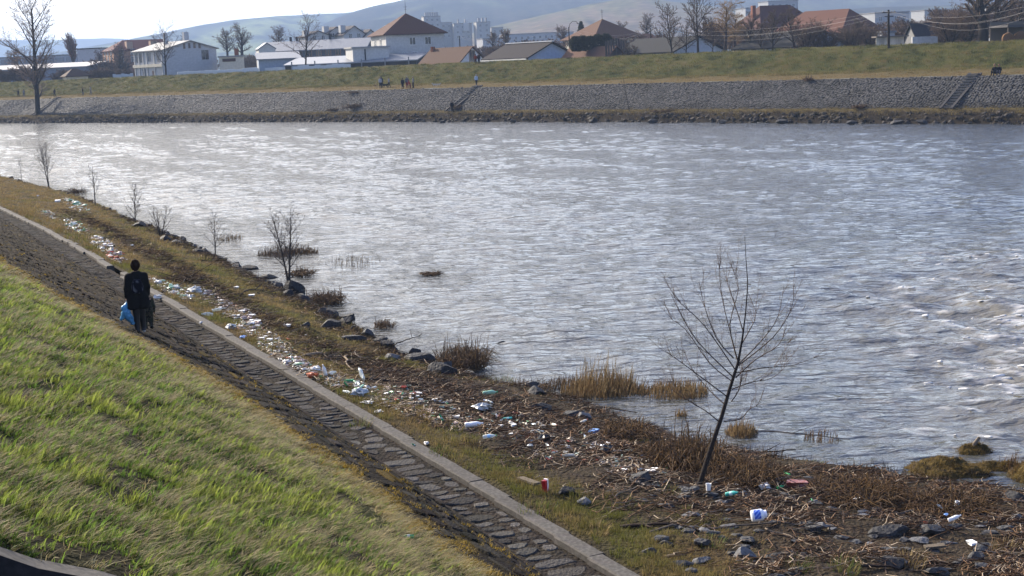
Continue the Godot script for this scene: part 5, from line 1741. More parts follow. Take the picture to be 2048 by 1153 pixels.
func head(m: MB, at_: Vector3, turn: float, s: float, skin: Color) -> void:
	var b := Basis(Vector3.UP, turn)
	var P := func(x, y, z): return at_ + b * (Vector3(x, y, z) * s)
	var eye := lin(0.02, 0.015, 0.012)
	var lips := skin * lin(0.75, 0.45, 0.42)
	var q := [
		[P.call(0, 0.035, 0.012), P.call(0, 0.03, -0.018), 0.088 * s, 0.082 * s, skin], [P.call(0, -0.05, -0.035), P.call(0, -0.075, -0.052), 0.055 * s, 0.036 * s, skin],
		[P.call(0, 0.01, -0.092), P.call(0, -0.022, -0.108), 0.011 * s, 0.015 * s, skin], [P.call(-0.018, -0.057, -0.088), P.call(0.018, -0.057, -0.088), 0.008 * s, 0.008 * s, lips],
		[P.call(-0.03, 0.008, -0.083), P.call(-0.036, 0.008, -0.082), 0.011 * s, 0.011 * s, eye], [P.call(0.03, 0.008, -0.083), P.call(0.036, 0.008, -0.082), 0.011 * s, 0.011 * s, eye],
		[P.call(-0.086, 0.012, 0.0), P.call(-0.09, -0.03, 0.004), 0.016 * s, 0.011 * s, skin], [P.call(0.086, 0.012, 0.0), P.call(0.09, -0.03, 0.004), 0.016 * s, 0.011 * s, skin]]
	m.join(flesh(q, 0.009 * s, 0.02 * s))

func woman() -> void:
	var p := on_bank(281, 668)
	p.y += 0.02
	var t := thing("person", "person in a long black coat and black trousers walking away on the stone path", "person", p, deg_to_rad(25.9) - 0.12)
	var skin := lin(0.42, 0.25, 0.17)
	var black := lin(0.006, 0.0055, 0.006)
	var coat_c := lin(0.018, 0.017, 0.018)
	var white := lin(0.45, 0.44, 0.42)
	var shoe := lin(0.02, 0.02, 0.025)
	var b := [
		[Vector3(0, 1.36, 0.01), Vector3(0, 1.48, -0.005), 0.056, 0.05, skin], [Vector3(-0.13, 1.335, 0.01), Vector3(0.13, 1.335, 0.01), 0.055, 0.055, black],
		[Vector3(-0.06, 1.27, 0), Vector3(-0.055, 0.98, 0), 0.09, 0.085, black], [Vector3(0.06, 1.27, 0), Vector3(0.055, 0.98, 0), 0.09, 0.085, black],
		[Vector3(-0.07, 0.92, 0), Vector3(0.07, 0.92, 0), 0.11, 0.11, black],
		[Vector3(-0.075, 0.88, 0), Vector3(-0.066, 0.5, 0.0), 0.095, 0.075, black], [Vector3(-0.066, 0.5, 0.0), Vector3(-0.07, 0.09, 0.1), 0.075, 0.062, black],
		[Vector3(0.075, 0.88, 0), Vector3(0.066, 0.49, -0.05), 0.095, 0.075, black], [Vector3(0.066, 0.49, -0.05), Vector3(0.075, 0.09, -0.03), 0.075, 0.062, black],
		[Vector3(-0.07, 0.07, 0.12), Vector3(-0.08, 0.05, -0.06), 0.045, 0.034, shoe], [Vector3(0.075, 0.07, 0.0), Vector3(0.09, 0.045, -0.18), 0.045, 0.034, shoe],
		[Vector3(-0.07, 0.03, 0.13), Vector3(-0.083, 0.022, -0.075), 0.03, 0.026, white], [Vector3(0.075, 0.03, 0.01), Vector3(0.092, 0.022, -0.195), 0.03, 0.026, white],
		[Vector3(-0.17, 1.325, 0.01), Vector3(-0.225, 1.07, 0.04), 0.05, 0.04, black], [Vector3(-0.225, 1.07, 0.04), Vector3(-0.245, 0.84, 0.0), 0.04, 0.028, black],
		[Vector3(0.17, 1.325, 0.01), Vector3(0.215, 1.07, 0.03), 0.05, 0.04, black], [Vector3(0.215, 1.07, 0.03), Vector3(0.235, 0.85, -0.07), 0.04, 0.028, black]]
	var m := flesh(b, 0.014, 0.04)
	head(m, Vector3(0, 1.545, -0.01), -0.75, 1.0, skin)
	m.join(hand(Vector3(-0.247, 0.83, -0.002), Vector3(-0.06, -1, -0.1).normalized(), Vector3(0.1, 0, -1).normalized(), 1.0, skin))
	m.join(hand(Vector3(0.237, 0.84, -0.075), Vector3(0.05, -1, -0.25).normalized(), Vector3(-0.1, -0.2, -1).normalized(), 1.0, skin))
	part(t, "body", m.commit(false), M.skin)
	# coat
	b = [
		[Vector3(-0.155, 1.325, 0.012), Vector3(0.155, 1.325, 0.012), 0.075, 0.075, coat_c], [Vector3(-0.05, 1.38, 0.02), Vector3(0.05, 1.38, 0.02), 0.062, 0.062, coat_c],
		[Vector3(-0.085, 1.26, 0.005), Vector3(-0.075, 1.02, 0.005), 0.122, 0.112, coat_c], [Vector3(0.085, 1.26, 0.005), Vector3(0.075, 1.02, 0.005), 0.122, 0.112, coat_c],
		[Vector3(-0.075, 1.02, 0.005), Vector3(-0.10, 0.80, 0.01), 0.112, 0.14, coat_c], [Vector3(0.075, 1.02, 0.005), Vector3(0.10, 0.80, 0.01), 0.112, 0.14, coat_c],
		[Vector3(-0.10, 0.80, 0.01), Vector3(-0.115, 0.66, 0.02), 0.14, 0.145, coat_c], [Vector3(0.10, 0.80, 0.01), Vector3(0.115, 0.66, 0.02), 0.14, 0.145, coat_c],
		[Vector3(-0.19, 1.315, 0.012), Vector3(-0.235, 1.06, 0.045), 0.075, 0.062, coat_c], [Vector3(-0.235, 1.06, 0.045), Vector3(-0.25, 0.87, 0.008), 0.062, 0.05, coat_c],
		[Vector3(0.19, 1.315, 0.012), Vector3(0.228, 1.06, 0.035), 0.075, 0.062, coat_c], [Vector3(0.228, 1.06, 0.035), Vector3(0.24, 0.885, -0.055), 0.062, 0.05, coat_c]]
	m = flesh(b, 0.0145, 0.045)
	for k in m.v.size():
		if m.v[k].y < 0.56: m.v[k].y = 0.56 - (0.56 - m.v[k].y) * 0.05      # straight hem
	part(t, "coat", m.commit(false), M.cloth)
	# hair in a loose knot
	var hair := lin(0.035, 0.017, 0.011)
	var hb := Basis(Vector3.UP, -0.75)
	b = [[Vector3(0, 1.60, 0.012), Vector3(0, 1.585, 0.02), 0.10, 0.10, hair], [Vector3(0, 1.545, 0.035), Vector3(0, 1.49, 0.045), 0.085, 0.055, hair],
		[Vector3(0, 1.655, 0.045), Vector3(-0.03, 1.66, 0.06), 0.055, 0.05, hair], [Vector3(-0.06, 1.57, 0.03) , Vector3(-0.05, 1.50, 0.035), 0.05, 0.035, hair], [Vector3(0.05, 1.565, 0.05), Vector3(0.04, 1.50, 0.05), 0.05, 0.03, hair]]
	m = flesh(b, 0.011, 0.03)
	for k in m.v.size(): m.v[k] += Vector3(rnd(-1, 1), rnd(-1, 1), rnd(-1, 1)) * 0.004
	part(t, "hair", m.commit(false), M.cloth)
	# backpack
	var bp := thing("backpack", "small dark backpack with pale speckles on the back of the walking woman", "backpack", p, t.rotation.y)
	m = MB.new()
	for a in 25:
		for c in 13:
			var th := TAU * a / 24.0
			var ph := PI * c / 12.0
			var q := Vector3(sin(ph) * cos(th), cos(ph), sin(ph) * sin(th))
			var e := 0.55
			var w := Vector3(sign(q.x) * pow(absf(q.x), e) * 0.135, sign(q.y) * pow(absf(q.y), e) * 0.165, sign(q.z) * pow(absf(q.z), 0.8) * 0.075)
			w.x *= 1.0 - 0.25 * clampf(w.y / 0.165, 0, 1)
			var speck := rng.randf()
			m.add(Vector3(-0.005, 1.1, 0.165) + w, lin(0.16, 0.17, 0.20) if speck > 0.82 else lin(0.014, 0.015, 0.022))
	for a in 24:
		for c in 12:
			var q := a * 13 + c
			m.i.append_array(PackedInt32Array([q, q + 1, q + 13, q + 13, q + 1, q + 14]))
	part(bp, "bag", m.commit(), M.cloth)
	for s in [-1, 1]:
		m = MB.new()
		m.tube([Vector3(0.09 * s, 1.0, 0.15), Vector3(0.075 * s, 1.24, 0.15), Vector3(0.085 * s, 1.39, 0.06), Vector3(0.095 * s, 1.36, -0.08), Vector3(0.11 * s, 1.18, -0.13)], [0.014, 0.016, 0.017, 0.016, 0.013], 6, lin(0.02, 0.02, 0.025))
		part(bp, "strap", m.commit(false), M.cloth)
	# blue bag in the left hand
	var bag := thing("plastic_bag", "bulging light blue plastic bag carried in the woman's left hand", "bag", p, t.rotation.y)
	b = [[Vector3(-0.25, 0.74, 0.0), Vector3(-0.26, 0.68, 0.01), 0.022, 0.04, lin(0.09, 0.30, 0.48)], [Vector3(-0.27, 0.66, 0.02), Vector3(-0.34, 0.62, 0.05), 0.05, 0.06, lin(0.10, 0.34, 0.55)],
		[Vector3(-0.28, 0.5, 0.04), Vector3(-0.24, 0.4, 0.04), 0.095, 0.085, lin(0.08, 0.28, 0.46)], [Vector3(-0.33, 0.48, 0.03), Vector3(-0.41, 0.36, 0.02), 0.07, 0.04, lin(0.11, 0.36, 0.56)], [Vector3(-0.22, 0.38, 0.06), Vector3(-0.17, 0.25, 0.08), 0.07, 0.05, lin(0.06, 0.22, 0.36)]]
	m = flesh(b, 0.015, 0.05)
	for k in m.v.size(): m.v[k] += Vector3(1, 0.6, 1) * 0.016 * noise("crk", 14.0, 2, 78).get_noise_3dv(m.v[k])
	part(bag, "bag", m.commit(), M.film)
	m = MB.new()
	m.tube([Vector3(-0.25, 0.73, 0.0), Vector3(-0.262, 0.78, -0.03), Vector3(-0.262, 0.785, 0.02), Vector3(-0.25, 0.73, 0.03)], [0.008, 0.006, 0.006, 0.008], 5, lin(0.10, 0.33, 0.52))
	part(bag, "handle", m.commit(false), M.film)
	for o in [t, bp, bag]: o.scale = Vector3.ONE * 0.885      # a short woman

func child() -> void:
	var p := on_bank(297, 660)
	p.y += 0.02
	var s := 0.62
	var camo := [lin(0.05, 0.052, 0.033), lin(0.10, 0.09, 0.062), lin(0.02, 0.02, 0.016)]
	var skin := lin(0.40, 0.24, 0.17)
	var t := thing("person", "small child in camouflage clothes and a cap half hidden beside the woman", "person", p, deg_to_rad(20.0))
	var b := [
		[Vector3(0, 1.05, 0), Vector3(0, 1.16, 0), 0.06, 0.055, skin], [Vector3(-0.13, 1.02, 0), Vector3(0.13, 1.02, 0), 0.085, 0.085, camo[1]],
		[Vector3(-0.07, 0.96, 0), Vector3(-0.07, 0.66, 0.01), 0.125, 0.13, camo[0]], [Vector3(0.07, 0.96, 0), Vector3(0.07, 0.66, 0.01), 0.125, 0.13, camo[0]],
		[Vector3(-0.09, 0.6, 0), Vector3(-0.095, 0.32, -0.02), 0.105, 0.085, camo[1]], [Vector3(-0.095, 0.32, -0.02), Vector3(-0.095, 0.08, 0.03), 0.085, 0.06, camo[2]],
		[Vector3(0.09, 0.6, 0), Vector3(0.095, 0.32, -0.02), 0.105, 0.085, camo[2]], [Vector3(0.095, 0.32, -0.02), Vector3(0.1, 0.08, 0.05), 0.085, 0.06, camo[1]],
		[Vector3(-0.095, 0.05, 0.06), Vector3(-0.1, 0.045, -0.12), 0.05, 0.042, lin(0.015, 0.015, 0.015)], [Vector3(0.1, 0.05, 0.08), Vector3(0.105, 0.045, -0.1), 0.05, 0.042, lin(0.015, 0.015, 0.015)],
		[Vector3(-0.17, 1.0, 0), Vector3(-0.25, 0.8, 0.0), 0.07, 0.058, camo[0]], [Vector3(-0.25, 0.8, 0.0), Vector3(-0.26, 0.98, -0.02), 0.055, 0.042, camo[1]],
		[Vector3(0.17, 1.0, 0), Vector3(0.225, 0.79, 0.02), 0.07, 0.058, camo[1]], [Vector3(0.225, 0.79, 0.02), Vector3(0.24, 0.60, -0.03), 0.055, 0.042, camo[0]]]
	for q in b:
		for k in 4: q[k] = q[k] * s
	var m := flesh(b, 0.013, 0.035)
	for k in m.v.size():
		if m.c[k] in camo: m.c[k] = camo[int(clampf((noise("cam", 9.0, 2, 79).get_noise_3dv(m.v[k]) + 0.5) * 3.0, 0, 2))]
	head(m, Vector3(0, 1.24, -0.01) * s, -0.4, 0.82, skin)
	m.join(hand(Vector3(-0.26, 1.0, -0.02) * s, Vector3(0.1, 1, 0).normalized(), Vector3(0, 0, -1), 0.62, skin))
	m.join(hand(Vector3(0.24, 0.585, -0.035) * s, Vector3(0, -1, -0.2).normalized(), Vector3(-0.2, 0, -1).normalized(), 0.62, skin))
	part(t, "body", m.commit(false), M.cloth)
	var cap := lin(0.11, 0.095, 0.07)
	m = flesh([[Vector3(0, 1.33, 0.015) * s, Vector3(0, 1.32, 0.0) * s, 0.083, 0.083, cap], [Vector3(0.04, 1.31, -0.10) * s, Vector3(-0.0, 1.30, -0.17) * s, 0.03, 0.018, cap]], 0.010, 0.03)
	part(t, "cap", m.commit(false), M.cloth)

func figure(p: Vector3, turn: float, h: float, jacket: Color, trousers: Color, hair: Color, label: String, pose := "stand") -> void:
	var s := h / 1.72
	var skin := lin(0.40, 0.24, 0.17)
	var st_ := 0.13 if pose == "walk" else 0.02
	var b := []
	if pose == "sit":
		b = [[Vector3(0, 0.75, 0.02), Vector3(0, 0.88, 0), 0.055, 0.05, skin], [Vector3(-0.15, 0.68, 0.02), Vector3(0.15, 0.68, 0.02), 0.075, 0.075, jacket],
			[Vector3(-0.07, 0.62, 0.02), Vector3(-0.08, 0.2, 0.08), 0.12, 0.125, jacket], [Vector3(0.07, 0.62, 0.02), Vector3(0.08, 0.2, 0.08), 0.12, 0.125, jacket],
			[Vector3(-0.1, 0.14, 0.05), Vector3(-0.13, 0.3, -0.4), 0.1, 0.075, trousers], [Vector3(-0.13, 0.3, -0.4), Vector3(-0.13, -0.14, -0.5), 0.075, 0.05, trousers], [Vector3(-0.13, -0.16, -0.48), Vector3(-0.14, -0.18, -0.66), 0.05, 0.04, trousers * 0.6],
			[Vector3(0.1, 0.14, 0.05), Vector3(0.13, 0.3, -0.4), 0.1, 0.075, trousers], [Vector3(0.13, 0.3, -0.4), Vector3(0.13, -0.14, -0.5), 0.075, 0.05, trousers], [Vector3(0.13, -0.16, -0.48), Vector3(0.14, -0.18, -0.66), 0.05, 0.04, trousers * 0.6],
			[Vector3(-0.2, 0.66, 0.02), Vector3(-0.27, 0.42, -0.08), 0.06, 0.05, jacket], [Vector3(-0.27, 0.42, -0.08), Vector3(-0.14, 0.4, -0.32), 0.05, 0.04, jacket], [Vector3(0.2, 0.66, 0.02), Vector3(0.27, 0.42, -0.08), 0.06, 0.05, jacket], [Vector3(0.27, 0.42, -0.08), Vector3(0.14, 0.4, -0.32), 0.05, 0.04, jacket],
			[Vector3(0, 0.97, 0.0), Vector3(0, 0.94, -0.03), 0.095, 0.08, skin], [Vector3(0, 1.0, 0.03), Vector3(0, 0.96, 0.05), 0.1, 0.08, hair]]
	else:
		var lean := 0.55 if pose == "bend" else 0.0
		var T3 := func(v: Vector3): return Vector3(v.x, 0.9 + (v.y - 0.9) * cos(lean), v.z - (v.y - 0.9) * sin(lean))
		var arm := -0.25 if pose == "bend" else 0.02
		b = [[T3.call(Vector3(0, 1.42, 0.01)), T3.call(Vector3(0, 1.52, 0)), 0.055, 0.05, skin], [T3.call(Vector3(-0.16, 1.37, 0.01)), T3.call(Vector3(0.16, 1.37, 0.01)), 0.075, 0.075, jacket],
			[T3.call(Vector3(-0.075, 1.3, 0)), T3.call(Vector3(-0.075, 0.92, 0)), 0.12, 0.12, jacket], [T3.call(Vector3(0.075, 1.3, 0)), T3.call(Vector3(0.075, 0.92, 0)), 0.12, 0.12, jacket],
			[Vector3(-0.09, 0.86, 0), Vector3(-0.1, 0.48, -st_), 0.1, 0.08, trousers], [Vector3(-0.1, 0.48, -st_), Vector3(-0.1, 0.08, -st_ * 0.6), 0.075, 0.052, trousers],
			[Vector3(0.09, 0.86, 0), Vector3(0.1, 0.48, st_ * 0.4), 0.1, 0.08, trousers], [Vector3(0.1, 0.48, st_ * 0.4), Vector3(0.1, 0.1, st_ * 1.8), 0.075, 0.052, trousers],
			[Vector3(-0.1, 0.045, 0.03 - st_ * 0.6), Vector3(-0.11, 0.04, -0.15 - st_ * 0.6), 0.048, 0.04, trousers * 0.5], [Vector3(0.1, 0.055, 0.03 + st_ * 1.8), Vector3(0.11, 0.04, -0.15 + st_ * 1.8), 0.048, 0.04, trousers * 0.5],
			[T3.call(Vector3(-0.19, 1.36, 0.01)), T3.call(Vector3(-0.25, 1.1, 0.03)), 0.062, 0.052, jacket], [T3.call(Vector3(-0.25, 1.1, 0.03)), T3.call(Vector3(-0.25, 0.88, -0.05 + arm)), 0.05, 0.04, jacket], [T3.call(Vector3(-0.25, 0.86, -0.06 + arm)), T3.call(Vector3(-0.25, 0.77, -0.08 + arm)), 0.038, 0.028, skin],
			[T3.call(Vector3(0.19, 1.36, 0.01)), T3.call(Vector3(0.25, 1.1, 0.03)), 0.062, 0.052, jacket], [T3.call(Vector3(0.25, 1.1, 0.03)), T3.call(Vector3(0.25, 0.88, -0.08 + arm)), 0.05, 0.04, jacket], [T3.call(Vector3(0.25, 0.86, -0.09 + arm)), T3.call(Vector3(0.25, 0.77, -0.11 + arm)), 0.038, 0.028, skin],
			[T3.call(Vector3(0, 1.62, 0.0)), T3.call(Vector3(0, 1.58, -0.03)), 0.09, 0.078, skin], [T3.call(Vector3(0, 1.65, 0.03)), T3.call(Vector3(0, 1.6, 0.05)), 0.09, 0.08, hair]]
	for q in b:
		for k in 4: q[k] = q[k] * s
	var m := flesh(b, 0.034, 0.06)
	var t := thing("person", label, "person", p, turn)
	part(t, "body", m.commit(false), M.cloth)

func dog(p: Vector3, turn: float, l: float, col: Color, label: String) -> void:
	var b := [[Vector3(0, 0.42, 0.25), Vector3(0, 0.41, -0.2), 0.1, 0.13, col], [Vector3(0, 0.46, -0.26), Vector3(0, 0.6, -0.4), 0.085, 0.065, col], [Vector3(0, 0.64, -0.44), Vector3(0, 0.62, -0.48), 0.075, 0.065, col], [Vector3(0, 0.6, -0.5), Vector3(0, 0.57, -0.6), 0.045, 0.03, col],
		[Vector3(-0.05, 0.68, -0.4), Vector3(-0.075, 0.6, -0.39), 0.025, 0.02, col * 0.7], [Vector3(0.05, 0.68, -0.4), Vector3(0.075, 0.6, -0.39), 0.025, 0.02, col * 0.7], [Vector3(0, 0.48, 0.33), Vector3(0, 0.62, 0.5), 0.03, 0.015, col]]
	for s in [-1, 1]:
		b.append_array([[Vector3(0.075 * s, 0.36, -0.2), Vector3(0.075 * s, 0.2, -0.17), 0.05, 0.034, col], [Vector3(0.075 * s, 0.2, -0.17), Vector3(0.075 * s, 0.03, -0.2 - 0.05 * s), 0.032, 0.028, col],
			[Vector3(0.075 * s, 0.38, 0.22), Vector3(0.08 * s, 0.25, 0.17), 0.07, 0.04, col], [Vector3(0.08 * s, 0.25, 0.17), Vector3(0.08 * s, 0.16, 0.3), 0.036, 0.026, col], [Vector3(0.08 * s, 0.16, 0.3), Vector3(0.08 * s, 0.03, 0.26), 0.026, 0.028, col]])
	for q in b:
		for k in 4: q[k] = q[k] * (l / 0.95)
	var t := thing("dog", label, "dog", p, turn)
	part(t, "body", flesh(b, 0.03, 0.05).commit(false), M.cloth)

func build_people() -> void:
	woman()
	child()
	var dark := lin(0.02, 0.02, 0.024)
	var jean := lin(0.035, 0.04, 0.06)
	var hair := lin(0.03, 0.022, 0.018)
	figure(on_far(36.5, 194), 1.2, 1.65, dark, dark, hair, "person in dark clothes walking on the far path left of the big bare tree", "walk")
	figure(on_far(47.5, 194), 1.0, 1.62, lin(0.3, 0.3, 0.3), lin(0.2, 0.2, 0.21), hair, "person in pale grey clothes just left of the big bare tree's trunk", "walk")
	figure(on_far(109, 194), 1.1, 1.7, lin(0.04, 0.025, 0.025), dark, hair, "person in dark clothes seen through the branches right of the big bare tree", "walk")
	figure(on_far(165.5, 191.5), -1.2, 1.65, lin(0.012, 0.012, 0.013), lin(0.14, 0.14, 0.15), hair, "person in a black jacket, left of a pair on the far path", "walk")
	figure(on_far(181, 190), -1.2, 1.78, lin(0.35, 0.34, 0.32), lin(0.22, 0.21, 0.2), hair, "person in a pale jacket, right of a pair on the far path", "walk")
	figure(on_far(761, 176.5), 0.4, 1.75, lin(0.55, 0.55, 0.55), dark, lin(0.25, 0.25, 0.25), "person in a white jacket, leftmost of the group on the far path")
	figure(on_far(763.5, 175.5), -0.4, 1.78, lin(0.03, 0.035, 0.045), dark, hair, "person in dark clothes right behind the white jacket of the leftmost person")
	figure(on_far(778, 175), 1.3, 1.6, lin(0.42, 0.42, 0.42), dark, hair, "person in a light grey jacket right of the dark dog", "walk")
	figure(on_far(805.5, 178), 0.2, 1.62, lin(0.016, 0.018, 0.025), dark, hair, "person in black left of the person in red")
	figure(on_far(814.5, 176.5), 0.1, 1.82, lin(0.15, 0.15, 0.16), lin(0.28, 0.05, 0.05), lin(0.35, 0.33, 0.3), "tall person with a grey hood behind the person in red")
	figure(on_far(820.5, 177.5), 1.4, 1.35, lin(0.42, 0.02, 0.03), lin(0.25, 0.015, 0.02), lin(0.3, 0.02, 0.02), "person in bright red bending forward in the middle of the group", "bend")
	figure(on_far(826.5, 176.5), 1.3, 1.75, lin(0.33, 0.32, 0.29), dark, lin(0.3, 0.28, 0.25), "person in a beige jacket, rightmost of the group on the far path")
	figure(on_far(953, 172), -0.5, 1.68, lin(0.45, 0.58, 0.80), dark, lin(0.5, 0.5, 0.5), "person in a pale blue top alone on the far path above the stairs", "walk")
	figure(on_far(904.5, 224.5), 0.3, 1.62, lin(0.014, 0.014, 0.016), lin(0.02, 0.02, 0.02), hair, "person in black standing at the foot of the middle stairs by the river")
	figure(on_far(951.5, 127.5), 0.2, 1.55, lin(0.36, 0.04, 0.02), lin(0.06, 0.03, 0.03), hair, "person in orange red standing on the levee in front of the tiled barn")
	figure(on_far(958, 127.3), -0.2, 1.65, lin(0.05, 0.03, 0.03), dark, hair, "person in dark clothes beside the orange red one on the levee")
	var q := on_far(1990, 150)
	figure(q + Vector3(0, 0.05, 0), deg_to_rad(135), 1.75, lin(0.016, 0.016, 0.02), dark, hair, "person in black sitting at the top of the right stairs, left of two", "sit")
	figure(on_far(1999, 149.5) + Vector3(0, 0.05, 0), deg_to_rad(150), 1.65, lin(0.02, 0.02, 0.03), lin(0.09, 0.09, 0.11), lin(0.04, 0.03, 0.04), "person in dark clothes sitting at the top of the right stairs, right of two", "sit")
	dog(on_far(770.5, 175.5), 1.45, 1.05, lin(0.015, 0.014, 0.014), "black dog standing between two people on the far path")
	dog(on_far(750, 174), -1.2, 0.62, lin(0.33, 0.2, 0.1), "small tan dog left of the group on the far path")
	dog(on_far(869, 173.5), 1.5, 0.75, lin(0.62, 0.6, 0.55), "white dog at the path edge, left of two white dogs")
	dog(on_far(876.5, 173.8), -1.5, 0.8, lin(0.6, 0.57, 0.5), "white dog at the path edge, right of two white dogs")

# ---------------------------------------------------------------- the town behind the levee
const LAND := 5.3
func hy(x: float, y: float, depth: float) -> float:
	return at(x, y, depth).y
func foot(x: float, depth: float) -> Vector3:
	var p := at(x, 120, depth)
	p.y = LAND
	return p
# a house: origin at the middle of its footprint, front wall at +z, W along x, D along z
func house(called: String, label: String, cat: String, where: Vector3, turn: float, w: float, d: float, eave: float, ridge: float, wall: Color, roof: Color, o := {}) -> Node3D:
	var t := thing(called, label, cat, where, turn, o.get("group", ""))
	var h := eave - where.y
	var rh := ridge - where.y
	var over: float = o.get("over", 0.45)
	var kind: String = o.get("roof", "gable_x")
	var m := MB.new()
	var x := w * 0.5
	var z := d * 0.5
	m.quad(Vector3(-x, 0, z), Vector3(x, 0, z), Vector3(x, h, z), Vector3(-x, h, z), wall)
	m.quad(Vector3(x, 0, -z), Vector3(-x, 0, -z), Vector3(-x, h, -z), Vector3(x, h, -z), wall)
	m.quad(Vector3(x, 0, z), Vector3(x, 0, -z), Vector3(x, h, -z), Vector3(x, h, z), wall)
	m.quad(Vector3(-x, 0, -z), Vector3(-x, 0, z), Vector3(-x, h, z), Vector3(-x, h, -z), wall)
	var k := MB.new()
	var e := over
	var th := 0.22
	match kind:
		"gable_z":          # ridge along z, gable in the front
			m.tri(Vector3(-x, h, z), Vector3(x, h, z), Vector3(0, rh - 0.1, z), wall)
			m.tri(Vector3(x, h, -z), Vector3(-x, h, -z), Vector3(0, rh - 0.1, -z), wall)
			var drop_ := (rh - h) * e / x
			for s in [-1, 1]:
				var a := Vector3(s * (x + e), h - drop_, z + e)
				var b := Vector3(s * (x + e), h - drop_, -z - e)
				var c := Vector3(0, rh, -z - e)
				var f := Vector3(0, rh, z + e)
				_sheet(k, a, b, c, f, th, roof, s < 0)
		"gable_x":          # ridge along x, eave in the front
			m.tri(Vector3(x, h, z), Vector3(x, h, -z), Vector3(x, rh - 0.1, 0), wall)
			m.tri(Vector3(-x, h, -z), Vector3(-x, h, z), Vector3(-x, rh - 0.1, 0), wall)
			var drop_ := (rh - h) * e / z
			for s in [-1, 1]:
				_sheet(k, Vector3(-x - e, h - drop_, s * (z + e)), Vector3(x + e, h - drop_, s * (z + e)), Vector3(x + e, rh, 0), Vector3(-x - e, rh, 0), th, roof, s < 0)
		"hip":
			var rl: float = o.get("ridge_len", 0.0) * 0.5
			var along: bool = o.get("along_z", false)
			var r0 := Vector3(0, rh, -rl) if along else Vector3(-rl, rh, 0)
			var r1 := Vector3(0, rh, rl) if along else Vector3(rl, rh, 0)
			var hh := h - 0.15
			var c := [Vector3(-x - e, hh, z + e), Vector3(x + e, hh, z + e), Vector3(x + e, hh, -z - e), Vector3(-x - e, hh, -z - e)]
			if along:
				k.tri(c[0], c[1], r1, roof)
				k.quad(c[1], c[2], r0, r1, roof)
				k.tri(c[2], c[3], r0, roof)
				k.quad(c[3], c[0], r1, r0, roof)
			else:
				k.quad(c[0], c[1], r1, r0, roof)
				k.tri(c[1], c[2], r1, roof)
				k.quad(c[2], c[3], r0, r1, roof)
				k.tri(c[3], c[0], r0, roof)
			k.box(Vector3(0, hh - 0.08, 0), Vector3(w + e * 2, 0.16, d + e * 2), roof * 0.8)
		"flat":
			k.box(Vector3(0, h + 0.15, 0), Vector3(w + e * 2, 0.3, d + e * 2), roof)
		"shed":             # one slope, high at the back
			_sheet(k, Vector3(-x - e, h, z + e), Vector3(x + e, h, z + e), Vector3(x + e, rh, -z - e), Vector3(-x - e, rh, -z - e), th, roof, false)
			m.tri(Vector3(x, h, z), Vector3(x, h, -z), Vector3(x, rh, -z), wall)
			m.tri(Vector3(-x, h, -z), Vector3(-x, h, z), Vector3(-x, rh, -z), wall)
	part(t, "wall", m.commit(), M[o.get("wall_mat", "plaster")])
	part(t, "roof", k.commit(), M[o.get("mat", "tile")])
	return t
func _sheet(k: MB, a: Vector3, b: Vector3, c: Vector3, d: Vector3, th: float, col: Color, flip: bool) -> void:
	var dn := Vector3(0, -th, 0)
	if flip:
		k.quad(b, a, d, c, col)
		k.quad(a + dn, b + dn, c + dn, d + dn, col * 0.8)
	else:
		k.quad(a, b, c, d, col)
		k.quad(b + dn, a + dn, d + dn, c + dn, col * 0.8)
	for q in [[a, b], [b, c], [c, d], [d, a]]:
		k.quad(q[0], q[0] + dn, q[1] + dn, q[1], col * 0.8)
var win_shapes := {}
# windows on a face: side "front" (+z), "left" (-x), "right" (+x); u from the middle, y of the middle above the ground of the house
func windows(t: Node3D, w: float, d: float, side: String, spots: Array, sw: float, sh: float, frame := lin(0.6, 0.6, 0.58), glass := lin(0.018, 0.02, 0.025), called := "window") -> void:
	var key := "%f %f %s %s" % [sw, sh, frame, glass]
	if not win_shapes.has(key):
		var m := MB.new()
		var g := MB.new()
		for s in [-1, 1]:
			m.box(Vector3(s * (sw * 0.5 - 0.04), 0, 0), Vector3(0.08, sh, 0.12), frame)
			m.box(Vector3(0, s * (sh * 0.5 - 0.04), 0), Vector3(sw - 0.16, 0.08, 0.12), frame)
		m.box(Vector3(0, 0, 0.004), Vector3(0.07, sh - 0.16, 0.1), frame)
		g.box(Vector3(0, 0, -0.03), Vector3(sw - 0.16, sh - 0.16, 0.04), glass)
		win_shapes[key] = [m.commit(), g.commit()]
	for q in spots:
		var xf: Transform3D
		match side:
			"front": xf = Transform3D(Basis(), Vector3(q.x, q.y, d * 0.5 + 0.03))
			"left": xf = Transform3D(Basis(Vector3.UP, -PI / 2), Vector3(-w * 0.5 - 0.03, q.y, q.x))
			_: xf = Transform3D(Basis(Vector3.UP, PI / 2), Vector3(w * 0.5 + 0.03, q.y, -q.x))
		var f := part(t, called, win_shapes[key][0], M.plain, xf)
		part(f, "pane", win_shapes[key][1], M.pane)
func boxpart(t: Node3D, called: String, p: Vector3, s: Vector3, col: Color, m := "plain") -> MeshInstance3D:
	var b := MB.new()
	b.box(Vector3.ZERO, s, col)
	return part(t, called, b.commit(), M[m], Transform3D(Basis(), p))
func mast(t: Node3D, called: String, p: Vector3, h: float, arms: Array) -> void:
	var b := MB.new()
	b.tube([p, p + Vector3(0, h, 0)], [0.06, 0.03], 5, lin(0.05, 0.05, 0.05))
	for a in arms: b.tube([p + Vector3(-a.y, a.x, 0), p + Vector3(a.y, a.x, 0)], [0.03, 0.03], 4, lin(0.05, 0.05, 0.05))
	part(t, called, b.commit(false), M.plain)
func grid_spots(u0: float, u1: float, n: int, ys: Array) -> Array:
	var out := []
	for y in ys:
		for k in n: out.append(Vector2(lerpf(u0, u1, (k + 0.5) / n), y))
	return out

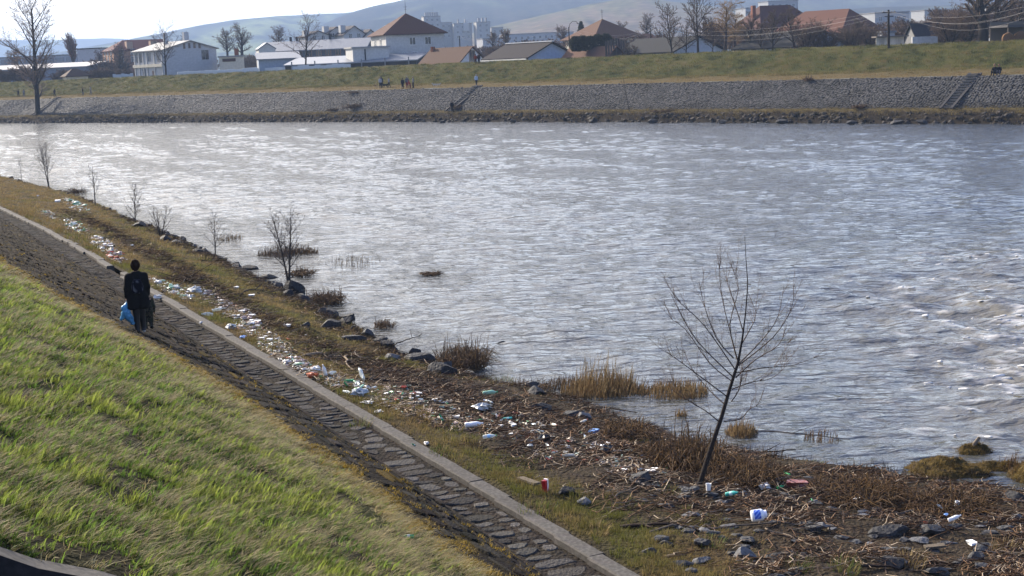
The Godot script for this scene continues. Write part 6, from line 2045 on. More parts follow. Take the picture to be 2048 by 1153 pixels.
func build_town() -> void:
	var white := lin(0.48, 0.475, 0.455)
	var cream := lin(0.60, 0.55, 0.44)
	var blue := lin(0.42, 0.49, 0.60)
	var rust := lin(0.17, 0.066, 0.036)
	var brown := lin(0.12, 0.058, 0.04)
	var slate := lin(0.033, 0.032, 0.034)
	var metal := lin(0.19, 0.21, 0.25)
	var t: Node3D
	var D: float
	# hip roofed white house
	D = 300.0
	var p := foot(816, D + 4)
	t = house("hip_roof_house", "white square house with a brown red pyramid roof and a spike on top", "house", p, deg_to_rad(19.4), 12.4, 12.4, hy(811, 67, D), hy(811, 27, D + 4), white, brown, {"roof": "hip", "over": 0.7})
	windows(t, 12.4, 12.4, "front", [Vector2(-0.6, 7.6), Vector2(2.7, 7.6)], 1.35, 1.6)
	windows(t, 12.4, 12.4, "front", [Vector2(-2.4, 4.9), Vector2(-0.3, 4.9)], 1.1, 1.0)
	windows(t, 12.4, 12.4, "left", [Vector2(-2.6, 7.4), Vector2(2.0, 7.4)], 1.3, 1.9)
	mast(t, "spike", Vector3(0, hy(811, 27, D + 4) - LAND - 0.1, 0), 2.7, [Vector2(1.4, 0.4), Vector2(0.9, 0.25)])
	p = foot(735, 292)
	t = house("annex", "low white flat roofed annex left of the pyramid roofed house", "building", p, deg_to_rad(19.4), 7.4, 6.0, hy(735, 96, 289), 0, white, white, {"roof": "flat", "over": 0.3})
	boxpart(t, "pipe", Vector3(-1.2, hy(735, 96, 289) - LAND - 2.0, 3.1), Vector3(0.2, 3.6, 0.2), slate)
	# grey office house with chimneys
	D = 330.0
	p = foot(350, D + 10)
	var eb := hy(352, 97, D)
	t = house("office_house", "pale grey two storey house with a shallow gable, four small vents and two chimneys", "house", p, deg_to_rad(40), 13.6, 15.0, eb, hy(393, 79, D), lin(0.44, 0.45, 0.46), lin(0.2, 0.2, 0.21), {"roof": "gable_z", "over": 0.5, "mat": "metal_roof"})
	var b0 := eb - LAND
	windows(t, 13.6, 15.0, "front", [Vector2(-1.4, b0 + 0.5), Vector2(-0.1, b0 + 0.6), Vector2(1.2, b0 + 0.6), Vector2(2.5, b0 + 0.5)], 0.55, 1.2, lin(0.2, 0.15, 0.12), lin(0.02, 0.02, 0.02), "vent")
	windows(t, 13.6, 15.0, "front", [Vector2(3.8, b0 - 1.6)], 1.9, 2.3, lin(0.3, 0.3, 0.3))
	windows(t, 13.6, 15.0, "left", [Vector2(-5.6, b0 - 1.7), Vector2(-3.6, b0 - 1.7), Vector2(0.6, b0 - 1.6), Vector2(4.9, b0 - 1.6)], 1.3, 2.2, lin(0.25, 0.25, 0.25))
	windows(t, 13.6, 15.0, "left", [Vector2(2.2, b0 - 5.4)], 1.5, 1.4, lin(0.4, 0.35, 0.3), lin(0.14, 0.07, 0.045), "shutter")
	windows(t, 13.6, 15.0, "left", [Vector2(-2.6, b0 - 5.7)], 1.4, 2.8, lin(0.1, 0.1, 0.1), lin(0.02, 0.02, 0.02), "door")
	for q in [-6.8, -4.6, -2.4, -0.6, 3.1, 6.9]: boxpart(t, "pilaster", Vector3(-6.9, b0 * 0.5 - 0.3, q), Vector3(0.3, b0 - 0.6, 0.4), white, "plaster")
	boxpart(t, "balcony_band", Vector3(-7.0, b0 - 3.6, 0), Vector3(0.6, 0.7, 14.6), cream, "plaster")
	boxpart(t, "chimney", Vector3(-1.6, b0 + 2.6, -1.0), Vector3(0.8, 2.6, 0.8), white, "plaster")
	boxpart(t, "chimney", Vector3(2.8, b0 + 2.4, 0.6), Vector3(1.2, 3.0, 0.9), white, "plaster")
	# corrugated fences: every sheet a panel of its own
	for f in [[352, 560, 321, 0.0, 14, 12, "pale blue corrugated fence along the levee right of the grey house"], [560, 700, 292, 0.0, 12, 11, "pale corrugated fence under the long low roof"], [222, 263, 338, 0.0, 7, 10, "short grey corrugated fence left of the grey house"]]:
		var a := foot(f[0], f[2])
		var b := foot(f[1], f[2] - (f[1] - f[0]) * 0.11)
		t = thing("corrugated_fence", f[6], "fence", a)
		var n: int = f[4]
		var w := (b - a).length() / n
		var m := MB.new()
		for k in 13:
			for v in 2: m.add(Vector3(w * k / 12.0, v * 4.0, 0.05 * (1 if k % 2 else -1)), lin(0.42, 0.47, 0.52) * (0.9 if k % 3 == 0 else 1.0))
		m.grid(12, 1)
		var sheet := m.commit()
		var dir := (b - a).normalized()
		for k in n: part(t, "panel", sheet, M.plain, Transform3D(Basis(dir, Vector3.UP, dir.cross(Vector3.UP)), dir * w * k + Vector3(0, -0.6 + rnd(0, 0.25), 0)))
	# long metal roofed hall with its white gable, and sheds before it
	D = 330.0
	p = foot(636, D + 3)
	t = house("metal_roof_hall", "long hall with a pale metal roof, dark window band and white gable on the left", "building", p, deg_to_rad(-12), 25.5, 8.0, hy(636, 97, D), hy(636, 80, D + 3), lin(0.12, 0.13, 0.15), metal, {"roof": "gable_x", "mat": "metal_roof"})
	windows(t, 25.5, 8.0, "front", grid_spots(-11, 12, 10, [hy(636, 105, D) - LAND]), 1.3, 1.6, lin(0.35, 0.2, 0.14), lin(0.02, 0.025, 0.03))
	for q in [-6.5, -5.0, -2.6, 3.0]: boxpart(t, "roof_vent", Vector3(q, hy(636, 78, D) - LAND, -0.5), Vector3(0.45, 2.4 if q > 2 else 1.6, 0.45), slate)
	p = foot(532, 322)
	t = house("white_gable_shed", "narrow shed with a white boarded gable left of the metal roofed hall", "shed", p, deg_to_rad(14), 3.6, 8.0, hy(532, 96, 318), hy(532, 85, 318), white, metal, {"roof": "gable_z", "mat": "metal_roof", "over": 0.2})
	p = foot(556, 305)
	t = house("blue_grey_shed", "blue grey shed with a single slanted metal roof in front of the white gable", "shed", p, deg_to_rad(12), 8.4, 6.0, hy(556, 117, 303), hy(575, 103, 306), lin(0.3, 0.35, 0.42), metal, {"roof": "shed", "mat": "metal_roof"})
	p = foot(712, 292)
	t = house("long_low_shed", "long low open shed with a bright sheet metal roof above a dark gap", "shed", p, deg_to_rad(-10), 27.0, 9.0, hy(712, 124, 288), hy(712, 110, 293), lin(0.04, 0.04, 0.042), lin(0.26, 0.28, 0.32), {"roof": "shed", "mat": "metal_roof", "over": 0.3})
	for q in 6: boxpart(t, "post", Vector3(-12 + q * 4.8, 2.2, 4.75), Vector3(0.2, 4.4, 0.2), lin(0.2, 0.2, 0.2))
	p = foot(463, 335)
	t = house("flat_annex", "small cream annex with a flat roof and a brick chimney right of the grey house", "building", p, deg_to_rad(10), 5.6, 5.0, hy(463, 114, 333), 0, cream, lin(0.4, 0.4, 0.4), {"roof": "flat", "over": 0.3})
	boxpart(t, "chimney", Vector3(1.2, hy(463, 107, 333) - LAND, 0), Vector3(1.0, 2.2, 0.9), rust)
	boxpart(t, "window_band", Vector3(-0.6, hy(463, 120, 333) - LAND, 2.55), Vector3(3.0, 0.7, 0.08), lin(0.06, 0.03, 0.02))
	# tiled barn with the two people in front
	D = 262.0
	p = foot(905, D + 6)
	t = house("tiled_barn", "barn with a long brown tiled roof and a pale gable on the right", "barn", p, deg_to_rad(45), 7.9, 10.6, hy(940, 127, D), hy(950, 92, D + 2), lin(0.5, 0.52, 0.55), lin(0.13, 0.072, 0.046), {"roof": "gable_z", "over": 0.35})
	windows(t, 7.9, 10.6, "front", [Vector2(-0.1, hy(950, 113, D) - LAND)], 1.5, 2.4, lin(0.3, 0.25, 0.2), lin(0.02, 0.018, 0.016), "door")
	boxpart(t, "chimney", Vector3(-0.6, hy(857, 101, D) - LAND, -4.6), Vector3(0.6, 1.5, 0.6), rust)
	# white barn with dark metal roof
	D = 250.0
	p = foot(1060, D + 7)
	t = house("dark_roof_barn", "white gabled barn with a dark brown sheet roof that glints at its edges", "barn", p, deg_to_rad(40), 11.0, 11.5, hy(1060, 112, D), hy(1108, 83, D + 2), blue, lin(0.035, 0.027, 0.026), {"roof": "gable_z", "over": 0.6})
	windows(t, 11.0, 11.5, "left", [Vector2(2.6, 2.9), Vector2(4.4, 2.9)], 0.9, 0.6, lin(0.1, 0.1, 0.1))
	boxpart(t, "ridge_cap", Vector3(0, hy(1108, 83, D + 2) - LAND + 0.1, 0), Vector3(0.5, 0.14, 12.6), lin(0.7, 0.7, 0.7), "metal_roof")
	boxpart(t, "gutter", Vector3(-6.25, hy(1060, 112, D) - LAND - 0.5, 0), Vector3(0.22, 0.2, 12.4), lin(0.75, 0.72, 0.66), "metal_roof")
	# tiled shed with dark wooden gable
	D = 243.0
	p = foot(1187, D + 5)
	t = house("tiled_shed", "shed with a weathered pinkish tile roof and a dark boarded gable", "shed", p, deg_to_rad(45), 5.6, 10.4, hy(1228, 117, D), hy(1228, 91, D + 1), lin(0.05, 0.042, 0.036), lin(0.19, 0.105, 0.07), {"roof": "gable_z", "over": 0.3})
	for k in 9: boxpart(t, "board", Vector3(-2.6 + k * 0.65, 3.0, 5.22), Vector3(0.5, 5.6 - absf(k - 4) * 0.25, 0.05), lin(0.07, 0.058, 0.048) * rnd(0.7, 1.3))
	# house with the weather vane
	D = 330.0
	p = foot(1207, D + 4)
	t = house("vane_house", "house with a steep brown pyramid roof carrying a weather vane", "house", p, deg_to_rad(30), 12.6, 12.6, hy(1195, 76, D), hy(1208, 38, D + 4), cream, lin(0.15, 0.075, 0.045), {"roof": "hip", "over": 0.9})
	mast(t, "weather_vane", Vector3(0, hy(1208, 38, D + 4) - LAND - 0.1, 0), 2.3, [Vector2(1.9, 0.5), Vector2(1.6, 0.35)])
	p = foot(1270, D + 8)
	t = house("side_wing", "lower tiled wing right of the weather vane house", "building", p, deg_to_rad(30), 9.0, 8.0, hy(1270, 84, D + 6), hy(1270, 68, D + 8), cream, brown, {"roof": "gable_x"})
	# long low houses
	D = 240.0
	p = foot(1338, D + 6)
	t = house("long_low_house", "low house with a grey roof, white window wall and pale blue gable behind bare trees", "house", p, deg_to_rad(40), 12.2, 13.6, hy(1325, 102, D), hy(1383, 72, D + 2), blue, slate, {"roof": "gable_z", "over": 0.5})
	windows(t, 12.2, 13.6, "left", grid_spots(-6.0, 6.0, 5, [hy(1325, 102, D) - LAND - 0.75]), 1.25, 1.1, white)
	D = 225.0
	p = foot(1580, D + 6)
	t = house("low_house", "low grey roofed house with a pale blue gable under the two red roofs", "house", p, deg_to_rad(40), 11.6, 12.6, hy(1562, 92, D), hy(1621, 60, D + 2), blue, slate, {"roof": "gable_z", "over": 0.5})
	windows(t, 11.6, 12.6, "left", grid_spots(-6.0, 6.0, 5, [hy(1562, 92, D) - LAND - 0.75]), 1.25, 1.1, white)
	# the two big red roofs
	D = 290.0
	p = foot(1655, D + 10)
	t = house("red_roof_barn", "big barn with a tall orange red tiled hip roof, the right one of two", "barn", p, deg_to_rad(42), 15.0, 17.0, hy(1644, 66, D), hy(1630, 21, D + 8), cream, lin(0.17, 0.078, 0.05), {"roof": "hip", "along_z": true, "ridge_len": 11.0, "over": 0.8})
	p = foot(1552, D + 24)
	t = house("red_roof_hall", "big hall with a dark red tiled hip roof, the left one of two", "barn", p, deg_to_rad(20), 14.0, 13.0, hy(1550, 56, D + 18), hy(1550, 11, D + 24), cream, lin(0.105, 0.046, 0.036), {"roof": "hip", "ridge_len": 7.5, "over": 0.8})
	boxpart(t, "chimney", Vector3(-6.2, hy(1505, 24, D + 20) - LAND, 1.5), Vector3(0.8, 2.6, 0.8), rust)
	# left: factory, low hall, ochre block
	D = 520.0
	p = foot(70, D)
	t = house("factory", "long pale factory with a dark window band far on the left", "building", p, deg_to_rad(-6), 62, 14, hy(90, 113, D), 0, lin(0.36, 0.38, 0.42), lin(0.40, 0.40, 0.42), {"roof": "flat", "over": 0.3})
	for k in 15: boxpart(t, "window_bay", Vector3(-28 + k * 4.0, hy(90, 121, D) - LAND, 7.08), Vector3(3.2, 1.5, 0.15), lin(0.08, 0.1, 0.13), "pane")
	p = foot(190, 480)
	t = house("box_building", "square pale block with a dark roof edge right of the factory", "building", p, deg_to_rad(-10), 8.6, 8.0, hy(190, 98, 480), 0, lin(0.45, 0.45, 0.46), slate, {"roof": "flat", "over": 0.2})
	p = foot(52, 400)
	t = house("low_hall", "long low hall with a whitish roof behind the big bare tree", "building", p, deg_to_rad(-8), 40, 14, hy(85, 136, 393), hy(85, 127, 400), lin(0.2, 0.22, 0.27), lin(0.42, 0.40, 0.38), {"roof": "shed", "mat": "plain"})
	p = foot(288, 425)
	t = house("ochre_block", "long ochre apartment house with a maroon hipped roof and dormers", "house", p, deg_to_rad(30), 21, 12, hy(270, 99, 420), hy(270, 80, 425), lin(0.34, 0.2, 0.13), lin(0.12, 0.035, 0.04), {"roof": "hip", "ridge_len": 12.0})
	windows(t, 21, 12, "front", grid_spots(-10, 10, 6, [hy(270, 104, 420) - LAND, hy(270, 118, 420) - LAND]), 1.2, 1.7)
	windows(t, 21, 12, "left", grid_spots(-5, 5, 3, [hy(270, 104, 420) - LAND, hy(270, 118, 420) - LAND]), 1.2, 1.7)
	for q in [-5.5, 1.5]: boxpart(t, "dormer", Vector3(q, hy(270, 92, 420) - LAND, 4.6), Vector3(1.8, 2.6, 2.0), lin(0.42, 0.3, 0.22), "plaster")
	p = foot(147, 347)
	t = house("hut", "small cream hut with a brown hipped roof at the left end of the levee", "hut", p, deg_to_rad(30), 5.0, 4.4, hy(146, 151, 345), hy(147, 137, 347), cream, lin(0.10, 0.06, 0.045), {"roof": "hip", "ridge_len": 1.2, "over": 0.5})
	# far houses with dormers, one by one
	for q in [[632, 68, 66, 450, 11], [668, 63, 58, 455, 9], [703, 64, 56, 450, 10], [735, 72, 63, 452, 8]]:
		p = foot(q[0], q[3])
		t = house("mansard_house", ["far white house with a dark mansard roof, leftmost of four above the metal hall", "far white house with a dark roof, second from the left above the metal hall", "far white house with a stepped dark roof, third above the metal hall", "far white house with a dark roof nearest the pyramid roof"][[632, 668, 703, 735].find(q[0])], "house", p, deg_to_rad(28), q[4] * 0.7, 7, hy(q[0], q[1] + 4, q[3]), hy(q[0], q[2] - 4, q[3]), white, lin(0.07, 0.055, 0.06), {"roof": "gable_z", "group": "far mansard houses"})
		windows(t, q[4] * 0.7, 7, "front", [Vector2(-1.4, hy(q[0], q[1] + 8, q[3]) - LAND), Vector2(1.4, hy(q[0], q[1] + 8, q[3]) - LAND)], 1.2, 1.4)
		boxpart(t, "dormer", Vector3(-q[4] * 0.3, hy(q[0], q[2] + 2, q[3]) - LAND, 1.0), Vector3(1.6, 2.2, 1.8), white, "plaster")
	# grey castle like apartment blocks
	var grey := lin(0.36, 0.35, 0.34)
	for q in [[866, 34, 34, 900, "tall grey apartment tower with a crenellated top behind the pyramid roof", 6], [893, 46, 24, 905, "grey apartment block stepped down right of the crenellated tower", 0], [926, 48, 36, 900, "grey apartment block with a white stair bay in the middle of the far row", 2], [967, 45, 28, 895, "grey apartment block with an arched bay right in the far row", 3], [994, 56, 24, 910, "low grey apartment wing at the right end of the far row", 0]]:
		var k: float = FPX / q[3]
		p = foot(q[0], q[3])
		var w: float = q[2] / k
		var top := hy(q[0], q[1], q[3])
		t = house("apartment_block", q[4], "apartment block", p, deg_to_rad(12), w, 9, top, 0, grey, lin(0.3, 0.29, 0.28), {"roof": "flat", "over": 0.2})
		for c in q[5]: boxpart(t, "roof_turret", Vector3(lerpf(-w * 0.4, w * 0.4, (c + 0.5) / q[5]), top - LAND + 1.4, 2.0), Vector3(1.1, 2.6, 1.1), grey, "plaster")
		windows(t, w, 9, "front", grid_spots(-w * 0.45, w * 0.45, maxi(2, int(w / 3.2)), [top - LAND - 2.0, top - LAND - 5.0, top - LAND - 8.0]), 1.5, 1.6, lin(0.45, 0.45, 0.45), lin(0.06, 0.06, 0.065))
		if q[0] == 866: mast(t, "antenna", Vector3(1.5, top - LAND, 0), 5.5, [])
		if q[0] == 926: boxpart(t, "stair_bay", Vector3(2.0, top - LAND - 2.0, 4.8), Vector3(3.6, 5.0, 0.8), white, "plaster")
	# low white blocks further right and far blocks on the hill side
	var blocks := [[1040, 69, 70, 700, 4.0, "long pale low block behind the dark roofed barn"], [1105, 66, 80, 720, 4.0, "long white low block left of the weather vane house"], [985, 78, 50, 620, 3.0, "low grey shed behind the tiled barn"],
		[1558, 4, 66, 620, 9.0, "white apartment block high behind the red roofs"], [1492, 18, 20, 600, 4.0, "pale apartment block left behind the red roof hall"], [1722, 30, 66, 520, 9.0, "white apartment row left of the power pole"], [1770, 27, 78, 480, 9.0, "white apartment block with small windows behind the power pole"], [1856, 22, 46, 560, 8.0, "pale apartment block right of the power pole"], [2010, 14, 60, 500, 8.0, "pale block behind the big trees on the right"]]
	for q in blocks:
		var k: float = FPX / q[3]
		var w: float = q[2] / k
		var top := hy(q[0], q[1], q[3])
		p = foot(q[0], q[3])
		t = house("white_block", q[5], "apartment block", p, deg_to_rad(18), w, 9, top, 0, lin(0.34, 0.35, 0.37), lin(0.3, 0.3, 0.32), {"roof": "flat", "over": 0.2})
		var rows := []
		for r in int(q[4] / 2.6): rows.append(top - LAND - 1.8 - r * 3.0)
		windows(t, w, 9, "front", grid_spots(-w * 0.46, w * 0.46, maxi(3, int(w / 3.0)), rows), 1.3, 1.4, lin(0.45, 0.45, 0.47), lin(0.05, 0.055, 0.065))
	# white boarded wall, plain wall and a small pavilion at the power pole
	p = foot(1783, 214)
	t = thing("boarded_wall", "white boarded wall with dark stains behind the power pole", "wall", p, deg_to_rad(12))
	for k in 10: boxpart(t, "board", Vector3(-2.2 + k * 0.45, hy(1783, 84, 214) - LAND - 1.6, 0), Vector3(0.42, 4.6, 0.08), lin(0.55, 0.52, 0.47) * rnd(0.55, 1.1), "plaster")
	boxpart(t, "eave", Vector3(0, hy(1783, 73, 214) - LAND, -0.3), Vector3(5.2, 0.2, 1.6), lin(0.14, 0.12, 0.1))
	p = foot(1850, 212)
	t = thing("white_wall", "white wall behind shrubs right of the power pole", "wall", p, deg_to_rad(4))
	boxpart(t, "wall", Vector3(0, hy(1850, 84, 212) - LAND - 1.6, 0), Vector3(3.8, 4.8, 0.3), lin(0.55, 0.55, 0.55), "plaster")
	house("dark_roof_house", "low house with a dark grey roof behind the white wall on the right", "house", foot(1852, 220), deg_to_rad(6), 4.6, 5.0, hy(1850, 74, 217), hy(1850, 46, 220), lin(0.2, 0.2, 0.2), lin(0.035, 0.035, 0.04), {"roof": "gable_x", "over": 0.3})
	p = foot(1769, 235)
	t = house("pavilion", "small grey pavilion roof behind the white boarded wall", "hut", p, deg_to_rad(20), 2.4, 2.4, hy(1769, 66, 234), hy(1769, 58, 235), lin(0.4, 0.42, 0.45), lin(0.3, 0.33, 0.36), {"roof": "flat", "over": 0.2})
	# open shed and hay bales on the right
	p = foot(2035, 196)
	t = thing("open_shed", "dark open shed with a lean-to roof over the round hay bales", "shed", p, deg_to_rad(10))
	boxpart(t, "roof", Vector3(0, hy(2035, 52, 196) - LAND, 0), Vector3(5.6, 0.3, 5.0), lin(0.06, 0.055, 0.055))
	boxpart(t, "back_wall", Vector3(0, hy(2035, 66, 198) - LAND - 0.6, -2.4), Vector3(5.4, 4.4, 0.12), lin(0.10, 0.085, 0.07))
	for q in [-2.6, -0.4, 2.4]: boxpart(t, "post", Vector3(q, hy(2035, 70, 196) - LAND - 1.0, 2.3), Vector3(0.16, 5.0, 0.16), lin(0.08, 0.065, 0.05))
	for q in [[2017, 77, 1.55, "left of the two round hay bales under the open shed on the right"], [2041, 75, 1.7, "right of the two round hay bales under the open shed on the right"]]:
		var c := at(q[0], q[1], 193)
		t = thing("hay_bale", q[3], "hay bale", c - Vector3(0, q[2] * 0.5, 0), deg_to_rad(-15), "round hay bales in the shed")
		var m := MB.new()
		m.lathe([Vector2(0.01, -0.6), Vector2(q[2] * 0.42, -0.6), Vector2(q[2] * 0.5, -0.5), Vector2(q[2] * 0.5, 0.5), Vector2(q[2] * 0.42, 0.6), Vector2(0.01, 0.6)], 18, Transform3D(Basis(Vector3.RIGHT, PI / 2), Vector3(0, q[2] * 0.5, 0)), lin(0.20, 0.11, 0.055))
		for k in m.v.size(): m.v[k] += Vector3(rnd(-1, 1), rnd(-1, 1), 0) * 0.03
		part(t, "straw_roll", m.commit(false), M.cloth)
	boxpart(thing("plinth_wall", "low earth wall that carries the hay bales", "wall", foot(2030, 194), deg_to_rad(8)), "wall", Vector3(0, (hy(2030, 83, 194) - LAND) * 0.5, 0), Vector3(5, hy(2030, 83, 194) - LAND, 2.2), lin(0.09, 0.075, 0.05), "soil")
	# poles and wires
	var base := on_far(1778, 96)
	t = thing("power_pole", "dark wooden power pole with cross arms on the right of the levee", "pole", base)
	var m := MB.new()
	var top := hy(1777, 20, (base - C).dot(F)) - base.y
	m.tube([Vector3(0, -0.3, 0), Vector3(0, top, 0)], [0.17, 0.12], 8, lin(0.045, 0.036, 0.03))
	part(t, "pole", m.commit(false), M.bark)
	for q in [0.25, 0.75]: boxpart(t, "cross_arm", Vector3(0, top - q - 0.05, 0.15), Vector3(1.6 if q < 0.5 else 1.1, 0.12, 0.12), lin(0.05, 0.04, 0.035))
	for q in [-0.7, -0.35, 0.35, 0.7]: boxpart(t, "insulator", Vector3(q, top - 0.17, 0.15), Vector3(0.08, 0.16, 0.08), lin(0.3, 0.3, 0.3))
	var tips := []
	for q in [[1140, 54, 256, 102, "dark street lamp pole with a curved arm left of the weather vane house"], [921, 72, 275, 96, "thin dark pole behind the tiled barn"], [1303, 56, 262, 80, "dark pole left of the pale blue gable"]]:
		var d: float = q[2]
		var pb := foot(q[0], d)
		t = thing("pole", q[4], "pole", pb)
		m = MB.new()
		var hh := hy(q[0], q[1], d) - pb.y
		m.tube([Vector3.ZERO, Vector3(0, hh, 0)], [0.14, 0.09], 7, lin(0.045, 0.04, 0.036))
		part(t, "pole", m.commit(false), M.bark)
		if q[0] == 1140:
			m = MB.new()
			m.tube([Vector3(0, hh - 0.4, 0), Vector3(0.2, hh + 0.5, 0), Vector3(0.7, hh + 0.95, 0), Vector3(1.3, hh + 0.9, 0), Vector3(1.6, hh + 0.6, 0)], [0.05, 0.05, 0.05, 0.05, 0.05], 5, lin(0.05, 0.05, 0.05))
			part(t, "arm", m.commit(false), M.plain)
			boxpart(t, "lamp_head", Vector3(1.65, hh + 0.52, 0), Vector3(0.5, 0.12, 0.2), lin(0.1, 0.1, 0.1))
		tips.append(pb + Vector3(0, hh, 0))
	var pole_top := base + Vector3(0, top, 0)
	var wires := [[tips[0], tips[2]], [tips[2], pole_top], [pole_top, at(2120, -6, 150)], [tips[1], tips[0]]]
	for w in wires.size():
		t = thing("power_line", ["sagging wires between the street lamp and the pole left of the blue gable", "sagging wires crossing in front of the red roofs to the power pole", "sagging wires leaving the power pole towards the right edge", "sagging wires above the dark roofed barn"][w], "wires", wires[w][0], 0.0, "power lines along the levee")
		var d: Vector3 = wires[w][1] - wires[w][0]
		var across := Vector3(0, 1, 0).cross(d).normalized()
		for k in 4:
			m = MB.new()
			var pts := []
			var rad := []
			for j in 13:
				var f := j / 12.0
				pts.append(d * f + across * (k - 1.5) * 0.4 + Vector3(0, -sin(PI * f) * (1.3 + 0.4 * k) - 0.15 - 0.3 * (k % 2), 0))
				rad.append(0.007)
			m.tube(pts, rad, 4, lin(0.40, 0.38, 0.36))
			part(t, "wire", m.commit(false), M.plain)
	# masts on the hills
	for q in [[1685, -6, 14, 1500, "left of two thin white masts on the right hill"], [1693, -6, 14, 1500, "right of two thin white masts on the right hill"], [1127, -2, 20, 1900, "thin lattice mast on top of the bare hill"], [1151, -6, 9, 1900, "second thin mast on top of the bare hill"]]:
		var a := at(q[0], q[2] + 6, q[3])
		t = thing("mast", q[4], "mast", a, 0.0, "masts on the hills")
		mast(t, "mast", Vector3.ZERO, at(q[0], q[1], q[3]).y - a.y, [])

func build_far_trees() -> void:
	var grey := lin(0.075, 0.058, 0.048)
	var tan_ := lin(0.12, 0.085, 0.05)
	var base := on_far(75, 229)
	var k := FPX / (base - C).dot(F)
	tree("bare_tree", "tall bare tree with a forked trunk below the far stone slope on the left", base, 212 / k, 0.52, {"kids": [22, 12, 8, 4], "ratio": [0.40, 0.42, 0.42, 0.42], "bare": 0.13, "angle": 44.0, "up": 0.05, "fine": 0.016, "taper": 0.75, "thin": 0.5, "stems": 1, "bark": lin(0.03, 0.025, 0.023), "tip": lin(0.20, 0.14, 0.095), "wander": 0.16})
	# x, y of the foot, top y, depth, trunk, kind, label
	var list := [
		[147, 128, 80, 440, 0.4, "poplar", "reddish bushy poplar between the factory and the box building"],
		[331, 152, 55, 312, 0.22, "round", "bare round crowned tree in front of the grey office house"],
		[484, 112, 62, 420, 0.5, "wide", "wide bare tree behind the cream annex"],
		[455, 114, 66, 425, 0.4, "wide", "bare tree left of the wide tree behind the annex"],
		[611, 138, 36, 287, 0.2, "round", "slender bare tree in front of the metal roofed hall"],
		[370, 90, 63, 400, 0.25, "round", "small bare tree between the two chimneys"],
		[1345, 112, 20, 236, 0.16, "tall", "tall bare tree in front of the left end of the pale blue gable"],
		[1397, 108, -12, 235, 0.22, "tall", "tallest bare tree in front of the pale blue gable"],
		[1450, 104, 8, 236, 0.3, "willow", "yellowish weeping willow between the two low houses"],
		[1470, 104, 30, 240, 0.25, "willow", "smaller brownish willow right of the yellowish willow"],
		[1425, 106, 48, 234, 0.1, "round", "small bare tree under the yellowish willow"],
		[1546, 101, 26, 224, 0.18, "tall", "dark bare tree in front of the red roof hall"],
		[1590, 99, 22, 222, 0.2, "tall", "bare tree before the joint of the two red roofs"],
		[1632, 100, 42, 221, 0.12, "bush", "wide bare bush in front of the low house with the blue gable"],
		[1700, 96, 52, 225, 0.15, "bush", "dark bare bush right of the low house"],
		[1740, 96, 54, 225, 0.15, "bush", "dark thicket left of the power pole"],
		[1292, 80, 40, 420, 0.4, "wide", "round reddish bare tree right of the weather vane house"],
		[1905, 88, 28, 205, 0.2, "bush", "dense dark bare bush left of the huge tree on the right"],
		[1935, 86, 14, 208, 0.2, "bush", "tall dense bare bush beside the huge tree"],
		[1968, 84, -70, 200, 0.75, "wide", "huge bare tree at the right with its top cut by the frame"],
		[1990, 84, -50, 206, 0.5, "wide", "second huge bare tree right of the huge one"],
		[2040, 70, -20, 215, 0.4, "wide", "bare tree at the right edge behind the open shed"],
		[1840, 75, 45, 260, 0.2, "wide", "pale bare tree behind the white wall"],
		[1800, 70, 40, 300, 0.25, "wide", "bare tree behind the boarded wall"],
		[1012, 92, 62, 330, 0.25, "wide", "bare tree behind the dark roofed barn"],
		[985, 92, 66, 380, 0.25, "wide", "bare tree between the tiled barn and the far blocks"],
		[1128, 88, 56, 360, 0.25, "wide", "bare tree left of the street lamp pole"],
		[560, 104, 64, 420, 0.3, "wide", "bare tree behind the white gable shed"],
		[240, 140, 96, 400, 0.3, "wide", "reddish bare tree in front of the ochre house"],
		[200, 142, 108, 410, 0.25, "wide", "low bare tree in front of the square pale block"],
		[30, 142, 104, 420, 0.25, "wide", "bare tree at the left edge before the factory"],
		[1240, 86, 52, 400, 0.3, "wide", "bare tree close behind the weather vane house"],
		[1410, 104, 34, 246, 0.2, "tall", "grey bare tree just behind the tallest one at the blue gable"],
		[1716, 92, 40, 240, 0.2, "tall", "bare tree in front of the red roof's right end"],
		[1872, 84, 30, 232, 0.25, "wide", "bare tree behind the dark roofed house on the right"],
		[1500, 102, 36, 232, 0.2, "tall", "dark bare tree between the willows and the red roof hall"],
		[1522, 102, 44, 228, 0.15, "tall", "slim dark bare tree just right of the smaller willow"],
		[1612, 99, 50, 219, 0.12, "bush", "bare shrub in front of the low house's grey roof"],
		[1660, 98, 60, 219, 0.1, "bush", "low bare shrub before the blue gable of the low house"],
		[1372, 110, 46, 233, 0.12, "round", "slender bare tree between the two tall trees before the blue gable"],
		[1320, 112, 62, 262, 0.15, "round", "bare tree behind the grey roof of the long low house"],
		[1760, 92, 62, 232, 0.12, "bush", "bare shrub directly left of the power pole"],
		[1885, 88, 44, 214, 0.15, "bush", "dense bare shrub right of the white wall"],
		[1255, 118, 84, 241, 0.08, "round", "small bare tree left of the white window wall"],
		[1270, 118, 88, 240, 0.07, "round", "little bare tree close to the white window wall"]]
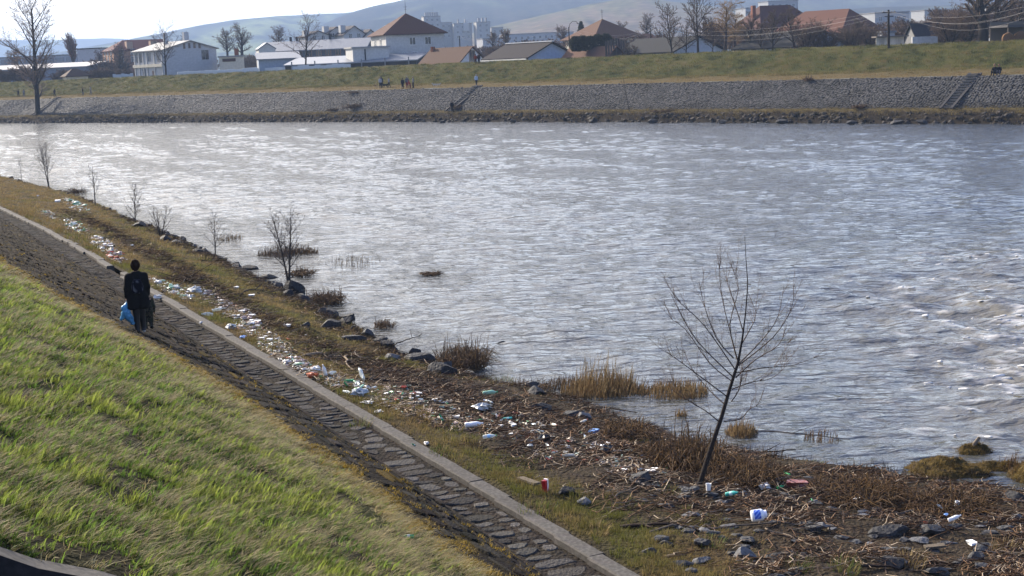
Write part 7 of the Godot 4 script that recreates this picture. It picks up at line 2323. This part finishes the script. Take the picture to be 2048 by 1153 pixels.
	for q in list:
		var d: float = q[3]
		var p := at(q[0], q[1], d)
		var h := at(q[0], q[2], d).y - p.y
		p.y -= 0.5
		var o: Dictionary
		match q[5]:
			"poplar": o = {"kids": [44, 10, 5], "ratio": [0.75, 0.4, 0.4], "bare": 0.06, "angle": 30.0, "up": 0.12, "fine": 0.05, "tip": lin(0.16, 0.085, 0.06)}
			"round": o = {"kids": [16, 8, 4, 2], "ratio": [0.62, 0.42, 0.45, 0.45], "bare": 0.25, "angle": 54.0, "up": 0.03, "fine": 0.018, "tip": lin(0.09, 0.06, 0.045)}
			"tall": o = {"kids": [16, 10, 6, 3], "ratio": [0.6, 0.45, 0.45, 0.45], "bare": 0.22, "angle": 44.0, "up": 0.05, "fine": 0.018, "wander": 0.16, "tip": lin(0.08, 0.058, 0.044)}
			"wide": o = {"kids": [16, 10, 6, 3], "ratio": [0.68, 0.48, 0.42, 0.4], "bare": 0.2, "angle": 52.0, "up": 0.03, "fine": 0.026, "taper": 0.7, "tip": lin(0.11, 0.08, 0.062)}
			"willow": o = {"kids": [12, 12, 8], "ratio": [0.42, 0.6, 0.5], "bare": 0.3, "angle": 50.0, "up": 0.1, "droop": 0.16, "fine": 0.016, "taper": 0.8, "bark": grey, "tip": lin(0.22, 0.14, 0.06)}
			_: o = {"kids": [9, 8, 5, 2], "ratio": [0.55, 0.5, 0.5, 0.5], "bare": 0.05, "angle": 50.0, "up": 0.04, "fine": 0.018, "stems": 5, "splay": 0.5, "taper": 0.8, "tip": lin(0.09, 0.06, 0.045)}
		if not o.has("bark"): o["bark"] = lin(0.04, 0.033, 0.028)
		tree("bare_tree" if q[5] != "bush" else "bare_shrub", q[6], p, h, q[4], o, "bare trees and shrubs behind the levee", "tree" if q[5] != "bush" else "shrub")
	base = on_far(1259, 223)
	tree("sapling", "thin bare sapling on the far bank below the stone slope", base, 68 / (FPX / (base - C).dot(F)), 0.06, {"kids": [8, 3], "ratio": [0.3, 0.3], "bare": 0.3, "angle": 35.0, "up": 0.2, "fine": 0.012, "lean": Vector3(-0.12, 0, 0), "bark": lin(0.04, 0.033, 0.028)})
	# evergreen hedge and a conifer: many small leaf clumps in the crown's volume
	var leaf := tuft(20, 0.34, 0.22, Vector3.ZERO, 0.035, 1.2)
	var greens := [[1152, 95, 74, 246, 1.0], [1166, 94, 73, 247, 1.0], [1180, 93, 74, 248, 1.0], [1197, 92, 70, 248, 1.15], [1214, 92, 69, 249, 1.2], [1163, 66, 44, 350, 1.2]]
	for gi in greens.size():
		var g: Array = greens[gi]
		var p := at(g[0], g[1] + 8, g[3])
		var h := at(g[0], g[2], g[3]).y - p.y
		var t := thing("evergreen", ["clipped dark evergreen, first from the left in the hedge below the vane house", "clipped dark evergreen, second in the hedge below the vane house", "clipped dark evergreen, third in the hedge below the vane house", "clipped dark evergreen, fourth in the hedge below the vane house", "clipped dark evergreen, last on the right in the hedge below the vane house", "dark conifer standing left behind the weather vane house"][gi], "tree", p, 0.0, "evergreens below the vane house")
		var m := MB.new()
		m.tube([Vector3.ZERO, Vector3(0, h * 0.9, 0)], [0.12, 0.03], 6, lin(0.05, 0.04, 0.03))
		part(t, "trunk", m.commit(false), M.bark)
		var xs := []
		var cs := []
		for j in 420:
			var y := rng.randf()
			var r: float = float(g[4]) * (pow(1.0 - y, 0.7) if gi == 5 else pow(sin(PI * clampf(y * 0.85 + 0.12, 0, 1)), 0.5)) * sqrt(rnd(0.25, 1.0))
			var a := rnd(0, TAU)
			xs.append(Transform3D((Basis(Vector3.UP, a) * Basis(Vector3.RIGHT, rnd(-0.9, 0.9))).scaled(Vector3.ONE * rnd(0.6, 1.1)), Vector3(cos(a) * r, y * h, sin(a) * r)))
			cs.append(lin(0.030, 0.034, 0.016) * rnd(0.5, 1.4))
		scatter("crown", leaf, M.dry, xs, cs, "", t)
	# shrubs and thickets that read as a mass between the houses
	var sh := MB.new()
	var dummy := MB.new()
	for j in 5: limb(dummy, sh, Vector3(rnd(-0.3, 0.3), 0, rnd(-0.3, 0.3)), Vector3(rnd(-0.6, 0.6), 1, rnd(-0.6, 0.6)).normalized(), rnd(1.6, 2.6), 0.05, 1, {"kids": [0, 9, 6, 3], "ratio": [0.5, 0.5, 0.5, 0.5], "angle": 45.0, "fine": 0.024, "bark": Color.WHITE, "up": 0.15})
	var mesh := sh.commit(false)
	var xs := []
	var cs := []
	for z in [[0, 60, 155, 360, 0, 16, 1.2], [60, 270, 152, 372, 0, 50, 1.0], [960, 1140, 92, 330, 60, 60, 1.3], [1000, 1130, 78, 430, 60, 30, 1.6], [1230, 1330, 84, 330, 40, 20, 1.4], [1480, 1520, 100, 250, 8, 8, 1.3], [1700, 1760, 80, 262, 30, 20, 1.4], [1800, 1960, 78, 250, 40, 40, 1.6], [1880, 2060, 60, 300, 60, 40, 2.2], [1700, 1900, 56, 400, 60, 36, 1.8], [400, 520, 116, 420, 40, 20, 1.6], [1420, 1480, 80, 300, 40, 16, 1.8], [180, 270, 140, 400, 20, 20, 1.6], [880, 1000, 86, 420, 80, 30, 1.5]]:
		for j in z[5]:
			var d: float = z[3] + rnd(-0.3, 1.0) * z[4]
			var x := rnd(z[0], z[1])
			var p := at(x, z[2] + rnd(-2, 6), d)
			p.y = minf(p.y, 9.5) - 1.0
			xs.append(Transform3D(Basis(Vector3.UP, rnd(0, TAU)).scaled(Vector3(1.2, 1, 1.2) * float(z[6]) * rnd(0.7, 1.3)), p))
			cs.append(lin(0.075, 0.052, 0.042).lerp(lin(0.11, 0.07, 0.045), rng.randf()) * rnd(0.7, 1.2))
	scatter("thicket", mesh, M.twig, xs, cs, "bare brown thicket between the houses behind the levee")

func _ready() -> void:
	rng.seed = 20240214
	var roll := atan(0.043)
	var pitch := atan(455.1 / 2900.0)
	F = Vector3(0, -sin(pitch), -cos(pitch))
	var u0 := Vector3(0, cos(pitch), -sin(pitch))
	R = Vector3.RIGHT * cos(roll) - u0 * sin(roll)
	U = u0 * cos(roll) + Vector3.RIGHT * sin(roll)
	var cam := Camera3D.new()
	cam.name = "camera"
	add_child(cam)
	cam.transform = Transform3D(Basis(R, U, -F), C)
	cam.fov = rad_to_deg(2.0 * atan(576.5 / FPX))
	cam.near = 0.1
	cam.far = 20000.0
	cam.current = true
	var env := Environment.new()
	env.background_mode = Environment.BG_SKY
	var sky := ProceduralSkyMaterial.new()
	sky.sky_top_color = Color(0.15, 0.33, 0.60)
	sky.sky_horizon_color = Color(0.90, 0.94, 0.96)
	sky.sky_curve = 0.165
	sky.ground_horizon_color = Color(0.55, 0.56, 0.55)
	sky.ground_bottom_color = Color(0.25, 0.24, 0.22)
	sky.sun_angle_max = 68.0
	sky.sun_curve = 0.85
	sky.energy_multiplier = 1.15
	env.sky = Sky.new()
	env.sky.sky_material = sky
	env.tonemap_mode = Environment.TONE_MAPPER_LINEAR
	env.tonemap_exposure = 2.2
	env.sdfgi_enabled = true
	env.ssao_enabled = true
	env.ssil_enabled = true
	env.fog_enabled = true
	env.fog_density = 0.0002
	env.fog_light_color = Color(0.74, 0.85, 1.0)
	var we := WorldEnvironment.new()
	we.name = "world"
	we.environment = env
	add_child(we)
	var sun := DirectionalLight3D.new()
	sun.name = "sun"
	add_child(sun)
	var az := deg_to_rad(46.0)
	var el := deg_to_rad(29.0)
	var to_sun := Vector3(-sin(az) * cos(el), sin(el), -cos(az) * cos(el))
	sun.look_at_from_position(to_sun * 100.0, Vector3.ZERO)
	sun.light_color = Color(1.0, 0.955, 0.89)
	sun.light_energy = 1.6
	sun.light_angular_distance = 0.5
	sun.shadow_enabled = true

	make_materials()
	build_near()
	build_river()
	build_far_bank()
	build_hills()
	build_town()
	stairs(905, 221, 3.6, 9.6, 1.1, "stone stairs down the far slope in the middle, person in black at their foot")
	stairs(1903, 214, 3.6, 9.4, 1.15, "stone stairs down the far slope on the right, two people sitting on top")
	stairs(82, 222, 3.6, 9.4, 1.1, "stone stairs down the far slope behind the tall bare tree on the left")
	build_far_trees()
	build_plants()
	build_rocks()
	build_driftwood()
	build_litter()
	build_people()
